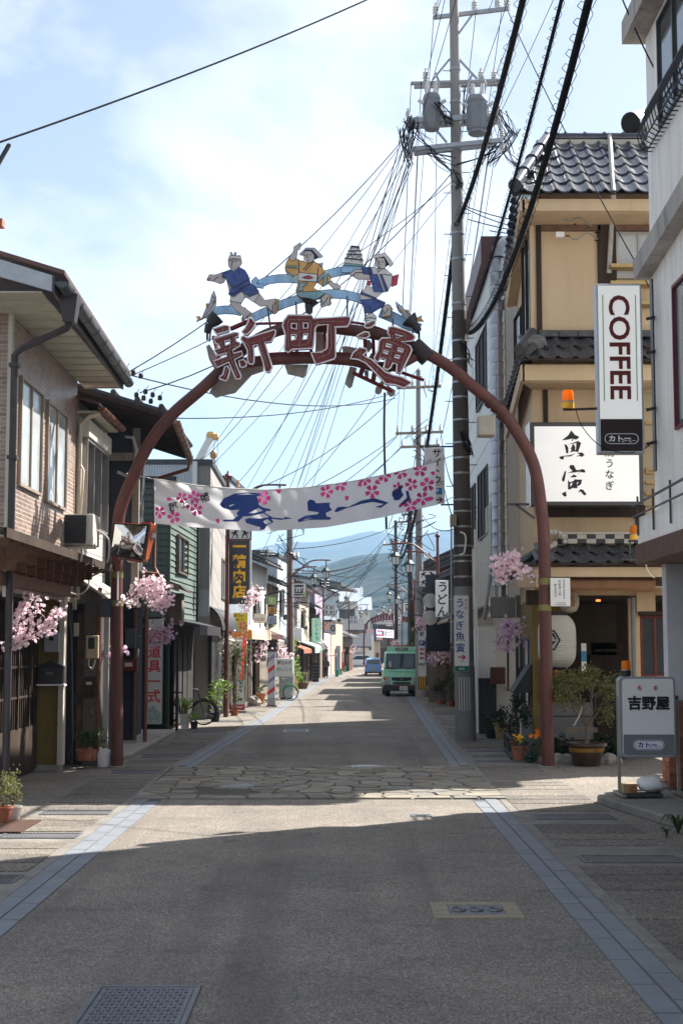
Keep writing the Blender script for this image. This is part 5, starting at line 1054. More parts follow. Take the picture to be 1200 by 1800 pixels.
for i in range(n_):z=lerp(z0_,z1_,i/n_); h_=(z1_-z0_)/n_; pr+=[(.215,z),(.215,z+h_-.05),(.228,z+h_-.04),(.228,z+h_-.015)]
mb.lathe(pr,(XX(876,700,38.3),38.3,0),20); inox=mk('stainless',(.33,.33,.34),.3,.9,.15,2,dirt=.1,streak=True); mb.build('stack',inox,du,smooth=True)
c_=V((XX(876,450,38.3),38.3,z1_)); MB().tube([c_,c_+V((.02,.05,.25)),c_+V((.25,.2,.5)),c_+V((.7,.5,.62))],.215,16).build('elbow',inox,du,smooth=True)
a,b=P(860,1086,38.3),P(905,1050,38.3); MB().box(a.x,b.x,38.05,38.6,a.z,b.z).build('fan_box',inox,du,bev=.02); a,b=P(906,1086,38.3),P(935,1046,38.3); MB().box(a.x,b.x,38.1,38.55,a.z,b.z).build('duct_branch',inox,du,bev=.02)
pipe(du,[P(862,1000,38.2),P(858,1040,38.1),P(850,1090,38.1)],.05,mk('grey_hose',(.40,.39,.38),.6),'hose')
# ---------------------------------------------------------------- far right fronts
us=shop('noodle_shop','black walled noodle shop with two round emblems',-1,(4.6,4.75),57.5,67,5.2,CHAR,'eave',rmat=TILEO,wins=[(.1,.5,3.4,4.4,2)],ground=(.1,.9,4),cat='shop')
shop('slate_front_house','house with dark board fence between the white building and noodle shop',-1,(4.5,4.6),50,57,3.4,TIMBER,'eave',rmat=TILEO,ground=(.1,.9,3))
for args in(('cream_gable_house','cream house with tiled eave just beyond the noodle shop',-1,(4.8,4.95),68.5,75,6.0,BEIGEW),('grey_plaster_house','grey plaster house half hidden by the second concrete pole',-1,(5.0,5.2),77,86,6.8,GREYW),('white_shop_house','white shop house behind the right lamp row',-1,(5.3,5.6),90,98,5.6,WHITEW),
('timber_shop_house','dark timber shop house beyond the right lamp row',-1,(5.6,6.2),102,112,6.2,TIMBER),('pale_end_house','pale house near the far arch on the right',-1,(6.2,7.0),118,130,5.4,WHITEW),('bend_corner_house','brown house at the right of the bend',-1,(7.2,8.6),138,152,5.2,BEIGEW)):
 shop(*args,'eave',rmat=TILEO,wins=[(.1,.45,3.4,4.6,2),(.55,.9,3.4,4.6,2)],fwins=[(.4,1.2,3.4,4.6,2)],ground=(.1,.9,4),canopy=(.15,2.6,.8,TILEO))
 # ---------------------------------------------------------------- café building at the right edge
cf=T('cafe_building','tall roughcast white café building with stained concrete ledges','building',(8,12,0))
XF=5.05
MB().box(XF,12,-9,23.2,4.06,12.65).build('wall',PLAST,cf)
MB().box(6.2,12,-9,23.1,0,4.05).build('ground_wall',TIMBER,cf)
MB().box(4.70,12,-9.2,23.45,12.66,13.05).build('roof_slab',mk('stained_concrete',(.38,.36,.34),.9,0,.2,2,.3,40,dirt=.6,dcol=(.12,.10,.10),streak=True),cf)
SC=MT['stained_concrete']
mb=MB(); mb.hexa([(4.80,12,9.4),(5.6,12,9.4),(5.6,23.3,8.5),(4.80,23.3,8.5)],[(4.78,12,9.75),(5.6,12,9.85),(5.6,23.3,8.94),(4.78,23.3,8.82)]); mb.build('ledge',SC,cf)
MB().box(4.76,6.3,12,23.22,4.06,4.5).build('canopy_slab',PLAST,cf); MB().box(4.72,6.2,12,23.26,3.74,4.058).build('canopy_fascia',mk('rust_brown',(.10,.05,.035),.7,0,.3,4,dirt=.3),cf)
mb=MB(); mb.tube([(4.74,14,4.85),(4.70,23.3,4.7)],.022,5); mb.tube([(4.74,14,4.6),(4.70,23.3,4.52)],.018,5)
for i in range(8):y=15+i*1.15; mb.tube([(4.73,y,4.2),(4.73,y,4.84)],.018,5)
mb.build('rail',PIPED,cf)
win_side(cf,XF,19.2,21.55,5.7,7.95,-1,2,mk('dark_red_frame',(.13,.018,.025),.5),GLASS,dep=.05)
win_side(cf,XF,19.0,22.2,10.7,12.5,-1,3,STEELD,GLASS)
for i in range(20):
 y=19.4+i*.18; mb=MB(); mb.tube([(4.95,y,11.25),(4.86,y,11.0),(4.80,y,10.8),(4.84,y,10.62),(4.95,y,10.55),(5.04,y,10.55)],.011,5); mb.build('guard_bar',BLACK,cf)
mb=MB(); mb.tube([(5.04,19.3,11.25),(4.95,19.32,11.25),(4.95,22.95,11.25),(5.04,22.97,11.25)],.02,5); mb.tube([(4.84,19.4,10.64),(4.84,22.85,10.64)],.014,5); mb.tube([(4.95,19.4,10.56),(4.95,22.85,10.56)],.014,5); mb.build('guard_rail',BLACK,cf)
po=P(1163,1240,23.0),P(1197,975,23.0); MB().box(po[0].x,po[1].x,22.9,23.2,.15,3.735).build('post',mk('grey_white_paint',(.50,.51,.54),.6,0,.1,2,dirt=.2,dcol=(.3,.3,.3)),cf)
brk=[mk('facing_brick_'+k,c,.75,0,.2,6,.2,50)for k,c in(('red',(.30,.11,.055)),('orange',(.38,.16,.075)),('brown',(.22,.085,.05)))]
bx0=P(1166,1300,22.8).x; bw_=.24; qz=random.Random(11)
MB().box(bx0+.02,bx0+1.2,22.86,23.4,.15,1.55).build('brick_base',CONCD,cf)
for r in range(17):
 for c in range(5):
  x=bx0+c*bw_-(bw_/2 if r%2 else 0); xa,xb=max(bx0,x+.006),x+bw_-.006
  if xb-xa<.03:continue
  MB().box(xa,xb,22.84+qz.uniform(0,.006),22.87,.17+r*.08,.17+r*.08+.072).build('brick',qz.choice(brk),cf)
 for c in range(2):
  y=22.87+c*.24; MB().box(bx0-.001,bx0+.03,y,y+.23,.17+r*.08,.17+r*.08+.072).build('brick',qz.choice(brk),cf)
a,b=P(1140,828,23.1),P(1158,492,23.1); MB().box(a.x,a.x+.1,23.0,23.18,a.z,b.z).build('mounting_column',PIPED,cf)
for py in(560,620,720,780):MB().bar(P(1128,py,22.8),P(1146,py-4,23.05),.05,.05).build('sign_bracket',PIPED,cf)
cf.location.x+=.09 # the whole café stands this far back from the gutter
# ================================================================ UTILITY POLES
PD=36.8
b0=G(815,1300); PXB=V((b0.x,PD,0)); PXT=P(797,-30,PD)
def onpole(z,a=0.):t=z/PXT.z; return PXB.lerp(PXT,t)
def prad(z):return lerp(.262,.115,z/PXT.z)
up_=T('utility_pole','tall concrete utility pole with two transformers and a tangle of cables','utility pole',PXB)
zs=[0,3.9,8,12,16,PXT.z]
MB().tube([onpole(z)for z in zs],[prad(z)for z in zs],20).build('pole',CONP,up_,smooth=True)
MB().tube([onpole(z)for z in(3.95,7,11.2)],[prad(z)+.008 for z in(3.95,7,11.2)],20).build('painted_shade',POLEB,up_,smooth=True)  # thin dark layer: shade on this stretch of the pole, put into colour
MB().tube([onpole(z)for z in(.05,1.0,1.9)],[prad(z)+.012 for z in(.05,1.0,1.9)],20).build('base_wrap',mk('grey_wrap',(.20,.195,.19),.6,0,.12,3,dirt=.2),up_,smooth=True)
for i in range(5):a=-2.25+i*.26; p=onpole(1.2); r_=prad(1.2)+.016; MB().bar(p+V((r_*math.cos(a),r_*math.sin(a),-.42)),p+V((r_*math.cos(a),r_*math.sin(a),.42)),.022,.012).build('wrap_rib',WHITE,up_)
for z in(4.2,4.6,4.75,5.0,5.5,5.9,6.2,6.9,7.3,7.7,8.3,8.9,9.3,9.9,10.4,11.4,12.6,13.3,14.6,15.6,16.9,17.8):
 MB().tube([onpole(z-.025),onpole(z+.025)],prad(z)+.016,18).build('strap',STEEL,up_,smooth=True)
mb=MB()
for i in range(22):
 z=6+i*.56; p=onpole(z); s_=-1 if i%2 else 1; mb.tube([p,p+V((s_*(prad(z)+.2),-.03,0))],.012,5)
mb.build('step_bolt',STEELD,up_)
def arm(par,a,b,r,name='crossarm',sq=True):
 mb=MB(); mb.bar(a,b,r,r)if sq else mb.tube([a,b],r,8); return mb.build(name,STEEL,par,smooth=not sq)
def insul(par,p,s=1.,up=1):
 mb=MB(); q=[(.05,0),(.05,.05),(.075,.06),(.045,.1),(.075,.12),(.045,.16),(.07,.18),(.03,.22),(.03,.28)]; mb.lathe([(r*s,z*s*up)for r,z in q],p,9); return mb.build('insulator',INSUL,par,smooth=True)
A1=(P(762,30,37.4),P(895,14,36.2)); arm(up_,*A1,.10)
for t in(.03,.55,.85,.97):insul(up_,A1[0].lerp(A1[1],t)+V((0,0,.04)),1.3)
arm(up_,P(832,22,36.8),P(806,58,36.8),.05,'brace')
A2=(P(722,146,36.9),P(878,141,36.6)); arm(up_,*A2,.055,sq=False); arm(up_,A2[0]+V((.1,.25,0)),A2[1]+V((0,.25,0)),.055,sq=False)
arm(up_,P(760,140,36.8),P(790,103,36.8),.05,'brace'); arm(up_,P(838,138,36.8),P(806,103,36.8),.05,'brace')
for px in(748,845,868):insul(up_,P(px,141,36.7),1.2)
A3=(P(717,212,36.6),P(876,203,36.3)); arm(up_,*A3,.13); arm(up_,A3[0]+V((0,.45,.02)),A3[1]+V((0,.45,.02)),.13)
A4=(P(722,262,36.5),P(882,246,36.2)); arm(up_,*A4,.11); arm(up_,A4[0]+V((.1,.4,.03)),A4[1]+V((-.1,.4,.03)),.11)
arm(up_,P(762,270,36.6),P(792,300,36.7),.05,'brace'); arm(up_,P(758,218,36.6),P(785,250,36.7),.05,'brace')
for p in A3+A4:insul(up_,p+V((0,0,.06)),1.0); insul(up_,p-V((0,0,.06)),.9,-1)
def transformer(px0,px1,py0,py1,d):
 a,b=P(px0,py1,d),P(px1,py0,d); r=(b.x-a.x)/2; c=V(((a.x+b.x)/2,d,a.z)); h=b.z-a.z
 tm=mk('transformer_grey',(.20,.22,.24),.5,.1,.1,3,dirt=.2,dcol=(.25,.25,.25))
 mb=MB(); mb.lathe([(r*.8,0),(r*.92,.03),(r*.92,h*.1),(r,h*.12),(r,h*.84),(r*1.06,h*.85),(r*1.06,h*.9),(r*.9,h),(r*.3,h*1.06)],c,18); tr=mb.build('transformer',tm,up_,smooth=True)
 for k in range(9):a_=k*.7; MB().bar(c+V((r*1.0*math.cos(a_),r*math.sin(a_),h*.15)),c+V((r*math.cos(a_),r*math.sin(a_),h*.8)),.03,.05).build('cooling_fin',tm,tr)
 for s_ in(-1,1):mb=MB(); mb.tube([c+V((s_*r*.4,-.1,h)),c+V((s_*r*.5,-.12,h+.32))],[.07,.05],9); mb.build('bushing',INSUL,tr,smooth=True); mb=MB(); mb.tube([c+V((s_*r,-.1,h*.72)),c+V((s_*(r+.14),-.12,h*.8))],.05,7); mb.build('terminal',INSUL,tr,smooth=True)
 mb=MB(); mb.tube([c+V((-r*.6,0,h)),c+V((-r*.9,0,h+.35)),c+V((-r*.5,0,h+.6))],.035,6); mb.tube([c+V((r*.6,0,h)),c+V((r*.9,0,h+.35)),c+V((r*.5,0,h+.6))],.035,6); mb.build('hanger',STEEL,tr)
transformer(744,773,166,228,36.5); transformer(821,856,170,236,36.3)
q=random.Random(21)
def tangle(par,cs,n,r0=.008):
 mb=MB()
 for i in range(n):
  (x0,y0),(x1,y1),w_=q.choice(cs); d=PD-.4+q.uniform(-.3,.3)
  a,b=P(x0+q.uniform(-w_,w_),y0+q.uniform(-w_,w_)*.5,d),P(x1+q.uniform(-w_,w_),y1+q.uniform(-w_,w_),d+q.uniform(-.2,.2)); m_=(a+b)/2+V((q.uniform(-.12,.12),q.uniform(-.1,.1),-q.uniform(-.05,.12)))
  mb.tube(smooth([a,m_,b],5),r0*q.choice((1,1,1.3,2.0)),4)
 return stuff(mb.build('loose_cables',WIRE,par))
tangle(up_,[((722,205),(705,255),8),((735,205),(712,275),9),((718,212),(755,255),10),((705,225),(720,285),8),((745,268),(800,290),14)],44)
tangle(up_,[((882,195),(905,235),8),((872,205),(898,262),9),((880,250),(850,285),12),((885,260),(905,290),10),((800,290),(870,265),10),((905,230),(860,285),10)],42)
tangle(up_,[((800,300),(808,330),8),((765,180),(790,215),8),((820,150),(812,210),8)],36)
tangle(up_,[((812,600),(826,640),8),((810,760),(830,800),6)],22)
mb=MB(); mb.tube(smooth([P(808,935,PD-.3),P(818,942,PD-.35),P(816,970,PD-.35),P(808,975,PD-.3)]),.022,5); mb.build('white_loop',WHITE,up_,smooth=True)
a,b=P(791,905,36.6),P(801,925,36.6); MB().box(a.x,b.x,36.4,36.75,b.z,a.z).build('meter_box',mk('box_beige',(.33,.28,.2),.6),up_)
MB().tube([P(793,905,36.7),P(793,1130,36.7)],.022,6).build('conduit',STEEL,up_)
def pole(name,label,px,py_base,d,py_top,r0,r1,mat,arms=(),ins=True):
 xb=G(px,py_base); c=V((XX(px,1140,d),d,0)); t_=P(px-2,py_top,d); t=T(name,label,'utility pole',c)
 MB().tube([c,c.lerp(t_,.5),t_],[r0,(r0+r1)/2,r1],12).build('pole',mat,t,smooth=True)
 for(x0,x1,y)in arms:
  a,b=P(x0,y,d-.15),P(x1,y-3,d-.15); MB().bar(a,b,.12,.12).build('crossarm',mk('arm_brown',(.30,.24,.18),.7),t)
  for k in range(4):insul(t,a.lerp(b,.05+.3*k)+V((0,0,.05)),1.2)
 mb=MB()
 for i in range(26):
  y=lerp(py_top,py_base-120,q.random()); p=P(px,y,d); mb.tube(smooth([p+V((q.uniform(-.9,.9),-.2,q.uniform(-.3,.3))),p+V((q.uniform(-.9,.9),-.3,q.uniform(-.9,.2))),p+V((q.uniform(-.7,.7),-.2,q.uniform(-.5,.5)))],4),.016*d/70,4)
 stuff(mb.build('loose_cables',WIRE,t))
 return t
PB=pole('utility_pole','square shaded concrete pole carrying the parking sign beside the truck',737,1225,69.2,650,.23,.11,CONP,[(697,775,682),(695,778,762),(704,772,786)])
pole('utility_pole','brown tinted pole rising right behind the truck roof',722,1200,96,880,.22,.16,POLEB,[(700,745,918),(705,742,905)])
pole('utility_pole','thin dark pole at the middle of the right lamp row',697,1190,112,915,.17,.12,POLEB,[(672,715,958)])
pole('utility_pole','weathered concrete pole on the left kerb with a street lamp',511,1216,73,868,.21,.15,CONP,[(500,524,985)])
# ================================================================ CABLES
def cable(label,a,b,sag,r,group=None,n=14,spiral=0):
 a,b=V(a),V(b); pts=[a.lerp(b,i/n)-V((0,0,sag*4*(i/n)*(1-i/n)))for i in range(n+1)]
 mb=MB(); mb.tube(pts,r,6 if r>.03 else 4,cap=False)
 if spiral:
  L_=(b-a).length; m_=int(L_/spiral)*6; d=(b-a).normalized(); u=d.cross(UZ).normalized(); w_=d.cross(u); sp=[]
  for i in range(m_+1):
   t=i/m_; p=a.lerp(b,t)-V((0,0,sag*4*t*(1-t))); an=i*math.pi/3; rr_=r*2.1; sp.append(p+u*(rr_*math.cos(an))+w_*(rr_*math.sin(an)-r))
  mb.tube(sp,.006,3,cap=False)
 o=mb.build('cable',WIRE,None,smooth=r>.03); return tag(o,label,'cable',group)
cable('thick black cable with hanging loops, running from the top edge down to the concrete pole',P(926,-30,21),P(806,388,36.5),.3,.058,spiral=.55)
cable('thick black cable from the pole down to the left, passing behind the arch fish',P(802,392,36.6),P(688,948,118),4.5,.062,spiral=.7,n=24)
cable('spiral wrapped cable just right of the pole, from the top edge of the photo',P(994,-30,19),P(828,560,36.5),.25,.030,spiral=.28)
cable('rightmost thick black cable, crossing in front of the tiled roof corner',P(1042,-30,17),P(826,585,36.5),.9,.055,spiral=.35,n=20)
cable('single cable crossing the empty sky at the upper left',P(-20,256,24),P(668,-12,33),.12,.019)
cable('thick short cable end drooping at the left edge of the sky',P(16,254,24.3),P(-8,296,24),.0,.04,n=4)
cable('slanting thin cable from the pole top to the roughcast café',P(893,20,36.2),P(1150,520,23.3),.2,.014)
cable('thin cable hanging from the café roof edge at the upper right',P(1092,-6,22.9),P(1160,140,22.6),.05,.013)
G1='service cables from the pole to the left houses'
for k,(a,b,s_)in enumerate([((704,250,36.4),(224,655,30),.5),((795,302,36.6),(246,690,31),.9),((712,280,36.4),(352,812,48.5),.8),((722,286,36.4),(420,847,58),.9),((700,262,36.4),(511,890,73),.3),((716,290,36.5),(452,860,66),1.0)]):
 cable(['service cable from the pole to the cream soffit gutter corner','service cable from the pole to the cream house eave','service cable from the pole past the banner to the crane side','service cable from the pole to the butcher shop roof','service cable passing behind the raised arm dancer to the left pole','service cable dropping behind the banner middle'][k],P(*a),P(*b),s_,.013,G1)
for(px,py,d)in((228,645,30),(246,690,31),(262,684,31),(358,806,48.2)):
 t_=P(px,py,d); mb=MB()
 for k in range(3):c=t_+V((-.08+k*.16,0,-.05-.07*k)); mb.lathe([(.02,-.06),(.05,-.05),(.05,.03),(.02,.06)],c,7); mb.tube([c,c+V((.05,.1,.15))],.01,4)
 tag(mb.build('cable_anchor',BLACK),'black cable clamps '+{228:'at the cream soffit gutter end',246:'left above the charred house eave',262:'right above the charred house eave',358:'on the flat roof before the crane jib'}[px],'cable clamp','cable clamps on the left eaves')
G2='parallel line wires from the main pole to the next pole'
for k,(x0,y0,x1,y1)in enumerate([(722,146,700,684),(740,143,712,682),(768,143,760,680),(852,141,772,680),(876,141,778,762),(720,208,697,764),(734,258,702,790),(862,250,768,790),(880,205,790,700),(762,28,708,684),(836,20,752,680),(882,15,774,681)]):
 cable('thin line wire from '+['the left end of the transformer arm','the left insulator of the transformer arm','the left transformer','the right transformer','the right end of the transformer arm','the left end of the cable rack','the lower left crossarm','the lower right crossarm','the right end of the cable rack','the left end of the top crossarm','the middle of the top crossarm','the right end of the top crossarm'][k]+' to the next pole',P(x0,y0,36.6),P(x1,y1,69),.6+.1*(k%4),.009,G2)
G3='line wires rising from the main pole over the camera'
for k,(x0,y0,x1,y1)in enumerate([(748,138,790,-40),(766,30,772,-30),(764,30,782,-30),(845,138,905,-40),(868,138,935,-40),(858,18,878,-40),(884,14,912,-40),(740,205,812,-40),(876,204,985,-30)]):
 cable('thin wire rising overhead from '+['the left transformer insulator','the left top insulator','the left tip of the top crossarm','the right transformer insulator','the right end of the transformer arm','the right half of the top crossarm','the right tip of the top crossarm','the left end of the cable rack','the right hanging tangle'][k],P(x0,y0,36.5),P(x1,y1,33 if y0>100 else 35),.05,.009,G3)
G4='cables running from the poles to the restaurant wall'
for k,(a,b,s_)in enumerate([((818,362,36.5),(1012,393,30.4),.15),((818,366,36.5),(1054,408,30.4),.25),((822,385,36.5),(1054,422,30.4),.1),((860,405,36),(1000,414,30.4),.05)]):
 cable(['uppermost cable from the pole to the red beam of the restaurant','second cable from the pole to the restaurant post','third cable from the pole to the restaurant post','short cable ending at a white clip on the ochre wall'][k],P(*a),P(*b),s_,.013,G4)
pts=[P(945+i*4.2,372+5*math.sin(i*.62)+i*.9,30.3-.02*i)for i in range(24)]; tag(MB().tube(pts,.014,4).build('cable',STEEL),'wavy grey cable strung before the red restaurant beam','cable',G4)
pts=[P(1000+i*3.4,415+6*math.sin(i*.5),30.3)for i in range(16)]; tag(MB().tube(pts,.014,4).build('cable',STEEL),'wavy grey cable below the red restaurant beam','cable',G4)
a,b=P(976,418,30.3),P(990,409,30.3); tag(MB().box(a.x,b.x,30.2,30.32,a.z,b.z).build('cable_clip',WHITE),'small white cable clip on the ochre wall','cable clip')
G5='far cables criss-crossing the end of the street'
fw=[((662,975,105),(512,1000,74)),((662,978,105),(512,1016,74)),((660,982,105),(470,1002,80)),((662,984,105),(452,1060,76)),((662,986,105),(520,1075,90)),((664,990,105),(560,1050,110)),((640,1010,120),(520,985,74)),((704,786,69),(512,930,73)),((700,764,69),(430,905,62)),((697,768,69),(512,900,73)),((704,788,69),(470,938,78)),((705,920,95),(512,965,73)),((710,905,95),(590,1020,140)),((775,762,69),(800,860,38)),((770,790,69),(798,915,38)),((742,905,95),(800,930,50)),((672,958,112),(600,1066,150)),((740,920,95),(690,1050,140)),((695,700,69),(232,660,36)),((693,690,69),(300,735,45)),((736,800,69),(722,905,96)),((730,800,69),(700,940,112)),((722,1000,96),(560,1085,120)),((668,960,112),(560,1110,112)),
((694,640,69),(511,880,73)),((700,690,69),(430,866,62))]
for(a,b),k in zip(fw,['to the weathered left pole, uppermost of its fan','to the weathered left pole, second of its fan','to the tiled corner shop eave','to the barber shop eave','to the pale panelled house','to the mint awning house','crossing low from the thin dark pole to the left lamp','from the near crossarm to the weathered left pole top','to the butcher shop roof edge','just under the banner to the left pole','from the lower crossarm to the brick panel house','from the brown pole to the left lamp post','from the brown pole to the grey gable building','short one between the two right poles, upper','short one between the two right poles, lower','from the brown pole to the white building','from the thin dark pole to the white houses','from the brown pole down to the far arch','past the arch underside to the charred house eave','past the arch underside to the green house','joining the square pole and the brown pole','joining the square pole and the thin dark pole','from the brown pole to the dark eave shop','from the thin dark pole to the walking person corner','from the second pole top behind the second character','from the second pole to the banner middle']):cable('thin far cable '+k,P(*a),P(*b),.35+.3*q.random(),.011*(a[2]/70+.6),G5)
cable('dark cable bundle sweeping from the near pole into the far pole cluster',P(736,820,69),P(690,985,112),1.4,.06,n=18)
tag(MB().tube(smooth([P(676,690,62),P(675,760,62),P(677,850,62),P(679,930,62)]),.05,6).build('cable',WIRE),'thick cable hanging straight down below the third character','cable')
G6='service cables fanning left from the main pole to the far left fronts'
for k,(x0,y0,x1,y1,d,lb)in enumerate([(706,252,300,735,40,'the charred house roof edge'),(710,258,345,820,48,'the corrugated gable corner'),(706,268,430,866,62,'the butcher roof corner'),(712,276,452,990,68,'the corner shop roof'),(716,282,505,930,74,'the weathered left pole top'),(720,286,512,960,73,'the weathered left pole lamp'),(708,262,511,885,73,'the weathered left pole, behind the castle panel'),(724,290,450,925,66,'the middle of the banner top'),(795,330,340,850,49,'the pale trim beside the banner'),(795,318,226,662,30.2,'the cream house, lowest of its three')]):
 cable('fine service cable from the pole towards '+lb,P(x0,y0,36.4),P(x1,y1,d),.3+.12*(k%4),.010,G6)
 # ================================================================ STREET LAMPS
LAMPG=mk('lamp_glass',(.80,.82,.82),.25,0,.03,trans=.5); LAMPR=mk('lamp_roof',(.03,.05,.055),.4,.3); LPOST=mk('lamp_post_paint',(.14,.05,.042),.5,0,.2,3)
FIG=[(0,.42),(.09,.46),(.13,.36),(.08,.28),(.22,.3),(.36,.42),(.40,.36),(.26,.2),(.16,.14),(.18,.02),(.32,-.08),(.3,-.3),(.38,-.4),(.2,-.4),(.18,-.15),(.02,-.06),(-.1,-.2),(-.2,-.42),(-.34,-.4),(-.22,-.3),(-.18,-.08),(-.1,.05),(-.3,.0),(-.38,.1),(-.3,.16),(-.06,.2),(-.02,.3)]
def lamp(label,px,d,sg,zt=7.0,kind=0,base=0.):
 x=XX(px,1000,d); c=V((x,d,base)); t=T('street_lamp',label,'street lamp',c,'twin lantern lamps along the street')
 MB().tube([c,c+V((0,0,3)),V((x,d,zt))],[.085,.075,.06],10).build('post',LPOST,t,smooth=True)
 MB().lathe([(.02,0),(.09,.04),(.12,.1),(.09,.17),(.03,.2),(.035,.24),(.005,.3)],(x,d,zt),10).build('finial',LPOST,t,smooth=True)
 for L_,dy,zl in((1.82,-.3,zt-.25),(1.2,.25,zt-.55)):
  pts=[V((x,d,zt-1.15)),V((x+sg*L_*.25,d+dy*.4,zt-.75)),V((x+sg*L_*.6,d+dy*.8,zl-.03)),V((x+sg*L_*1.12,d+dy,zl))]
  am=MB().tube(smooth(pts,5),.035,7).build('arm',LPOST,t,smooth=True)
  e=V((x+sg*L_,d+dy,zl)); MB().tube([e,e-V((0,0,.36))],.028,6).build('hanger',LPOST,am)
  ln=MB().lathe([(.05,.42),(.10,.40),(.22,.27),(.245,.24),(.245,.2),(.20,.19)],e-V((0,0,.78)),6,.52).build('lantern',LAMPR,t)
  MB().lathe([(.185,.19),(.13,-.12)],e-V((0,0,.78)),6,.52).build('glass',LAMPG,ln)
  mb=MB(); mb.lathe([(.14,-.12),(.12,-.16),(.04,-.2),(.03,-.3),(.005,-.33)],e-V((0,0,.78)),6,.52)
  for k in range(6):a=.52+k*math.pi/3; mb.tube([e-V((0,0,.78))+V((.19*math.cos(a),.19*math.sin(a),.19)),e-V((0,0,.78))+V((.135*math.cos(a),.135*math.sin(a),-.12))],.014,4)
  mb.build('cage',LAMPR,ln)
 for k in range(3):a=V((x+sg*(.35+.28*k),d-.05,zt-.62+.1*k)); MB().tube([a,a+V((0,.08,-.32))],.02,4).build('stay',LPOST,t)
 x0,x1=sorted((x+sg*.08,x+sg*.80)); zc=zt-1.75
 bd=MB().box(x0,x1,d-.06,d+.06,zc-.34,zc+.34).build('sign_panel',WHITE,t)
 mb=MB(); w_=.035
 mb.box(x0-w_,x1+w_,d-.075,d+.075,zc+.34,zc+.34+w_); mb.box(x0-w_,x1+w_,d-.075,d+.075,zc-.34-w_,zc-.34); mb.box(x0-w_,x0,d-.075,d+.075,zc-.34,zc+.34); mb.box(x1,x1+w_,d-.075,d+.075,zc-.34,zc+.34); mb.build('frame',LPOST,bd)
 mb=MB(); xm=(x0+x1)/2
 if kind==0:
  for i,(ox,oz)in enumerate(((-.18,.17),(.18,.17),(-.18,-.17),(.18,-.17))):f_=-1 if i%2 else 1; mb.prism([[(p[0]*.34*f_+ox,p[1]*.34+oz)for p in FIG]],lambda a,b:V((xm+a,d-.066,zc+b)))
 else:
  for poly in([(-.26,.2),(-.2,.26),(.2,.26),(.26,.2),(.2,.16),(-.2,.16)],[(-.22,-.16),(-.2,.14),(-.14,.14),(-.14,-.1),(-.06,-.1),(-.06,.08),(.0,.08),(0,-.1),(.08,-.1),(.08,.1),(.14,.1),(.14,-.1),(.2,.12),(.24,.12),(.2,-.16)],[(-.26,-.2),(.2,-.2),(.24,-.27),(-.22,-.27)]):mb.prism([poly],lambda a,b:V((xm+a,d-.066,zc+b)))
 mb.build('silhouettes',INK,bd)
 if kind:
  mb=MB(); mb.prism([[(.16,-.2),(.32,-.05),(.32,-.3),(.16,-.3)]],lambda a,b:V((xm+a,d-.068,zc+b))); mb.build('green_patch',mk('green_patch',(.25,.5,.12),.6),bd)
 return t
lamp('brown street lamp hidden behind the banner, beside the butcher sign',399,49,1,8.2)
lamp('brown street lamp on the left with a black gate emblem, at the weathered pole',510,72,1,7.0,1)
lamp('brown street lamp on the left before the mauve house',568,112,1,7.0)
lamp('small far street lamp on the left past the peach building',613,145,1,6.9)
lamp('nearest brown street lamp on the right, with four dancer silhouettes',769,61,-1,7.05)
lamp('brown street lamp on the right with a gate emblem, behind the brown pole',728,101,-1,6.9,1)
lamp('small far street lamp on the right, third of its row',706,137,-1,6.9)
lamp('smallest street lamp on the right, at the bend',690,168,-1,6.9)
# far second arch with its own small banner
fa=T('street_arch','small far dark arch over the street end with a tiny banner below','arch',(XX(684,1100,150),150,0))
MB().tube(smooth([P(640,1170,150),P(640,1115,150),P(650,1090,150),P(684,1079,150),P(718,1090,150),P(728,1115,150),P(730,1170,150)]),.09,8).build('pipe',RUST,fa,smooth=True)
mb=MB()
for i in range(14):x=652+i*5; mb.box(XX(x,1090,150),XX(x+4,1090,150),149.8,150.1,ZZ(1096-6*math.sin(i*.24),150),ZZ(1086-6*math.sin(i*.24),150))
stuff(mb.build('sign_letters',REDL,fa))
fb=T('festival_banner','small far banner with blue and pink print above the street end','banner',P(675,1120,140))
a,b=P(661,1120,140),P(692,1106,140); MB().add([(a.x,140,a.z),(b.x,140,a.z-.1),(b.x,140,b.z-.1),(a.x,140,b.z)],[(0,1,2,3)]).build('cloth',MT['banner_cloth'],fb)
mb=MB(); txt(mb,'春まつり',((a.x*.4+b.x*.6),139.96,(a.z+b.z)/2-.03),RX,UZ,(b.x-a.x)*.6,(b.z-a.z)*.7,.03); mb.build('script_print',BLUEINK,fb)
mb=MB()
for k in range(5):c=(a.x+.12*k+.1,(a.z+b.z)/2+(.2 if k%2 else -.2)); mb.prism([[(c[0]+.12*math.cos(j*1.05),c[1]+.12*math.sin(j*1.05))for j in range(6)]],lambda x,z:V((x,139.95,z)))
mb.build('blossom_print',PINKINK,fb)
a,b=P(657,1126,140),P(661,1103,140); MB().box(a.x,b.x,139.9,139.95,a.z,b.z).build('blue_border',BLUEINK,fb)
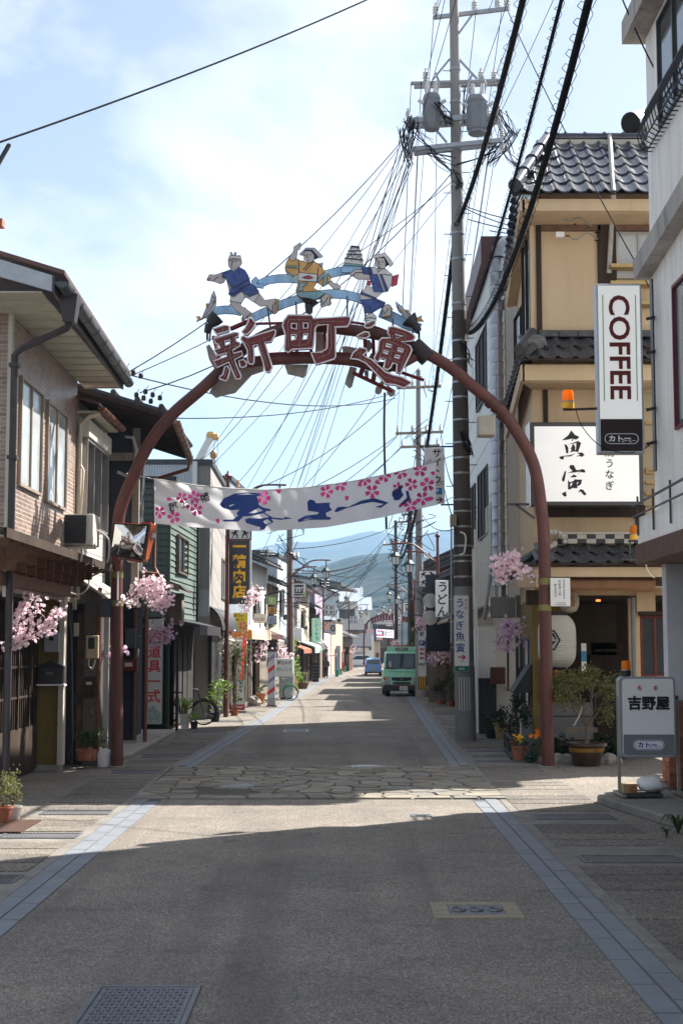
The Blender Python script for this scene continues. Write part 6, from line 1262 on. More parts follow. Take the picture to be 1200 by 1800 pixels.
# ================================================================ SIGNS
def board(name,label,cat,d,px0,px1,py0,py1,th,fmat,face,rim=.03,loc=None,group=None):
 a,b=P((px0+px1)/2,py1,d),P((px0+px1)/2,py0,d); pm=(py0+py1)/2; x0,x1=XX(px0,pm,d),XX(px1,pm,d)
 t=T(name,label,cat,((x0+x1)/2,d,a.z),group)
 MB().box(x0,x1,d,d+th,a.z,b.z).build('case',fmat,t,bev=min(.015,th/4))
 f_=MB().box(x0+rim,x1-rim,d-.006,d+.01,a.z+rim,b.z-rim).build('face',face,t)
 return t,f_,x0,x1,a.z,b.z
ACR=mk('acrylic_white',(.84,.84,.83),.18,0,.03,2,spec=.7)
ACR_GLOW=mk('acrylic_added_glow',(.80,.80,.79),.18,0,.03,2,spec=.7); ACR_GLOW.node_tree.nodes['Principled BSDF'].inputs['Emission Color'].default_value=(1,.98,.93,1); ACR_GLOW.node_tree.nodes['Principled BSDF'].inputs['Emission Strength'].default_value=.10 # faint glow added to the whole face to raise both lightboxes' brightness
FR=mk('sign_frame_grey',(.40,.43,.47),.4,.5,.1)
t,f_,x0,x1,z0,z1=board('coffee_sign','tall white projecting lightbox with COFFEE in dark red down it','sign',22.55,1049,1130,498,797,.22,FR,ACR_GLOW,.035)
xm=(x0+x1)/2; mb=MB(); txt(mb,'COFFEE',(xm,22.535,lerp(z0,z1,.622)),-UZ,RX,(z1-z0)*.615,(x1-x0)*.46,.022); mb.build('lettering',mk('maroon_ink',(.13,.014,.012),.5),f_)
mb=MB(); mb.box(x0+.10,x0+.112,22.532,22.54,lerp(z0,z1,.305),lerp(z0,z1,.93)); mb.box(x1-.112,x1-.10,22.532,22.54,lerp(z0,z1,.305),lerp(z0,z1,.93)); mb.build('green_line',GREENINK,f_)
MB().box(x0+.036,x1-.036,22.534,22.545,z0+.036,lerp(z0,z1,.20)).build('brown_field',mk('brown_print',(.022,.010,.010),.4),f_)
def kato(f_,d,xm,zc,w_,ink,ring):
 h=w_*.3; mb=MB(); mb.tube([(xm+(w_/2-h/2)*sx_+h/2*math.cos(a),d,zc+h/2*math.sin(a))for sx_,a0 in((1,-math.pi/2),(-1,math.pi/2))for a in[a0+math.pi*i/10 for i in range(11)]],w_*.010,4,closed=True); mb.build('logo_outline',ring,f_)
 mb=MB(); txt(mb,'カトー',(xm-w_*.06,d-.002,zc+h*.02),RX,UZ,w_*.66,h*.62,.035); txt(mb,'コーヒー',(xm+w_*.2,d-.004,zc-h*.2),RX,UZ,w_*.42,h*.3,.02); mb.build('logo_lettering',ink,f_)
kato(f_,22.53,xm,lerp(z0,z1,.085),(x1-x0)*.72,WHITE,WHITE)
# restaurant lightbox
t,f_,x0,x1,z0,z1=board('restaurant_sign','large white lightbox with brush style black characters on the ochre wall','sign',29.7,932,1130,742,889,.3,mk('sign_frame_dark',(.05,.05,.055),.4,.4),ACR_GLOW,.09)
mb=MB(); zz=lambda f:lerp(z1,z0,f); xx=lambda f:lerp(x0,x1,f)
zf_=zmap(970,745,.10417)
for loops in([[(165,275),(270,195),(325,108),(385,185),(455,215),(445,240),(405,265),(360,255),(335,300),(325,280),(350,245),(240,270)]],[[(205,345),(240,350),(275,400),(272,495),(240,500),(225,420)]],[[(260,345),(380,310),(440,288),(490,320),(440,475),(370,465),(300,480),(310,460),(335,440),(310,420),(340,370),(335,345),(370,345),(392,400),(385,440),(400,440),(410,325)]],[[(115,560),(160,545),(300,525),(400,495),(310,550),(200,550),(195,600),(150,600)]],[[(415,488),(510,482),(548,525),(500,560),(470,545),(400,552),(470,520)]],
[[(290,720),(310,695),(365,695),(410,780),(480,775),(510,758),(560,785),(555,820),(520,822),(480,810),(420,868),(470,805),(380,820),(260,830),(345,795),(300,750)]],[[(165,930),(215,795),(238,800),(210,965),(175,978)]],[[(300,905),(365,855),(420,880),(400,900)]],[[(268,945),(300,985),(370,960),(375,935),(440,940),(505,940),(490,1020),(440,1050),(415,1040),(435,1075),(400,1090),(350,1080),(290,1112),(268,1100)],[(415,1000),(440,975),(440,1000),(415,1022)],[(305,1010),(350,990),(330,1035),(310,1062)]],[[(165,1170),(240,1140),(235,1170),(248,1215),(220,1232),(185,1210)]],[[(468,1105),(520,1110),(578,1180),(560,1208),(530,1200),(480,1140),(440,1165)]]):
 mb=MB(); mb.prism([[zf_(q_)for q_ in l]for l in loops],lambda x,y:P(x,y,29.688)); mb.build('brush_stroke',INK,f_)
mb=MB(); txtv(mb,'炭火焼うなぎ',(xx(.70),29.685,zz(.03)),RX,UZ,.20,.235,.015); mb.build('small_lettering',INK,f_)
MB().box(x0-.02,x0,29.72,30.3,z0,z1).build('side_face',ACR,t)
mb=MB(); mb.bar((x0-.5,29.9,z0+.05),(x0,29.9,z0+.05),.05,.05); mb.bar((x0-.3,29.9,z0+.05),(x0+.1,29.9,z0-.25),.05,.05); mb.build('bracket',STEELD,t)
# beacons
def beacon(label,p,k=1.):
 t=T('warning_beacon',label,'beacon',p,'orange rotating beacons'); p=V(p)
 MB().lathe([(.10*k,0),(.10*k,.10*k),(.085*k,.11*k)],p,14).build('base',YELINK if k>.8 else BLACK,t,smooth=True)
 MB().lathe([(.092*k,.11*k),(.095*k,.14*k),(.09*k,.26*k),(.075*k,.295*k),(.02*k,.30*k)],p,14).build('dome',mk('amber_plastic',(.9,.33,.02),.2,0,.05,trans=.6),t,smooth=True)
 MB().lathe([(.1*k,.10*k),(.106*k,.105*k),(.106*k,.118*k),(.095*k,.12*k)],p,14).build('ring',STEEL,t)
 return t
p1=P(998,718,22.6); beacon('orange beacon on an arm left of the tall coffee lightbox',p1)
mb=MB(); mb.bar(p1-V((.08,0,.02)),P(1052,718,22.65),.05,.035); tag(mb.build('bracket_bar',PIPED),'dark bracket arm holding the upper orange beacon','bracket')
p2=P(1115,949,29.2); beacon('orange beacon on the lower tiled roof of the restaurant',p2)
mb=MB(); mb.bar(p2-V((.12,0,.02)),p2+V((.12,0,-.02)),.2,.03); mb.bar(p2+V((-.1,0,-.02)),p2+V((-.1,0,-.42)),.03,.03); mb.bar(p2+V((.1,0,-.02)),p2+V((.1,0,-.42)),.03,.03); mb.bar(p2+V((-.3,0,-.4)),p2+V((.5,0,-.44)),.1,.03); tag(mb.build('beacon_stand',STEELD),'steel stand under the beacon on the lower roof','bracket')
tag(MB().tube(smooth([p1+V((.12,0,0)),P(1022,748,22.5),P(1050,780,22.5),P(1090,795,22.5),P(1125,792,22.6),P(1150,775,22.9)]),.009,4).build('cable',WIRE),'looping lead of the upper beacon below the coffee lightbox','cable')
tag(MB().tube(smooth([p2+V((.06,0,0)),P(1128,975,29.1),P(1140,1005,29.1),P(1150,1016,29.1)]),.012,4).build('cable',WHITE),'white lead hanging from the lower beacon','cable')
# standing café sign
D2=21.85; t=T('standing_sign','white standing lightbox of the café with blue oval logo','sign',(XX(1137,1395,D2),D2,.15))
a,b=P(1090,1332,D2),P(1186,1190,D2)
def rounded(x0,x1,z0,z1,r,n=5):
 o=[]
 for cx,cz,a0 in((x1-r,z1-r,0),(x0+r,z1-r,90),(x0+r,z0+r,180),(x1-r,z0+r,270)):
  o+=[(cx+r*math.cos(math.radians(a0+90*i/n)),cz+r*math.sin(math.radians(a0+90*i/n)))for i in range(n+1)]
 return o
MB().prism([rounded(a.x,b.x,a.z,b.z,.07)],lambda x,z:V((x,D2,z)),(0,.24,0)).build('case',mk('case_grey',(.30,.31,.33),.4,.2),t,bev=.012)
zs_=lerp(a.z,b.z,.285)
f_=MB().prism([[p for p in rounded(a.x+.045,b.x-.03,a.z+.03,b.z-.03,.05)]],lambda x,z:V((x,D2-.012,z)),(0,.014,0)).build('face',ACR,t)
MB().prism([[(a.x+.05,zs_),(a.x+.05,a.z+.06),(a.x+.08,a.z+.035),(b.x-.06,a.z+.035),(b.x-.035,a.z+.06),(b.x-.035,zs_)]],lambda x,z:V((x,D2-.015,z)),(0,.002,0)).build('grey_field',mk('grey_print',(.20,.205,.225),.35),f_)
xm=(a.x+b.x)/2+.005; hz=b.z-a.z
mb=MB(); txtb(mb,'吉野屋',(xm+.01,D2-.017,lerp(a.z,b.z,.675)),RX,UZ,.62,.2,.0065); mb.build('lettering',INK,f_)
mb=MB(); txt(mb,'喫',(xm-.12,D2-.017,lerp(a.z,b.z,.86)),RX,UZ,.07,.075,.015); txt(mb,'茶',(xm+.12,D2-.017,lerp(a.z,b.z,.86)),RX,UZ,.075,.075,.015); mb.build('red_lettering',REDINK,f_)
hh=.155; MB().prism([rounded(xm-.235,xm+.235,lerp(a.z,b.z,.155)-hh/2,lerp(a.z,b.z,.155)+hh/2,hh/2-.001,8)],lambda x,z:V((x,D2-.018,z)),(0,.002,0)).build('logo_field',WHITE,f_)
kato(f_,D2-.021,xm,lerp(a.z,b.z,.155),.44,BLUEINK,BLUEINK)
for sg,px in((-1,1087),(1,1191)):
 xl=XX(px,1300,D2+.12); mb=MB(); mb.bar((xl,D2+.12,.17),(xl,D2+.12,lerp(a.z,b.z,.76)),.045,.045); mb.build('leg',ALU,t); MB().tube([(xl-sg*.0,D2+.12,lerp(a.z,b.z,.74)),(xl-sg*.1,D2+.12,lerp(a.z,b.z,.74))],.03,8).build('pivot',BLACK,t)
 MB().box(xl-.03,xl+.03,D2-.25,D2+.5,.15,.19).build('foot',ALU,t)
MB().box(XX(1090,1390,D2),XX(1160,1390,D2),D2-.2,D2+.35,.152,.2).build('base_plate',STEELD,t)
beacon('orange beacon behind the top of the standing café sign',P(1100,1188,D2+.3),.78)
bg_=T('sandbag','white plastic sack weighing down the standing café sign','sandbag',(XX(1145,1392,D2),D2+.02,.2))
c=V((XX(1145,1380,D2),D2-.02,.2)); rq=random.Random(8); mb=MB(); vs=[]; nu,nv=18,9
for j in range(nv+1):
 for i in range(nu):
  u,v=2*math.pi*i/nu,math.pi*j/nv; k=1+.06*math.sin(3*u+2*v)+.04*math.sin(5*v-u); vs.append(c+V((.24*k*math.sin(v)*math.cos(u),.17*k*math.sin(v)*math.sin(u),.125+.13*k*-math.cos(v)*(1 if math.cos(v)<0 else .95))))
mb.add(vs,[(j*nu+i,j*nu+(i+1)%nu,(j+1)*nu+(i+1)%nu,(j+1)*nu+i)for j in range(nv)for i in range(nu)]); mb.build('sack',mk('plastic_white',(.70,.68,.68),.3,0,.08,8,.25,18,spec=.6),bg_,smooth=True)
mb=MB(); mb.lathe([(.05,0),(.07,.03),(.02,.06)],c+V((.14,-.13,.17)),8); mb.build('knot',mk('skin_tape',(.55,.32,.25),.6),bg_,smooth=True)
crt=T('carton','small brown carton and can at the foot of the café sign','carton',(XX(1105,1390,D2),D2,.2))
MB().box(XX(1093,1385,D2),XX(1117,1385,D2),D2-.12,D2+.1,.2,.33).build('box',mk('cardboard',(.36,.24,.12),.8),crt); MB().tube([(XX(1108,1385,D2),D2-.18,.27),(XX(1108,1385,D2),D2-.125,.27)],.055,10).build('can',TERRA,crt)
# signs on the main pole
t,f_,x0,x1,z0,z1=board('parking_sign','tall white parking sign projecting left of the pole behind the banner','sign',36.95,746,781,787,885,.08,WHITE,WHITE,.01)
mb=MB(); txtv(mb,'サイトウ',(lerp(x0,x1,.62),36.94,lerp(z0,z1,.985)),RX,UZ,.25,.235,.02); txtv(mb,'パ',(lerp(x0,x1,.2),36.94,lerp(z0,z1,.80)),RX,UZ,.17,.17); mb.build('lettering',INK,f_)
mb=MB(); txt(mb,'24時間',(lerp(x0,x1,.62),36.94,lerp(z0,z1,.385)),RX,UZ,.34,.07); txt(mb,'1000円',(lerp(x0,x1,.62),36.94,lerp(z0,z1,.33)),RX,UZ,.34,.07); mb.build('small_lettering',mk('brown_ink',(.2,.1,.08),.6),f_)
xc=lerp(x0,x1,.62); MB().box(xc-.13,xc+.13,36.935,36.944,lerp(z0,z1,.16),lerp(z0,z1,.28)).build('blue_field',mk('sign_blue',(.02,.20,.50),.5),f_); mb=MB(); txt(mb,'P',(xc,36.93,lerp(z0,z1,.22)),RX,UZ,.09,.12,.02); mb.build('letter',WHITE,f_)
mb=MB(); zc=lerp(z0,z1,.07); mb.prism([[(-.14,.06),(-.10,.06),(-.10,.015),(.08,.015),(.03,.07),(.07,.07),(.16,-.005),(.07,-.08),(.03,-.08),(.08,-.025),(-.14,-.025)]],lambda x,z:V((xc+x,36.94,zc+z))); mb.build('arrow',mk('maroon_ink',(.13,.014,.012),.5),f_)
mb=MB(); mb.bar((x0,37.0,z1+.03),(onpole(z1).x,36.9,z1+.03),.04,.04); mb.bar((x1-.1,37.0,z0-.03),(onpole(z0).x,36.9,z0-.03),.04,.04); mb.build('bracket',STEELD,t)
t,f_,x0,x1,z0,z1=board('pole_sign','narrow white sign with blue brush script strapped to the near pole','sign',36.44,798,824,1047,1181,.02,WHITE,WHITE,.004)
mb=MB(); txtv(mb,'うなぎ魚寅',(lerp(x0,x1,.40),36.43,lerp(z0,z1,.975)),RX,UZ,.25,.285,.012); mb.build('lettering',BLUEINK,f_)
mb=MB(); txtv(mb,'炭火焼',(lerp(x0,x1,.82),36.43,lerp(z0,z1,.965)),RX,UZ,.085,.10); xc,zc=lerp(x0,x1,.5),lerp(z0,z1,.19); mb.prism([[(-.1,.016),(.03,.016),(0,.06),(.04,.06),(.11,0),(.04,-.06),(0,-.06),(.03,-.016),(-.1,-.016)]],lambda x,z:V((xc+x,36.43,zc+z))); txt(mb,'この先',(xc,36.43,zc-.10),RX,UZ,.12,.035); mb.build('red_lettering',REDINK,f_)
MB().box(x0+.005,x1-.005,36.432,36.45,z0+.005,lerp(z0,z1,.075)).build('green_field',mk('dark_green_print',(.01,.16,.08),.5),f_); mb=MB(); txt(mb,'新町',(xc,36.425,lerp(z0,z1,.038)),RX,UZ,.14,.06,.01); mb.build('green_lettering',WHITE,f_)
# plate on the right arch leg
t,f_,x0,x1,z0,z1=board('direction_plate','white direction plate with a green edge on the right arch leg','sign',28.62,967,1002,1016,1066,.015,mk('lime_edge',(.30,.36,.05),.6),WHITE,.002)
mb=MB(); txtv(mb,'市営旧庁舎駐車場',(lerp(x0,x1,.68),28.605,lerp(z0,z1,.96)),RX,UZ,.045,.05); txtv(mb,'町家伊之助',(lerp(x0,x1,.47),28.605,lerp(z0,z1,.94)),RX,UZ,.06,.066); txtv(mb,'観光案内所',(lerp(x0,x1,.25),28.605,lerp(z0,z1,.80)),RX,UZ,.05,.055)
txt(mb,'Parking',(lerp(x0,x1,.55),28.605,lerp(z0,z1,.12)),RX,UZ,.16,.03); txt(mb,'Tourist info',(lerp(x0,x1,.5),28.605,lerp(z0,z1,.06)),RX,UZ,.22,.03); mb.build('lettering',INK,f_)
# lantern and round lamp in the entrance
ln=T('paper_lantern','large white paper lantern with a black hexagon crest behind the arch leg','lantern',P(979,1173,30.0)); c=P(979,1173,30.0); hz=ZZ(1082,30.0)-c.z
pr=[]
for i in range(45):tt=i/44; pr.append((.40*(1-abs(2*tt-1)**4.5*.42)+(.006 if i%2 else -.004),tt*hz))
MB().lathe(pr,c,28).build('paper',mk('lantern_paper',(.68,.66,.60),.8,0,.05,3,trans=.4),ln,smooth=True)
MB().lathe([(.2,-.06),(.24,.0)],c,16).build('bottom_ring',BLACK,ln); MB().lathe([(.24,hz),(.2,hz+.07)],c,16).build('top_ring',BLACK,ln)
mb=MB(); hc=c+V((0,0,hz*.52))
def onl(x,z):a=-math.pi/2-.55+x/.405; return hc+V((.412*math.cos(a),.412*math.sin(a),z))
hx=[(.24*math.cos(math.radians(60*i)),.24*math.sin(math.radians(60*i)))for i in range(6)]; dens=lambda l:[(lerp(p[0],r_[0],k/4),lerp(p[1],r_[1],k/4))for p,r_ in zip(l,l[1:]+l[:1])for k in range(4)]
mb.prism([dens(hx),dens([(x*.84,z*.84)for x,z in hx])],onl); mb.prism([dens([(-.16,.02),(.16,.02),(.1,.14),(-.1,.14)]),],onl); mb.prism([dens([(-.15,-.02),(.15,-.02),(0,-.17)]),dens([(-.07,-.04),(.07,-.04),(0,-.1)])],onl); mb.build('crest',INK,ln)
rl=T('round_lantern','small pale round paper lamp above the big lantern','lantern',P(1000,1078,30.5)); c=P(1000,1078,30.5); MB().lathe([(.06,0),(.17,.05),(.22,.2),(.22,.32),(.17,.45),(.06,.5)],c,16).build('paper',mk('lantern_paper2',(.50,.45,.36),.8,trans=.3),rl,smooth=True); mb=MB(); mb.prism([[(-.03,.12),(.08,.14),(.1,.26),(.03,.36),(-.06,.3)]],lambda x,z:c+V((x,-.235,z))); mb.build('figure_print',mk('print_brown',(.28,.14,.07),.7),rl)
wm=T('wind_chime_strip','narrow hanging paper strip with a blue band in the entrance','paper strip',P(1026,1186,31)); a,b=P(1022,1186,31),P(1030,1131,31); MB().box(a.x,b.x,31,31.01,a.z,b.z).build('strip',WHITE,wm); MB().box(a.x-.002,b.x+.002,30.995,31.012,lerp(a.z,b.z,.42),lerp(a.z,b.z,.75)).build('blue_band',mk('band_blue',(.05,.25,.42),.6),wm)
lb=T('entrance_lamp','small glowing orange lamp under the entrance ceiling','lamp',P(1051,1060,31.5)); c=P(1051,1056,31.5); mg=bpy.data.materials.new('lamp_glow'); mg.use_nodes=True; pb=mg.node_tree.nodes['Principled BSDF']; pb.inputs['Base Color'].default_value=(.8,.3,.08,1); pb.inputs['Emission Color'].default_value=(1,.32,.08,1); pb.inputs['Emission Strength'].default_value=.55
MB().box(c.x-.045,c.x+.045,31.45,31.55,c.z-.02,c.z+.2).build('shade',mg,lb)
# traffic mirror on the left arch leg
tm=T('traffic_mirror','square convex traffic mirror in an orange hood on the left arch leg','mirror',P(226,985,28.4))
cm=[P(201,920,28.35),P(259,924,28.2),P(250,983,28.2),P(193,974,28.35)]
def quadpt(u,v):return cm[0].lerp(cm[1],u).lerp(cm[3].lerp(cm[2],u),v)
mb=MB(); n_=12; mb.add([quadpt(i/n_,j/n_)+V((0,-.10*(1-(2*i/n_-1)**2)*(1-(2*j/n_-1)**2),0))for j in range(n_+1)for i in range(n_+1)],[(j*(n_+1)+i,j*(n_+1)+i+1,(j+1)*(n_+1)+i+1,(j+1)*(n_+1)+i)for j in range(n_)for i in range(n_)]); mm=mk('mirror_glass',(.62,.64,.66),.04,1.,.02); mb.build('mirror_glass',mm,tm,smooth=True)
mb=MB(); mb.tube([cm[0],cm[1],cm[2],cm[3]],.022,6,closed=True); mb.build('rim',BLACK,tm)
og=mk('orange_hood',(.28,.06,.018),.4,0,.15,4); rd=mk('red_hood',(.50,.015,.012),.4)
bk=[quadpt(-.04,-.05)+V((0,.04,0)),quadpt(1.05,-.04)+V((0,.04,0)),quadpt(1.04,1.05)+V((0,.04,0)),quadpt(-.05,1.05)+V((0,.04,0))]; mb=MB(); mb.slab(bk,(0,.07,0)); mb.build('back',og,tm,bev=.02)
mb=MB(); mb.slab([cm[0].lerp(cm[1],.78)+V((0,-.03,.03)),cm[1]+V((.07,-.03,.05)),cm[1]+V((.11,.5,.02)),cm[1]+V((-.1,.5,.05))],(0,0,.02)); mb.build('hood',rd,tm)
mb=MB(); mb.slab([cm[1]+V((.07,-.03,.05)),cm[1]+V((.11,.5,.02)),cm[2]+V((.06,.4,.02)),cm[2]+V((.04,.05,-.02))],(.015,0,0)); mb.slab([cm[2]+V((0,0,-.05)),cm[2]+V((.06,.4,0)),cm[3].lerp(cm[2],.5)+V((0,.4,-.08)),cm[3].lerp(cm[2],.5)+V((0,.03,-.05))],(0,0,-.02)); mb.build('hood_side',og,tm)
mb=MB(); mb.tube([P(226,975,28.5),P(206,985,28.75)],.035,7); mb.lathe([(.05,0),(.075,.03),(.075,.1),(.03,.13)],P(266,948,28.5),8); mb.tube([P(258,950,28.5),P(270,946,28.5)],.03,6); mb.build('bracket',STEEL,tm)
tag(MB().tube([(footL.x,28.6,ZZ(1055,28.6)),(footL.x,28.6,ZZ(1005,28.6))],.02,4).build('leg_notice',WHITE),'narrow pale notice strip on the left arch leg under the mirror','notice')
# ================================================================ VEHICLES
def paint(name,col,rough=.3):return mk(name,col,rough,0,.05,2,spec=.6,dirt=.08,dcol=(.2,.2,.19))
CHROME=mk('chrome',(.7,.7,.7),.12,1.,.02); LENS=mk('lens_clear',(.55,.56,.58),.1,.3,.08,20); RUBBER=mk('tyre_rubber',(.02,.02,.022),.85)
AMBER=MT['amber_plastic']; WGLASS=glassy('windscreen',(.025,.045,.055),.05,.9)
def wheel(par,c,r,w_):
 c=V(c); o=MB()
 k=18; vs=[]; pr=[(r*.6,-w_/2),(r*.94,-w_/2),(r,-w_/2+.03),(r,w_/2-.03),(r*.94,w_/2),(r*.6,w_/2)]
 for q_,x in pr:vs+=[c+V((x,q_*math.cos(2*math.pi*j/k),q_*math.sin(2*math.pi*j/k)))for j in range(k)]
 o.add(vs,[(i*k+j,i*k+(j+1)%k,(i+1)*k+(j+1)%k,(i+1)*k+j)for i in range(5)for j in range(k)]); wh=o.build('wheel',RUBBER,par,smooth=True)
 MB().tube([c-V((w_*.35,0,0)),c+V((w_*.35,0,0))],r*.61,14).build('rim',STEEL,wh)
 return wh
def prof_body(mb,prof,x0,x1,inset=None): # side profile (y,z) between x0 and x1
 n=len(prof); ins=inset or[0]*n
 mb.add([(x0+i_,y,z)for(y,z),i_ in zip(prof,ins)]+[(x1-i_,y,z)for(y,z),i_ in zip(prof,ins)],[tuple(range(n)),tuple(range(2*n-1,n-1,-1))]+[(i,n+i,n+(i+1)%n,(i+1)%n)for i in range(n)])
TY=69.4; TX=XX(705.5,1190,TY); tr=T('truck','mint green light truck facing the camera with a dark signboard on its cab','truck',(TX,TY+2,0))
mint=paint('mint_truck_paint',(.36,.80,.55)); mintd=mk('mint_dark',(.10,.30,.19),.4)
W2=.865; mb=MB(); prof_body(mb,[(TY+.02,.30),(TY,.62),(TY+.02,.98),(TY+.10,1.32),(TY+.40,2.06),(TY+.55,2.14),(TY+1.55,2.16),(TY+1.6,2.1),(TY+1.6,.45),(TY+1.2,.45),(TY+1.0,.75),(TY+.55,.75),(TY+.4,.30)],TX-W2,TX+W2,[0,0,0,.01,.075,.11,.11,.08,0,0,0,0,0]); mb.build('cab',mint,tr,bev=.03)
def onw(x,t,o=.012):a=V((x,TY+.10,1.32)); b=V((x,TY+.40,2.06)); return a.lerp(b,t)+V((0,-.93*o,.37*o))
ws=MB().slab([onw(TX-.76,.06),onw(TX+.76,.06),onw(TX+.70,.96),onw(TX-.70,.96)],(0,.012,0)).build('windscreen',WGLASS,tr)
mb=MB(); mb.tube([onw(TX-.78,.04),onw(TX+.78,.04),onw(TX+.72,.98),onw(TX-.72,.98)],.018,5,closed=True); mb.build('seal',BLACK,ws)
for x0,x1 in((-.5,.05),(.2,.68)):MB().tube([onw(TX+x0,-.0,.03),onw(TX+x1,.05,.03)],.012,4).build('wiper',BLACK,tr)
MB().box(TX-.55,TX+.02,TY-.0,TY+.02,1.18,1.2).build('panel_groove',mintd,tr); MB().box(TX+.1,TX+.62,TY-.0,TY+.02,1.18,1.2).build('panel_groove',mintd,tr)
gr=MB().prism([[(-.50,.92),(.50,.92),(.46,.78),(.2,.74),(-.2,.74),(-.46,.78)]],lambda x,z:V((TX+x,TY-.015,z)),(0,.05,0)).build('grille',BLACK,tr)
for k in range(3):MB().box(TX-.44,TX+.44,TY-.022,TY-.014,.785+k*.04,.795+k*.04).build('grille_bar',STEELD,gr)
mb=MB()
for k in range(3):
 a=math.radians(90+120*k); u=V((math.cos(a),0,math.sin(a))); v=V((-math.sin(a),0,math.cos(a))); o=V((TX,TY-.026,.835)); mb.slab([o,o+u*.035+v*.02,o+u*.07,o+u*.035-v*.02],(0,.006,0))
mb.build('emblem',CHROME,gr)
for s in(-1,1):
 hl=MB().prism([[(s*.56,.94),(s*.82,.96),(s*.86,.90),(s*.86,.58),(s*.58,.58),(s*.54,.66)]],lambda x,z:V((TX+x,TY-.015,z)),(0,.06,0)).build('headlight',LENS,tr)
 MB().box(TX+s*.72-.1,TX+s*.72+.1,TY-.02,TY-.012,.60,.72).build('reflector',STEEL,hl)
 MB().box(TX+s*.82-.06,TX+s*.82+.05,TY-.024,TY+.03,.80,.95).build('indicator',AMBER,hl)
MB().box(TX-W2-.01,TX+W2+.01,TY-.08,TY+.25,.27,.56).build('bumper',mk('bumper_black',(.035,.036,.04),.5),tr,bev=.02); MB().box(TX-.42,TX+.42,TY-.06,TY+.03,.6,.69).build('lower_intake',BLACK,tr)
MB().box(TX-.5,TX+.6,TY-.086,TY-.078,.5,.52).build('red_strip',mk('red_strip',(.4,.03,.02),.5),tr)
pl=MB().box(TX-.10,TX+.28,TY-.1,TY-.082,.30,.50).build('number_plate',WHITE,tr); mb=MB(); txt(mb,'54-71',(TX+.09,TY-.104,.375),RX,UZ,.27,.085,.02); txt(mb,'岐阜 400',(TX+.09,TY-.104,.462),RX,UZ,.18,.045,.01); mb.build('lettering',mk('plate_green',(.02,.12,.06),.6),pl)
bd=MB().box(TX-.68,TX+.72,TY+.55,TY+.63,2.18,2.40).build('roof_board',mint,tr,bev=.02); MB().box(TX-.26,TX+.34,TY+.535,TY+.549,2.215,2.35).build('board_panel',INK,bd); mb=MB(); txt(mb,'奥田ガス',(TX+.04,TY+.53,2.283),RX,UZ,.54,.1,.03); mb.build('lettering',WHITE,bd)
mb=MB()
for x in(-.6,-.1,.35,.66):mb.box(TX+x-.02,TX+x+.02,TY+.6,TY+.64,2.1,2.2)
mb.build('board_post',STEEL,tr); MB().box(TX-.26,TX+.55,TY+1.7,TY+1.8,2.1,2.47).build('red_rack',mk('rack_red',(.42,.06,.03),.5),tr)
for s in(-1,1):
 MB().tube([(TX+s*.80,TY+.12,1.3),(TX+s*.93,TY-.02,1.45),(TX+s*.90,TY-.08,1.75)]if s<0 else[(TX+.8,TY+.12,1.25),(TX+.72,TY-.15,1.4),(TX+.72,TY-.15,1.8)],.014,5).build('mirror_arm',BLACK,tr)
mb=MB(); mb.box(TX-.64,TX-.48,TY-.12,TY-.08,1.36,1.72); mb.build('mirror',BLACK,tr,bev=.02); MB().box(TX+.60,TX+.78,TY-.16,TY-.11,1.36,1.74).build('mirror',BLACK,tr,bev=.02); MB().box(TX-.62,TX-.5,TY-.126,TY-.121,1.4,1.7).build('mirror_face',CHROME,tr)
for x in(-.66,.66):wheel(tr,(TX+x,TY+.78,.34),.34,.24); wheel(tr,(TX+x,TY+3.4,.34),.34,.34)
MB().box(TX-.82,TX+.82,TY+1.66,TY+4.6,.62,.78).build('bed',mint,tr); MB().box(TX-.3,TX+.3,TY+.6,TY+4.5,.4,.6).build('chassis',BLACK,tr)
for x in(-.82,.80):MB().box(TX+x,TX+x+.03,TY+1.66,TY+4.6,.78,1.2).build('bed_side',mint,tr)
for i in range(5):a=(TX-.55+.27*i,TY+2.2+.1*(i%2),.78); MB().lathe([(.12,0),(.15,.03),(.15,1.1),(.09,1.22),(.05,1.25),(.05,1.34)],a,10).build('gas_cylinder',mk('cylinder_grey',(.3,.31,.3),.5),tr,smooth=True)
CY=119.; CX=XX(656,1170,CY); car=T('car','small sky blue hatchback driving away down the street','car',(CX,CY+1.6,0)); blue=paint('sky_blue_paint',(.16,.33,.66))
mb=MB(); prof_body(mb,[(CY,.32),(CY-.02,.62),(CY+.03,.92),(CY+.16,1.34),(CY+.4,1.44),(CY+1.8,1.46),(CY+2.5,.98),(CY+3.2,.82),(CY+3.25,.35)],CX-.69,CX+.69,[.01,0,.01,.09,.13,.13,.04,.03,.03]); mb.build('body',blue,car,bev=.05)
MB().slab([(CX-.52,CY+.03,.98),(CX+.52,CY+.03,.98),(CX+.47,CY+.15,1.34),(CX-.47,CY+.15,1.34)],(0,-.02,.0)).build('rear_window',WGLASS,car); MB().box(CX-.70,CX+.70,CY-.06,CY+.1,.3,.5).build('bumper',blue,car,bev=.03); MB().box(CX-.69,CX+.69,CY-.04,CY+.2,.2,.298).build('skirt',BLACK,car)
pl=MB().box(CX-.19,CX+.15,CY-.075,CY-.061,.42,.58).build('number_plate',YELINK,car); mb=MB(); txt(mb,'32-08',(CX-.02,CY-.079,.48),RX,UZ,.26,.07,.02); mb.build('lettering',INK,pl)
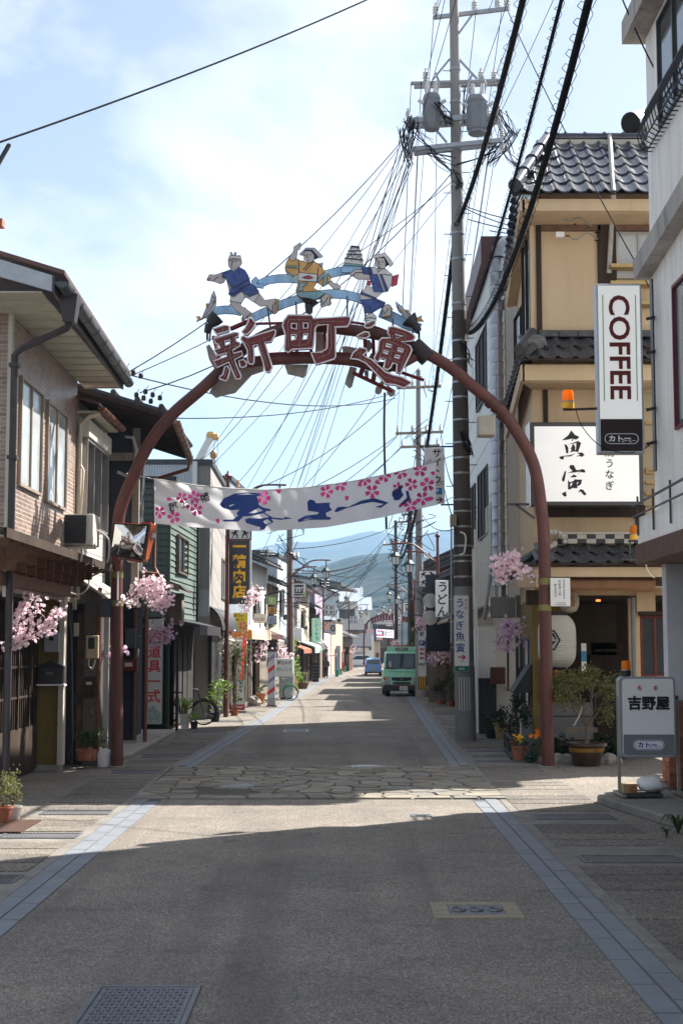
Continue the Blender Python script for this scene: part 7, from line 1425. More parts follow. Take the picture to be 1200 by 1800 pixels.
for s in(-1,1):MB().box(CX+s*.63-.05,CX+s*.63+.05,CY-.035,CY+.05,.66,.9).build('tail_light',mk('tail_red',(.45,.03,.05),.25),car); wheel(car,(CX+s*.60,CY+.45,.27),.27,.16); wheel(car,(CX+s*.6,CY+2.7,.27),.27,.16); MB().box(CX+s*.78-.07,CX+s*.78+.07,CY+1.9,CY+1.95,.92,1.06).build('mirror',BLACK,car)
MB().slab([(CX-.55,CY+1.95,1.40),(CX+.55,CY+1.95,1.40),(CX+.6,CY+2.45,1.0),(CX-.6,CY+2.45,1.0)],(0,0.02,.02)).build('windscreen',WGLASS,car)
WY=169.; WX=XX(634,1160,WY); wc=T('car','white car parked sideways before the grey garage','car',(WX,WY,0)); wp=paint('white_car_paint',(.72,.72,.72))
mb=MB(); pr=[(-2.0,.3),(-2.05,.7),(-1.3,.85),(-.6,1.4),(.9,1.42),(1.6,.9),(2.0,.8),(2.05,.3)]; mb.prism([pr],lambda x,z:V((WX+x,WY,z)),(0,1.6,0)); mb.build('body',wp,wc,bev=.05)
MB().prism([[(-1.15,.88),(-.55,1.32),(.85,1.34),(1.4,.9)]],lambda x,z:V((WX+x,WY-.01,z)),(0,.02,0)).build('side_window',WGLASS,wc)
for x in(-1.25,1.3):MB().tube([(WX+x,WY-.03,.3),(WX+x,WY+.2,.3)],.3,14).build('wheel',RUBBER,wc)
# bicycles
def bike(label,c,k,mat,rz=0):
 t=T('bicycle',label,'bicycle',c); c=V(c); q_=lambda x,z,y=0:c+V((x*k,y,z*k))
 for x in(-.52,.52):
  wl=MB().tube([q_(x+.33*math.cos(a*.2618),.335+.33*math.sin(a*.2618))for a in range(24)],.018,5,closed=True).build('wheel',RUBBER,t,smooth=True)
  mb=MB(); mb.tube([q_(x+.305*math.cos(a*.2618),.335+.305*math.sin(a*.2618))for a in range(24)],.009,4,closed=True)
  for a in range(16):mb.tube([q_(x,.335),q_(x+.3*math.cos(a*.3927),.335+.3*math.sin(a*.3927))],.003,3)
  mb.build('spokes',CHROME,wl); MB().tube([q_(x+.37*math.cos(a*.2),.335+.37*math.sin(a*.2))for a in range(0,15)],.02,4).build('mudguard',mat,t)
 mb=MB(); mb.tube([q_(-.52,.335),q_(-.2,.78)],.014,5); mb.tube([q_(-.12,.30),q_(-.2,.85)],.016,5); mb.tube([q_(-.12,.3),q_(.36,.62)],.018,5); mb.tube([q_(-.52,.335),q_(-.12,.3)],.012,5); mb.tube([q_(.52,.335),q_(.42,.6),q_(.34,.95)],.016,5); mb.build('frame',mat,t,smooth=True)
 mb=MB(); mb.tube([q_(.15,.98,-.28),q_(.3,1.0,-.2),q_(.36,.95),q_(.3,1.0,.2),q_(.15,.98,.28)],.012,5); mb.build('handlebar',CHROME,t); mb=MB(); mb.hexa([q_(-.36,.86,-.09),q_(-.36,.86,.09),q_(-.08,.87,.03),q_(-.08,.87,-.03)],[q_(-.36,.92,-.08),q_(-.36,.92,.08),q_(-.08,.90,.02),q_(-.08,.90,-.02)]); mb.build('saddle',BLACK,t)
 return t
bike('black bicycle parked sideways behind the potted plants on the left',(XX(325,1270,41.8),41.8,.13),1.06,BLACK)
bike('white and green bicycle leaning by the miso shop stand',(XX(490,1215,64),64,0),1.0,mk('bike_green',(.05,.35,.15),.4))
# ================================================================ PERSON
PX_,PY_=XX(573,1180,109),109.0
pe_=T('person','person in a grey green jacket and dark trousers walking away on the left kerb','person',(PX_,PY_,0))
def skin(name,vs,es,rs_,mat,par,sub=2):
 o0=ORG[par.name]; me=bpy.data.meshes.new(name); me.from_pydata([tuple(V(p)-V((0,0,0)))for p in vs],es,[]); me.materials.append(mat); o=bpy.data.objects.new(name,me); C.objects.link(o); o.parent=par; ORG[o.name]=o0
 m_=o.modifiers.new('s','SKIN'); m_.use_smooth_shade=True; sv=me.skin_vertices[0].data
 for i,r in enumerate(rs_):sv[i].radius=r if isinstance(r,tuple)else(r,r)
 sv[0].use_root=True; m2=o.modifiers.new('d','SUBSURF'); m2.levels=m2.render_levels=sub; return o
J=[(0,0,.84),(0,-.01,1.02),(0,.02,1.22),(0,.05,1.33),(0,.08,1.40),(0,.09,1.50),(-.17,.04,1.29),(-.21,.0,1.05),(-.20,.08,.83),(.17,.04,1.29),(.22,.05,1.05),(.20,-.06,.83),(-.09,.0,.80),(-.10,.14,.45),(-.10,.12,.08),(-.10,.22,.04),(.09,0,.80),(.10,.04,.45),(.10,-.14,.12),(.10,-.06,.04)]
E_=[(0,1),(1,2),(2,3),(3,4),(4,5),(2,6),(6,7),(7,8),(2,9),(9,10),(10,11),(0,12),(12,13),(13,14),(14,15),(0,16),(16,17),(17,18),(18,19)]
RR=[(.15,.10),(.16,.11),(.17,.11),(.07,.07),(.05,.05),(.085,.10),.065,.05,.035,.065,.05,.035,.09,.065,.045,.04,.09,.065,.045,.04]
skin('body',J,E_,RR,mk('person_skin',(.42,.27,.2),.6),pe_)
skin('trousers',[(0,0,.84),(-.09,0,.78),(-.10,.14,.45),(-.10,.12,.10),(.09,0,.78),(.10,.04,.45),(.10,-.13,.14)],[(0,1),(1,2),(2,3),(0,4),(4,5),(5,6)],[(.16,.115),.105,.08,.065,.105,.08,.065],mk('dark_trousers',(.03,.032,.04),.8),pe_)
skin('jacket',[(0,0,.82),(0,-.01,1.02),(0,.02,1.24),(0,.05,1.33),(-.175,.04,1.28),(-.22,0,1.05),(-.205,.08,.87),(.175,.04,1.28),(.23,.05,1.05),(.205,-.05,.87)],[(0,1),(1,2),(2,3),(2,4),(4,5),(5,6),(2,7),(7,8),(8,9)],[(.185,.135),(.185,.135),(.18,.125),(.09,.085),.085,.07,.055,.085,.07,.055],mk('jacket_greygreen',(.10,.10,.08),.85,0,.15,8),pe_)
MB().lathe([(.02,0),(.10,.02),(.115,.08),(.09,.15),(.03,.18)],(PX_,PY_+.07,1.43),12).build('hair',mk('hair_dark',(.03,.028,.026),.7),pe_,smooth=True)
mb=MB()
for s,y in((-.10,.18),(.10,-.1)):mb.hexa([(PX_+s-.05,PY_+y-.11,0),(PX_+s+.05,PY_+y-.11,0),(PX_+s+.05,PY_+y+.16,0),(PX_+s-.05,PY_+y+.16,0)],[(PX_+s-.045,PY_+y-.1,.09),(PX_+s+.045,PY_+y-.1,.09),(PX_+s+.04,PY_+y+.15,.05),(PX_+s-.04,PY_+y+.15,.05)])
mb.build('shoes',BLACK,pe_)
# ================================================================ BLOSSOM BRANCHES AND PLANTS
fq=random.Random(99)
def rv(r):return V((fq.uniform(-r,r),fq.uniform(-r,r),fq.uniform(-r,r)))
def flower(mb,c,s):
 n=rv(1); n=(n+V((0,-.5,.2))).normalized(); u=n.cross(V((.3,.5,.8))).normalized(); v=n.cross(u); b=len(mb.v); a0=fq.uniform(0,1)
 for k in range(5):
  a=a0+k*1.2566; p=u*math.cos(a)+v*math.sin(a); q_=u*math.cos(a+1.57)+v*math.sin(a+1.57); mb.add([c,c+p*s*.6+q_*s*.4+n*s*.25,c+p*s+n*s*.3,c+p*s*.6-q_*s*.4+n*s*.25],[(0,1,2,3)])
def blossom(label,twigs,d,mat,n,s,root,spread=9):
 c=P(*twigs[0][0],d); t=T('blossom_branch',label,'blossom branch',P(*root,d),'artificial cherry branches along the street'); mb=MB(); bm=MB(); k_=d/F
 for tw in twigs:
  pts=smooth([P(x,y,d+fq.uniform(-.1,.1))for x,y in tw],4); mb.tube(pts,.010*max(1,d/40),4)
  L_=sum((b-a).length for a,b in zip(pts,pts[1:]))
  for i in range(int(n/len(twigs))):
   f_=fq.random(); j=f_*(len(pts)-1); a=pts[int(j)].lerp(pts[min(len(pts)-1,int(j)+1)],j%1); o=V((fq.gauss(0,1),fq.gauss(0,1),fq.gauss(0,1)))*(spread*k_*.45); flower(bm,a+o,s*fq.uniform(.7,1.2))
 mb.build('twig',BARK,t); stuff(bm.build('blossoms',mat,t)); return t
blossom('bright pink blossom branch by the lattice door, nearest on the left',[[(8,1146),(40,1125),(75,1105),(108,1082)],[(20,1138),(30,1110),(38,1075),(52,1050)],[(40,1125),(55,1095),(68,1070),(70,1058)],[(28,1130),(45,1128),(60,1112),(92,1100)],[(30,1105),(25,1090),(40,1070),(45,1060)],[(75,1105),(88,1098),(98,1075),(105,1072)]],23.6,PETAL,330,.045,(0,1152),14)
blossom('pink blossom cluster on the left arch leg, right of the mirror',[[(215,1060),(245,1040),(275,1030),(300,1060)],[(240,1040),(262,1022),(285,1040),(290,1062)],[(225,1052),(255,1048),(275,1058),(280,1066)],[(245,1035),(258,1018),(270,1022),(292,1032)],[(265,1040),(270,1050),(278,1062),(290,1066)]],28.4,PETAL,380,.045,(207,1066),17)
blossom('mauve blossom cluster in front of the fishing gear board',[[(262,1132),(280,1120),(300,1100),(304,1095)],[(258,1110),(275,1108),(290,1112),(306,1122)],[(270,1130),(285,1128),(295,1118),(300,1120)]],36,PETALM,150,.05,(258,1135),14)
blossom('small mauve blossoms peeking out on both sides of the left arch leg',[[(175,1160),(185,1145),(190,1135)],[(180,1155),(205,1148),(222,1142)]],29.3,PETALM,70,.045,(180,1165),12)
blossom('pink blossom branch left of the right arch leg, beside the duct',[[(940,1020),(920,1000),(890,985),(862,988)],[(925,1008),(900,1005),(880,1015),(868,1008)],[(915,1000),(900,985),(895,978),(905,975)],[(905,995),(885,995),(870,1000)]],28.9,PETAL,230,.055,(946,1050),14);
blossom('mauve blossom tuft on a brown stake below the tin duct',[[(893,1140),(892,1115),(905,1098),(925,1092)],[(893,1140),(882,1120),(878,1125),(874,1135)],[(892,1120),(900,1105),(912,1108),(915,1128)],[(892,1118),(888,1100),(895,1095)]],33.5,PETALM,230,.045,(893,1145),15)
tag(MB().tube([P(892,1095,33.55),G(893,1278)],.03,7).build('stake',PIPEB),'brown stake holding the mauve blossom tuft','stake')
for lb,tw,d,m_,n,rt,sp in(('pink blossoms on the lamp pole beside the yellow sign',[[(425,1070),(440,1055),(450,1035)],[(430,1060),(445,1048),(452,1050)]],50,PETAL,150,(415,1085),15),('pink blossoms over the barber shop posts',[[(445,1165),(460,1140),(470,1125)],[(448,1150),(462,1145),(466,1150)]],62,PETAL,110,(440,1172),13),
('pink blossoms above the miso shop stand',[[(488,1135),(498,1148),(512,1150)],[(490,1145),(500,1155),(508,1158)]],66,PETAL,110,(484,1132),11),('pink blossoms in the shade of the dark eave on the left',[[(560,1125),(568,1130),(575,1138)]],98,PETAL,70,(558,1140),9),('tiny pink spray above the walking person',[[(575,1150),(582,1153),(588,1152)]],103,PETAL,45,(572,1156),5),
('pink blossoms at the far kerb past the red panel',[[(616,1140),(622,1138),(628,1142)],[(614,1150),(620,1148)]],145,PETAL,60,(613,1155),7),('pale pink blossoms atop the parking sign pole by the truck',[[(732,1095),(745,1090),(757,1100)],[(735,1098),(748,1104),(756,1106)],[(736,1090),(744,1094),(750,1088)]],68.4,PETAL,240,(736,1110),11),
('bright pink blossoms right of the truck at a brown stake',[[(765,1150),(775,1140),(790,1150)],[(770,1155),(780,1152),(793,1158)],[(768,1140),(780,1133),(786,1136)],[(772,1148),(784,1143),(795,1146)]],60,PETAL,330,(786,1165),13),('mauve blossoms low behind the truck and parking sign',[[(752,1165),(760,1158),(768,1165)]],64,PETALM,80,(766,1172),12),('pink blossoms peeking over the truck cab',[[(692,1132),(697,1128),(695,1136)]],90,PETAL,60,(697,1138),6)):
 blossom(lb,tw,d,m_,n,.055 if d<90 else .06,rt,sp)
tag(MB().tube([P(786,1135,60),G(786,1236)],.06,7).build('stake',PIPEB),'brown stake right of the truck among pink blossoms','stake')
def bush(par,c,rad,n,s,mat,name='foliage',hole=.0):
 mb=MB(); c=V(c); blobs=[(V((fq.gauss(0,.45)*rad[0],fq.gauss(0,.45)*rad[1],fq.uniform(-.7,.8)*rad[2])),fq.uniform(.25,.5))for _ in range(9)]
 for i in range(n):
  b,br=fq.choice(blobs); p=c+b+V((fq.gauss(0,.5)*br*rad[0],fq.gauss(0,.5)*br*rad[1],fq.gauss(0,.5)*br*rad[2])); u=rv(1).normalized(); v=u.cross(rv(1)).normalized(); q_=s*fq.uniform(.6,1.3); mb.add([p,p+u*q_*.5+v*q_*.3,p+u*q_,p+u*q_*.5-v*q_*.3],[(0,1,2,3)])
 o=mb.build(name,mat,par); stuff(o); return o
def pot(par,c,r,h,mat,k=.75):MB().lathe([(r*k,0),(r,h*.9),(r*1.1,h*.9),(r*1.1,h),(r*.95,h),(r*.9,h*.88),(.01,h*.88)],c,14).build('pot',mat,par,smooth=True)
def stems(par,c,n,h,w_,mat=None):
 mb=MB(); c=V(c)
 for i in range(n):a=fq.uniform(0,6.28); e=c+V((w_*math.cos(a)*fq.random(),w_*math.sin(a)*fq.random(),h*fq.uniform(.7,1))); mb.tube(smooth([c,c.lerp(e,.5)+rv(w_*.15),e],3),[.014,.013,.012,.010,.009,.008,.006][:7],4)
 mb.build('stem',mat or BARK,par)
def blades(par,c,n,L_,mat,w_=.025,droop=.5,name='leaf'):
 c=V(c)
 for i in range(n):
  a=fq.uniform(0,6.28); l=L_*fq.uniform(.7,1.1); o=V((math.cos(a),math.sin(a),0)); sd_=V((-o.y,o.x,0))*w_; r=fq.uniform(.25,.8); p=[c,c+o*l*.3*r+UZ*l*.55,c+o*l*.8*r+UZ*l*(.85-droop*.2*r),c+o*l*1.2*r+UZ*l*(.9-droop*r)]
  mb=MB(); mb.add([p[0]-sd_*.5,p[0]+sd_*.5,p[1]-sd_,p[1]+sd_,p[2]-sd_*.8,p[2]+sd_*.8,p[3]],[(0,1,3,2),(2,3,5,4),(4,5,6)]); mb.build(name,mat,par)
def plant(label,c,r,h,potm,fol,n,s,mat,st=4,name='potted_plant',k=.75):
 t=T(name,label,'plant',c); c=V(c); pot(t,c,r,h,potm,k)
 if st:stems(t,c+V((0,0,h*.9)),st,fol[2]*1.3,fol[0]*.6)
 bush(t,c+V((0,0,h+fol[2])),fol,n,s,mat); return t
wpot=mk('white_pot',(.62,.6,.56),.6,dirt=.2,dcol=(.4,.37,.33))
c=V((XX(325,1280,40.6),40.6,.10)); t=T('potted_plant','white pot of bright strap leaves beside the black bicycle','plant',c); pot(t,c,.14,.40,wpot); blades(t,c+V((0,0,.38)),22,.55,LEAFB,.035)
plant('black pot with pale flowers right of the white strap leaf pot',(XX(341,1282,40.4),40.4,.10),.11,.2,BLACK,(.17,.14,.14),120,.06,LEAFB,0)
g=G(8,1428); plant('terracotta pot cut by the left edge of the photo',(XX(5,1410,19.6),19.6,0),.13,.24,TERRA,(.2,.2,.2),260,.04,LEAFY); plant('white planter with a straggly olive bush at the left edge',(XX(22,1412,20.0),20.0,0),.13,.20,wpot,(.2,.2,.26),420,.04,LEAFY,6)
plant('terracotta pot with trailing plant on a wire stand at the arch foot',(XX(152,1335,28.5),28.5,.16),.20,.22,TERRA,(.34,.22,.2),620,.07,LEAF,6,k=.9)
ws_=T('plant_stand','thin wire stand under the trailing terracotta pot','plant stand',(XX(152,1340,28.5),28.5,0)); mb=MB(); c=V((XX(152,1335,28.5),28.5,.15))
for a in range(4):mb.tube([c+V((.2*math.cos(a*1.57+.8),.18*math.sin(a*1.57+.8),.12)),c+V((.22*math.cos(a*1.57+.8),.2*math.sin(a*1.57+.8),-.15))],.008,4)
mb.tube([c+V((.2*math.cos(a),.18*math.sin(a),0))for a in[i*.628 for i in range(10)]],.008,4,closed=True); mb.build('wire_frame',BLACK,ws_)
MB().lathe([(.13,0),(.15,.25),(.10,.34),(.05,.36)],(XX(184,1325,28.9),28.9,0),12).build('body',WHITE,T('water_jug','white plastic jug on the ground behind the arch foot','jug',(XX(184,1325,28.9),28.9,0)),smooth=True)
for k in range(2):tag(MB().box(-4.95+.42*k,-4.55+.42*k,18.6,19.9,.0,.03).build('ramp_plate',mk('rusty_plate',(.085,.045,.034),.7,.3,.3,4,dirt=.3)),'rusty steel ramp plate on the left gutter, '+('nearer the house' if k==0 else 'nearer the road'),'ramp plate','rusty ramp plates')
def pxplant(label,px,d,*a,z=0,**k):return plant(label,(XX(px,1250,d),d,z),*a,**k)
pxplant('tall pot plant with bright leaves at the black gate',378,46,.17,.3,BLACK,(.35,.25,.75),260,.10,LEAFB,5); pxplant('dark leafed climber with white flowers on the brown lamp pole',412,50,.15,.2,TERRA,(.5,.3,1.35),900,.075,LEAF,8)
t=T('flowering_vine','trailing vine with white flowers under the butcher shop awning','vine',P(408,1150,50)); bush(t,P(408,1135,50),(.62,.25,.32),520,.07,LEAFY); mb=MB()
for i in range(120):flower(mb,P(fq.gauss(405,13),fq.gauss(1130,9),49.6+fq.uniform(-.2,.2)),.045)
stuff(mb.build('blossoms',WHITE,t))
c=V((XX(458,1229,60),60,0)); t=plant('orange terracotta urn with small red blooms at the barber pole',c,.2,.45,mk('orange_clay',(.48,.16,.07),.7),(.2,.2,.12),90,.06,LEAF,0,k=.6)
for px,r_,lb in((446,.3,'large grey rock by the brown shop posts'),(449,.22,'smaller grey rock beside the terracotta urn')):
 c=V((XX(px,1225,59-r_*3),59-r_*3,0)); mb=MB(); vs=[c+V((r_*math.sin(v)*math.cos(u)*fq.uniform(.8,1.15),r_*math.sin(v)*math.sin(u)*fq.uniform(.8,1.1),max(0,r_*.5+r_*1.0*math.cos(v)*fq.uniform(.8,1.1))))for v in[.02,.6,1.1,1.6,2.2]for u in[i*.785 for i in range(8)]]; mb.add(vs,[(j*8+i,j*8+(i+1)%8,(j+1)*8+(i+1)%8,(j+1)*8+i)for j in range(4)for i in range(8)]); tag(mb.build('rock',mk('rock',(.3,.28,.25),.9,0,.3,5,.3,20)),lb,'rock')
pxplant('wooden planter with yellow green shrub past the miso stand',530,82,.4,.35,TIMBR,(.45,.3,.28),220,.10,LEAFB,0); pxplant('bushy yellow green plant above the utility pole foot',512,74.5,.2,.3,TERRA,(.5,.35,1.5),420,.13,LEAFB,7)
# right side planting
pr_=T('planter_box','low black slatted planter frame beside the right gutter','planter',(3.95,32,0))
a,b=G(888,1290),G(928,1312)
for k in range(8):MB().box(XX(887+k*1.2,1300,33.5),XX(887+k*1.2,1300,33.5)+.03,33.5-k*.36,33.5-k*.36+.3,.05,.42).build('slat',BLACK,pr_)
mb=MB(); mb.bar((XX(886,1300,33.6),33.6,.44),(XX(898,1300,30.6),30.6,.44),.05,.04); mb.bar((XX(886,1300,33.6),33.6,.03),(XX(898,1300,30.6),30.6,.03),.05,.04); mb.build('rail',STEELD,pr_)
pxplant('tall dark shrub in the black slatted planter',912,32.4,.2,.28,TERRA,(.33,.3,.62),700,.085,LEAFD,8); pxplant('woven basket pot with dark fern in front of the porch',882,37.6,.22,.42,mk('basket',(.36,.22,.09),.8,0,.25,20,.3,60),(.32,.25,.22),240,.09,LEAFD,0)
pxplant('black pot plant left of the woven basket',862,37.8,.16,.25,BLACK,(.22,.2,.2),180,.08,LEAFD,0)
t=pxplant('terracotta pot of yellow and orange pansies by the slatted planter',912,30.4,.17,.3,TERRA,(.2,.15,.12),160,.05,LEAF,0); mb=MB()
for i in range(14):flower(mb,V((XX(fq.gauss(911,4),1280,30.2),30.15,.42+fq.uniform(0,.15))),.05)
stuff(mb.build('blooms',YELINK,t))
t=T('flower_bed','orange pansies and bluish leaves at the right arch foot','plant',(XX(940,1330,29.8),29.8,0)); bush(t,(XX(938,1310,29.8),29.8,.27),(.3,.22,.25),480,.07,mk('leaf_bluish',(.05,.10,.075),.5,0,.4,9,trans=.25)); mb=MB()
for i in range(11):flower(mb,V((XX(fq.gauss(945,5),1280,29.6),29.55,.62+fq.uniform(-.08,.1))),.055)
stuff(mb.build('blooms',mk('orange_bloom',(.85,.22,.02),.6),t))
t=T('potted_tree','small twiggy tree with sparse olive leaves in a glazed brown pot','tree',G(1031,1342)); c=V((XX(1031,1340,29.2),29.2,0)); t.location=c; ORG[t.name]=c
MB().lathe([(.27,0),(.36,.38),(.42,.40),(.42,.46),(.37,.46),(.35,.4),(.01,.4)],c,18).build('pot',mk('glazed_brown',(.055,.03,.02),.3,0,.4,6),t,smooth=True)
MB().lathe([(.347,.28),(.372,.36),(.35,.37)],c,18).build('glaze_band',mk('glaze_ochre',(.30,.15,.03),.35,0,.5,14),t)
mb=MB(); lf=[]; top_=c+V((.02,0,.78)); mb.tube([c+V((0,0,.35)),c+V((.02,0,.6)),top_],[.05,.042,.036],7)
def grow(p,d_,l,r,n):
 e=p+d_*l; mb.tube([p,p.lerp(e,.5)+rv(l*.05),e],[r,r*.85,r*.65],4)
 if n==0:lf.append(e); lf.append(p.lerp(e,.5)); return
 for _ in range(3 if n>2 else 2):grow(e,(d_+rv(.75)+V((0,0,.12))).normalized(),l*fq.uniform(.62,.85),r*.62,n-1)
for k in range(6):a=k*1.05; grow(top_,V((math.cos(a)*.62,math.sin(a)*.5,.8)).normalized(),.40,.022,4)
mb.build('trunk',mk('pale_bark',(.16,.13,.10),.9),t); cb=MB()
for p in lf:
 for _ in range(10):
  e=p+rv(.11); u=rv(1).normalized(); v=u.cross(rv(1)).normalized(); s=fq.uniform(.045,.085); cb.add([e,e+u*s*.5+v*s*.3,e+u*s,e+u*s*.5-v*s*.3],[(0,1,2,3)])
stuff(cb.build('crown',LEAFY,t))
t=T('ground_shrubs','dark leafy ground shrubs edged with stones along the restaurant front','shrubs',(4.9,30.1,0))
for px in(975,995,1058,1075,1090):bush(t,(XX(px,1310,30.1),30.1,.28),(.26,.25,.26),260,.09,LEAFD)
for i in range(9):
 c=V((XX(965+i*15,1330,29.75),29.75,0)); r_=fq.uniform(.10,.16); mb=MB(); mb.lathe([(r_,0),(r_*1.05,r_*.5),(r_*.8,r_*1.1),(r_*.3,r_*1.35)],c,7); mb.build('edging_stone',mk('rock',(.3,.28,.25),.9),t)
MB().box(XX(992,1300,29.95),XX(1050,1300,29.95),29.9,30.0,.62,.72).build('wooden_rail',TIMBG,t)
tag(MB().tube(smooth([P(1020,1240,29.0),P(1022,1243,29.0),P(1018,1258,29.0),P(1008,1276,29.0)]),.018,6).build('umbrella_handle',mk('pale_cane',(.5,.48,.44),.5)),'pale crook handle of an umbrella hanging in the twiggy tree','umbrella handle')
t=T('weed_tuft','bright green weeds growing at the doorstep on the right edge','weeds',(XX(1190,1470,18.6),18.6,0)); blades(t,(XX(1192,1470,18.6),18.6,.0),26,.3,LEAF,.02,.8); blades(t,(XX(1172,1480,18.3),18.3,0),12,.16,LEAF,.015,.8)
# ================================================================ SMALL THINGS ON THE LEFT FRONTS
def boxthing(name,label,cat,px0,px1,py0,py1,d,th,mat,bev=.015,group=None):
 a,b=P((px0+px1)/2,py1,d),P((px0+px1)/2,py0,d); x0,x1=XX(px0,py0,d),XX(px1,py0,d); t=T(name,label,cat,((x0+x1)/2,d,a.z),group); bo=MB().box(x0,x1,d,d+th,a.z,b.z).build('case',mat,t,bev=bev); return t,bo,x0,x1,a.z,b.z
t,bo,x0,x1,z0,z1=boxthing('air_conditioner','outdoor air conditioner unit on the brown canopy of the brick house','air conditioner',113,164,903,958,27.9,.75,CREAM)
x1=lerp(x0,x1,.76); MB().box(x0+.02,x1,27.88,27.9,z0+.03,z1-.03).build('grille',BLACK,t)
for i in range(16):MB().box(x0+.02,x1,27.862,27.88,lerp(z0+.04,z1-.04,i/16),lerp(z0+.04,z1-.04,i/16)+.012).build('louvre',STEELD,t)
mb=MB(); mb.box(x0-.05,x0-.01,27.9,28.6,z0-.12,z0+.3); mb.bar((x0-.03,27.95,z0-.06),(x1+.2,27.95,z0-.06),.04,.04); mb.bar((x1-.1,27.95,z0-.06),(x1-.1,28.2,z0-.5),.03,.03); mb.build('bracket',PIPEW,t); MB().tube(smooth([V((x1+.2,28,z0+.3)),V((x1+.42,28.1,z0+.1)),V((x1+.35,28.2,z0-.4)),V((x1+.05,28.3,z0-.6))]),.022,6).build('hose',mk('grey_hose',(.40,.39,.38),.6),t)
t,bo,x0,x1,z0,z1=boxthing('mailbox','black house shaped mailbox marked POST on the mustard wall','mailbox',68,112,1172,1203,27.72,.16,mk('mailbox_black',(.03,.03,.033),.4)); xm=(x0+x1)/2
mb=MB(); mb.slab([(x0-.03,27.7,z1),(x1+.03,27.7,z1),(xm,27.7,z1+.12)],(0,.19,0)); mb.build('roof',BLACK,t); MB().box(x0-.03,x1+.03,27.68,27.9,z0-.03,z0).build('shelf',WHITE,t); mb=MB(); txt(mb,'POST',(xm-.02,27.712,lerp(z0,z1,.62)),RX,UZ,.14,.055,.01); mb.build('lettering',mk('faded_gold',(.3,.25,.15),.6),t)
t,bo,x0,x1,z0,z1=boxthing('meter_box','pale grey meter cabinet high on the mustard wall','meter',77,104,1112,1147,27.78,.1,mk('meter_grey',(.30,.31,.34),.5)); MB().box(lerp(x0,x1,.35),lerp(x0,x1,.65),27.77,27.78,lerp(z0,z1,.6),lerp(z0,z1,.85)).build('window',DARK,t)
t,bo,x0,x1,z0,z1=boxthing('electricity_meter','cream electricity meter on the pebble pillar','meter',151,173,1117,1158,28.98,.15,mk('meter_cream',(.50,.40,.27),.5)); MB().box(lerp(x0,x1,.2),lerp(x0,x1,.7),28.965,28.98,lerp(z0,z1,.42),lerp(z0,z1,.9)).build('window',GLASS,t); MB().tube(smooth([V((lerp(x0,x1,.3),28.96,z0)),V((lerp(x0,x1,.3),28.94,z0-.14)),V((lerp(x0,x1,.6),28.94,z0-.2)),V((lerp(x0,x1,.8),28.96,z0-.02))]),.018,5).build('lead',PIPEW,t)
t,bo,x0,x1,z0,z1=boxthing('mailbox','small brown wooden mailbox low on the pebble pillar','mailbox',148,165,1190,1225,29.0,.12,TIMBER); MB().box(x0+.04,x1-.04,28.985,29.0,lerp(z0,z1,.6),lerp(z0,z1,.75)).build('slot',PIPEW,t)
boxthing('meter_box','dark round edged meter on the black wall right of the arch leg','meter',220,238,1105,1140,34.6,.12,mk('meter_dark',(.07,.08,.085),.4)); t,bo,x0,x1,z0,z1=boxthing('mailbox','dark red mailbox on the black door post behind the arch leg','mailbox',214,241,1160,1180,34.6,.2,mk('mailbox_red',(.13,.02,.018),.5)); MB().box(lerp(x0,x1,.2),lerp(x0,x1,.7),34.59,34.6,lerp(z0,z1,.4),lerp(z0,z1,.75)).build('slot',PIPEW,t)
for i,(px,py,h_,lb)in enumerate(((125,1050,22,'upper'),(129,1095,24,'middle'),(130,1215,22,'lower black'))):boxthing('junction_box',lb+' small junction box on the conduit beside the cream corner post','junction box',px,px+9,py,py+h_,28.9,.1,PIPEW if i<2 else BLACK)
t,bo,x0,x1,z0,z1=boxthing('junction_box','dark blue grey box on the left arch leg','junction box',175,196,1052,1085,28.7,.25,mk('box_bluegrey',(.05,.06,.08),.5))
mb=MB(); mb.tube(smooth([P(118,1040,28.6),P(140,1045,28.7),P(155,1030,28.8),P(158,990,29.0)]),.02,5); tag(mb.build('hose',PIPEW),'cream hose curving from the corner post up to the cream house','hose'); mb=MB(); mb.tube(smooth([P(121,1060,28.5),P(126,1140,28.5),P(128,1250,28.5),P(128,1310,28.5),P(120,1330,28.4),P(135,1350,28.3),P(152,1349,28.3)]),.013,5); mb.tube([P(126,1060,28.9),P(127,1350,28.9)],.018,5); tag(mb.build('conduit',STEELD),'dark conduit and loose lead beside the cream corner post','conduit')
t,f_,x0,x1,z0,z1=board('fishing_gear_board','white wall board with red brush characters for fishing gear','sign',40.75,259,286,1088,1274,.06,CONC,WHITEW,.02)
mb=MB(); txtv(mb,'釣道具一式',(lerp(x0,x1,.45),40.74,lerp(z0,z1,.90)),RX,UZ,.38,.42,.02); mb.build('lettering',REDINK,f_); mb=MB(); mb.prism([[(x0+.04,z0+.04),(x1-.05,z0+.04),(x1-.04,z0+.3),(x0+.2,z0+.55),(x0+.04,z0+.45)]],lambda x,z:V((x,40.74,z))); mb.build('picture',mk('faded_picture',(.32,.38,.36),.8,0,.5,12),f_)
t,f_,x0,x1,z0,z1=board('butcher_sign','tall black projecting sign with yellow characters of the butcher','sign',56.4,402,438,925,1062,.35,mk('sign_navy',(.035,.04,.05),.4),mk('sign_navy',(.035,.04,.05),.4),.03); MB().box(x1,x1+.07,56.4,56.75,z0,z1).build('side_trim',ZINC,t)
mb=MB(); txtv(mb,'丸一精肉店',(lerp(x0,x1,.52),56.38,z1+.1),RX,UZ,.54,.60,.04); mb.build('lettering',YELINK,f_)
t,f_,x0,x1,z0,z1=board('butcher_stand_sign','white standing sign with red base listing beef and chicken','sign',52.6,403,430,1197,1249,.2,STEELD,WHITE,.02)
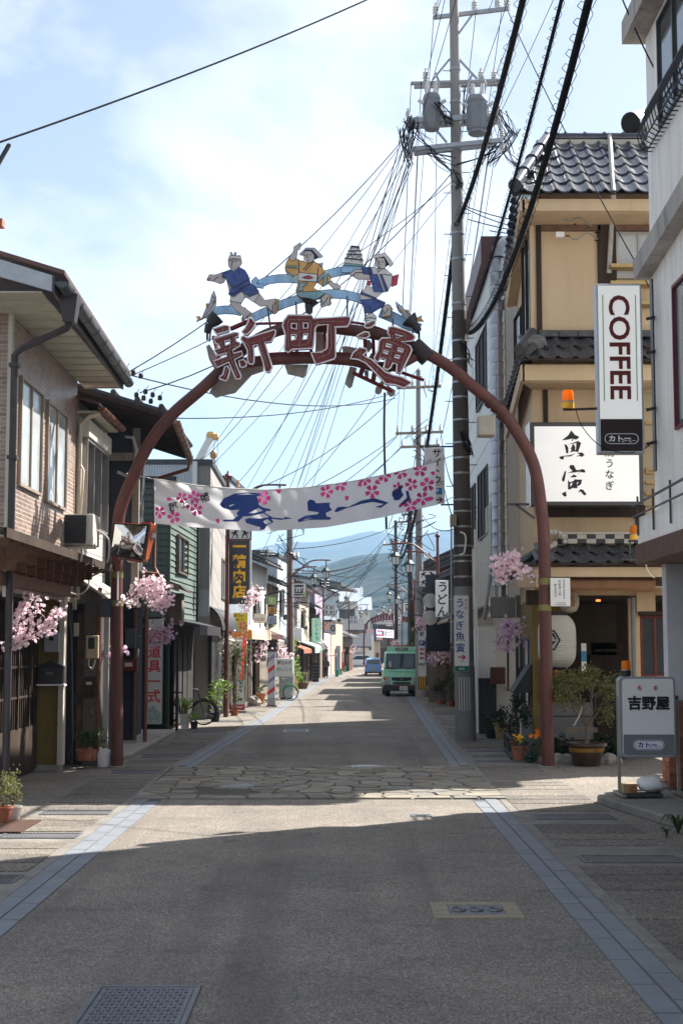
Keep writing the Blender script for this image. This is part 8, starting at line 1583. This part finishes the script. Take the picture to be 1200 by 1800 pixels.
mb=MB(); txtv(mb,'奥美濃古地鶏',(lerp(x0,x1,.40),52.585,lerp(z0,z1,.98)),RX,UZ,.11,.13,.03); mb.build('red_lettering',REDINK,f_); mb=MB(); txtv(mb,'飛騨牛',(lerp(x0,x1,.75),52.585,lerp(z0,z1,.98)),RX,UZ,.13,.14,.03); mb.build('green_lettering',GREENINK,f_); MB().box(x0+.022,x1-.022,52.588,52.6,z0+.02,lerp(z0,z1,.2)).build('red_field',REDINK,f_); mb=MB(); txt(mb,'丸一精肉店',(lerp(x0,x1,.5),52.58,lerp(z0,z1,.11)),RX,UZ,.42,.085,.02); mb.build('white_lettering',WHITE,f_)
mb=MB(); mb.prism([[(.0,.0),(.02,.05),(.12,.06),(.16,.1),(.2,.06),(.17,.03),(.14,-.04),(.12,-.04),(.12,.0),(.04,0),(.03,-.04),(.01,-.04)]],lambda x,z:V((lerp(x0,x1,.58)+x*.8,52.585,lerp(z0,z1,.34)+z))); mb.build('cow_print',INK,f_)
MB().box(x0-.05,x1+.05,52.5,52.9,0,.04).build('base',BLACK,t)
fbn=T('nobori_flag','tall red and white flag standing behind the butcher stand sign','flag',(XX(423,1240,54),54,0)); mb=MB(); a=[P(x,y,54+.05*math.sin(y*.2))for x,y in((433,1120),(432,1145),(429,1170),(426,1196))]; b=[P(x,y,54.05+.06*math.sin(y*.2+1))for x,y in((422,1120),(420,1145),(416,1170),(412,1196))]; mb.add(b+a,[(i,i+1,5+i,4+i)for i in range(3)]); mb.build('cloth',mk('flag_red',(.62,.06,.04),.7,0,.1,9,trans=.3),fbn); MB().tube([G(433,1243),P(434,1115,54.0)],.015,5).build('pole',WHITE,fbn)
mb=MB(); mb.add([V(p)+V((0,-.02,0))for p in(b[0].lerp(a[0],.1),b[0].lerp(a[0],.5),b[1].lerp(a[1],.35),b[2].lerp(a[2],.6),b[3].lerp(a[3],.75),b[3].lerp(a[3],.1))],[(0,1,2,3,4,5)]); mb.build('white_print',WHITE,fbn)
t,f_,x0,x1,z0,z1=board('croquette_board','slim maroon board with white vertical script left of the butcher lamp','sign',51.5,384,396,1140,1222,.05,mk('maroon_board',(.07,.015,.02),.6),mk('maroon_board',(.07,.015,.02),.6),.005); mb=MB(); txtv(mb,'飛騨牛コロッケ',(lerp(x0,x1,.5),51.485,z1-.03),RX,UZ,.19,.225,.01); mb.build('lettering',WHITE,f_)
def litsign(name,label,px0,px1,py0,py1,d,case,face,lines,th=.2):
 t,f_,x0,x1,z0,z1=board(name,label,'sign',d,px0,px1,py0,py1,th,case,face,.03)
 for s_,u,v,w_,h_,ink,vert in lines:
  mb=MB(); (txtv(mb,s_,(lerp(x0,x1,u),d-.012,lerp(z0,z1,v)),RX,UZ,w_,h_,.02)if vert else txt(mb,s_,(lerp(x0,x1,u),d-.012,lerp(z0,z1,v)),RX,UZ,w_,h_,.02)); mb.build('lettering',ink,f_)
 return t,f_,x0,x1,z0,z1
MG=mk('sign_yellow',(.80,.62,.05),.4,0,.1); t,f_,x0,x1,z0,z1=litsign('yellow_sign','yellow lightbox with pink blossom print beside the orange awning',409,436,1076,1110,55.5,WHITE,MG,[('まつき',.4,.82,.34,.11,INK,0),('ボート',.45,.6,.3,.09,INK,0)]); mb=MB()
for k in range(5):a=k*1.2566; mb.prism([[(.05*math.cos(a+j*1.05)+.11*math.cos(a),.05*math.sin(a+j*1.05)+.11*math.sin(a))for j in range(6)]],lambda x,z:V((lerp(x0,x1,.68)+x,55.485,lerp(z0,z1,.3)+z)));
mb.build('blossom_print',PINKINK,f_)
litsign('shop_sign','small white wall sign of a shop on a bracket above the posts',446,467,1079,1095,63,BEIGEW,mk('sign_pale',(.55,.52,.45),.6),[('マルコシ',.5,.38,.42,.15,INK,0)],.15)
litsign('drink_sign','upper picture sign of a stack of three on the bracket past the butcher',470,486,1048,1064,68.6,STEELD,mk('picture_green',(.45,.62,.25),.5,0,.5,7),[],.15); litsign('clay_sign','middle orange brown sign of the stack of three',470,486,1066,1080,68.6,STEELD,mk('picture_orange',(.55,.30,.10),.5,0,.3,9),[('ふ',.5,.5,.22,.2,TIMBER,0)],.15); litsign('ice_sign','lower blue and white sign of the stack of three',470,486,1082,1098,68.6,STEELD,mk('picture_blue',(.30,.48,.66),.5,0,.3,9),[('の',.5,.5,.22,.24,REDINK,0)],.15)
mb=MB(); mb.tube([P(466,1102,68.8),P(466,1046,68.8),P(492,1040,68.8)],.05,6); tag(mb.build('sign_bracket',BLACK),'black pipe bracket carrying the stack of three small signs','bracket')
litsign('hanging_sign','pale green hanging sign with vertical script under the mint awning house',548,564,1087,1129,97,MINT,mk('mint_face',(.50,.74,.66),.4),[('ことぶき館',.5,.97,.26,.29,mk('teal_ink',(.02,.22,.25),.5),1)],.3)
t,f_,x0,x1,z0,z1=litsign('oval_sign','white square sign with a black oval below the left lamp',580,590,1096,1116,109,STEELD,WHITE,[],.15); mb=MB(); xm,zm_=(x0+x1)/2,lerp(z0,z1,.58); mb.prism([[(xm+.17*math.cos(a*.4),zm_+.26*math.sin(a*.4))for a in range(16)],[(xm+.08*math.cos(a*.4),zm_+.17*math.sin(a*.4))for a in range(16)]],lambda x,z:V((x,108.98,z))); mb.build('oval_print',INK,f_)
bp=T('barber_pole','large standing barber pole striped red white and blue','barber pole',(XX(477,1245,57.5),57.5,0)); x0,x1=XX(470,1200,57.5),XX(484,1200,57.5); MB().box(x0,x1,57.5,57.8,.05,.35).build('base',STEEL,bp); MB().box(x0+.01,x1-.01,57.52,57.78,.352,2.2).build('case',mk('grey_blue_white',(.48,.50,.55),.5),bp); MB().box(x0-.05,x1+.05,57.4,57.9,0,.049).build('foot',BLACK,bp); MB().box(x0-.02,x1+.02,57.48,57.82,2.2,2.3).build('cap',STEELD,bp)
for k in range(4):z=.45+k*.44; MB().slab([(x0+.012,57.512,z),(x1-.012,57.512,z+.22),(x1-.012,57.512,z+.38),(x0+.012,57.512,z+.16)],(0,.006,0)).build('stripe',REDINK if k%2==0 else mk('dull_blue',(.20,.23,.36),.5),bp)
t,f_,x0,x1,z0,z1=litsign('miso_stand_sign','white stand sign with black and green script on a steel cabinet',483,515,1158,1190,65.5,WHITE,WHITE,[('郡上みそ',.52,.78,.62,.17,INK,0),('だいこく',.5,.42,.66,.17,GREENINK,0)],.5); MB().box(x0+.2,x1,65.5,66,.08,z0).build('cabinet',STEEL,t); MB().box(x0+.25,x1-.05,65.55,65.95,0,.079).build('wheels',BLACK,t)
mb=MB(); c=V((XX(518,1206,79),79,0)); mb.hexa([c+V((-.2,-.15,0)),c+V((.2,-.15,0)),c+V((.2,.15,0)),c+V((-.2,.15,0))],[c+V((-.1,-.02,.75)),c+V((.1,-.02,.75)),c+V((.1,.02,.75)),c+V((-.1,.02,.75))]); tag(mb.build('floor_sign',mk('cone_yellow',(.72,.5,.10),.5)),'small yellow floor sign past the miso stand','floor sign')
cr=T('crate_stack','stack of black open crates at the left kerb','crates',(XX(554,1197,98),98,0))
for k in range(6):MB().box(XX(549,1190,98),XX(560,1190,98),98,98.5,k*.22+.01,k*.22+.2).build('crate',BLACK,cr)
cabs=[('vending_machine','blue white vending machine at the far left kerb','vending machine',590,598,1135,1186,118,mk('vend_blue',(.35,.45,.6),.3)),('vending_machine','red vending machine far down the left kerb','vending machine',600,605,1146,1180,134,mk('vend_red',(.5,.03,.04),.3)),('cabinet','pale green cabinet right of the red vending machine','cabinet',606,613,1150,1176,141,mk('cab_green',(.32,.38,.26),.6))]
for nm,lb,ct0,a0,a1,b0_,b1,d,m_ in cabs:t,bo,x0,x1,z0,z1=boxthing(nm,lb,ct0,a0,a1,b0_,b1,d,.7,m_); MB().box(x0+.04,x1-.04,d-.02,d,lerp(z0,z1,.45),z1-.1).build('front',GLASSL,t)
for px,d,lb in((592,114,'green plastic crates beside the blue vending machine'),(598,122,'green crates before the red vending machine'),(606,136,'small green crate by the pale cabinet')):t=T('crate',lb,'crate',(XX(px,1185,d),d,0),'green crates on the left kerb'); MB().box(XX(px-3,1185,d),XX(px+3,1185,d),d,d+.4,.02,.5).build('body',GREENINK,t); MB().box(XX(px-3,1185,d)-.02,XX(px+3,1185,d)+.02,d-.02,d+.42,.5,.56).build('lip',GREENINK,t)
# right side: parking sign, noodle banner, fence, portrait plate
t,f_,x0,x1,z0,z1=board('hotel_parking_sign','narrow white parking sign with three red arrows beside the truck','sign',68.8,735,747,1109,1170,.04,WHITE,WHITE,.004); xm=(x0+x1)/2
mb=MB(); txt(mb,'栄',(xm,68.785,lerp(z0,z1,.91)),RX,UZ,.24,.24,.04); mb.build('lettering',BLUEINK,f_); MB().box(xm-.13,xm+.13,68.784,68.79,lerp(z0,z1,.57),lerp(z0,z1,.72)).build('blue_field',BLUEINK,f_); mb=MB(); txt(mb,'P',(xm,68.78,lerp(z0,z1,.645)),RX,UZ,.12,.17,.03); mb.build('letter',WHITE,f_)
for k in range(3):zc=lerp(z0,z1,.47-.13*k); MB().prism([[(-.13,0),(0,.08),(0,.035),(.12,.035),(.12,-.035),(0,-.035),(0,-.08)]],lambda x,z:V((xm+x,68.785,zc+z))).build('arrow',REDINK,f_)
MB().box(x0+.01,x1-.01,68.785,68.79,z0+.01,lerp(z0,z1,.07)).build('green_field',GREENINK,f_)
st_=T('pole_guard','yellow and black striped guard around the pole foot beside the truck','pole guard',(xm,68.75,0)); MB().box(x0-.0,x1+.05,68.86,69.1,.36,1.5).build('white_wrap',WHITE,st_)
for k in range(7):MB().box(lerp(x0,x1+.05,k/7),lerp(x0,x1+.05,(k+1)/7)-.002,68.84,68.858,.36,.98).build('stripe',YELINK if k%2 else BLACK,st_)
MB().lathe([(.34,0),(.32,.33),(.2,.35)],(xm+.05,69.1,0),14).build('concrete_foot',CONC,st_)
t,f_,x0,x1,z0,z1=litsign('noodle_banner','tall white board with black brush script of the noodle shop',765,788,1020,1085,56.9,WHITE,WHITE,[('うどん',.55,.985,.46,.49,INK,1)],.06)
for zc,lb in((1056,'upper'),(1086,'lower')):c=P(756,zc,57.3); tag(MB().tube([c,c+V((0,.06,0))],.30,20).build('round_emblem',mk('emblem_grey',(.33,.33,.31),.8,0,.25,6)),lb+' round grey emblem on the black noodle shop wall','emblem')
MB().box(XX(748,1060,57.4),XX(790,1060,57.4),57.38,57.45,2.2,5.3).build('black_end_wall',CHAR,us)
t,f_,x0,x1,z0,z1=litsign('portrait_plate','small plate with a cartoon face right of the parking sign',753,765,1131,1146,63.5,WHITE,mk('plate_blue',(.62,.74,.82),.5),[],.03); xm,zc=(x0+x1)/2,(z0+z1)/2; MB().tube([(xm,63.485,zc+.02),(xm,63.49,zc+.02)],.075,12).build('face_print',mk('face_print',(.7,.5,.38),.6),f_); mb=MB(); mb.prism([[(-.09,.0),(-.09,.09),(0,.13),(.09,.09),(.09,.0),(.06,.06),(-.06,.06)]],lambda x,z:V((xm+x,63.475,zc+z+.02))); mb.build('hair_print',INK,f_); MB().tube([(xm,63.55,z0),(xm,63.55,0)],.025,6).build('post',STEEL,t)
fc=T('board_fence','weathered brown board fence right of the truck','fence',(4.3,57,0))
for k in range(22):x=3.7+.05*k*.9; MB().box(x,x+.042,60.8-k*.0,60.84,.05,1.55+.03*(k%3)).build('board',TIMBG,fc)
mb=MB(); mb.box(3.7,4.75,60.84,60.88,.3,.38); mb.box(3.7,4.75,60.84,60.88,1.2,1.28); mb.build('rail',TIMBER,fc)
pt=T('pine_tree','small clipped pine behind the parking sign','tree',(XX(731,1200,76),76,0)); MB().tube([(XX(731,1200,76),76,0),(XX(730,1150,76),76,2),(XX(733,1100,76),76,4.2)],[.12,.1,.05],7).build('trunk',BARK,pt)
for k,(px,py)in enumerate(((728,1093),(735,1108),(727,1118),(738,1128),(728,1142))):bush(pt,P(px,py,76),(.42,.4,.16),200,.12,LEAF,'crown')
pxplant('leafy green shrub in front of the board fence',775,59.5,.2,.2,TERRA,(.4,.3,.6),320,.10,LEAFD,4); pxplant('light green shrub beside the brown stake on the right',792,58,.15,.2,TERRA,(.2,.3,.65),220,.10,LEAF,4)
tag(boxthing('mailbox','brown box mailbox on the dark slatted porch wall','mailbox',862,888,1173,1203,38.6,.2,mk('mailbox_brown',(.12,.045,.025),.5))[0]);
# crane beyond the roofs
cn=T('crane','white crane jib with orange tip rising behind the left houses','crane',P(338,830,95)); a,b=P(338,830,95),P(371,768,95); MB().bar(a+(a-b)*.6,b,.55,.45).build('jib',mk('jib_white',(.62,.63,.62),.5),cn,bev=.04); mb=MB(); mb.lathe([(.25,-.2),(.32,0),(.25,.2)],b+V((.0,-.1,.12)),8); mb.lathe([(.2,-.2),(.26,0),(.2,.2)],b+V((.3,-.1,-.02)),8); mb.bar(b+V((-.3,-.1,.1)),b+V((.45,-.1,-.1)),.3,.3); mb.build('tip',ORNG,cn)
h_=P(375,800,95); mb=MB(); mb.tube([b+V((.25,0,0)),h_+V((0,0,.3))],.015,4); mb.tube([b+V((.45,0,0)),P(381,850,95)],.012,4); mb.build('hoist_rope',WIRE,cn); mb=MB(); mb.lathe([(.12,-.25),(.24,-.1),(.24,.15),(.1,.32)],h_,10); mb.tube([h_-V((0,0,.2)),h_+V((.12,0,-.4)),h_+V((.1,0,-.62)),h_+V((-.08,0,-.66)),h_+V((-.14,0,-.5))],.05,6); mb.build('hook',mk('hook_ochre',(.35,.2,.08),.5),cn,smooth=True)
tag(MB().lathe([(.05,0),(.07,.08),(.05,.2),(.08,.26),(.06,.36),(.01,.4)],P(418,860,57),8).build('roof_finial',PEACH),'small pinkish finial above the banner on the butcher roof','finial')
a=P(0,392,24); tag(MB().box(a.x-.4,a.x+.06,23.9,24.1,a.z-.07,a.z+.06).build('wall_bracket',mk('bracket_rust',(.3,.13,.08),.7)),'small rusty bracket end poking in at the left edge of the sky','bracket')

# air conditioners and small clutter along the far fronts
for i,(px0,px1,py0,py1,d,lb)in enumerate(((590,602,1087,1095,125.8,'white air conditioner on top of the peach building'),(497,506,1080,1090,79,'white air conditioner on the pale panelled house'),(441,450,1118,1130,64.8,'beige air conditioner over the corner shop entrance'),(752,762,1108,1118,66,'pale air conditioner behind the parking sign'),(533,541,1100,1108,90,'air conditioner beside the mint awning house'))):
 t,bo,x0,x1,z0,z1=boxthing('air_conditioner',lb,'air conditioner',px0,px1,py0,py1,d,.35,CREAM); MB().tube([((x0+x1)/2,d-.012,(z0+z1)/2),((x0+x1)/2,d,(z0+z1)/2)],(z1-z0)*.4,14).build('fan',STEELD,t)
for px,py,d,lb in((470,960,66,'thin roof aerial above the corner shop'),(634,1030,196,'white mast on the small white house'),(572,1015,130,'thin aerial on the grey gable building')):
 t=T('roof_aerial',lb,'aerial',P(px,py+50,d)); MB().tube([P(px,py+60,d),P(px,py,d)],.03*d/100,4).build('mast',WHITE if d>150 else STEEL,t)
 for k in range(3):a=P(px,py+4+5*k,d); MB().tube([a-V((.35,.2,0)),a+V((.35,.2,0))],.012*d/80,4).build('element',STEEL,t)
mh=bpy.data.materials.new('haze'); mh.use_nodes=True; hn=mh.node_tree.nodes; hn.remove(hn['Principled BSDF']); pv=hn.new('ShaderNodeVolumePrincipled'); pv.inputs['Color'].default_value=(.45,.70,1,1); pv.inputs['Density'].default_value=.0003; pv.inputs['Anisotropy'].default_value=.0
mh.node_tree.links.new(pv.outputs[0],hn['Material Output'].inputs['Volume'])
xs=4300
o=MB().box(-xs,xs,-70,4700,-1.5,345).build('haze',mh,None,loc=(0,900,-1.5)); o['kind']='stuff'
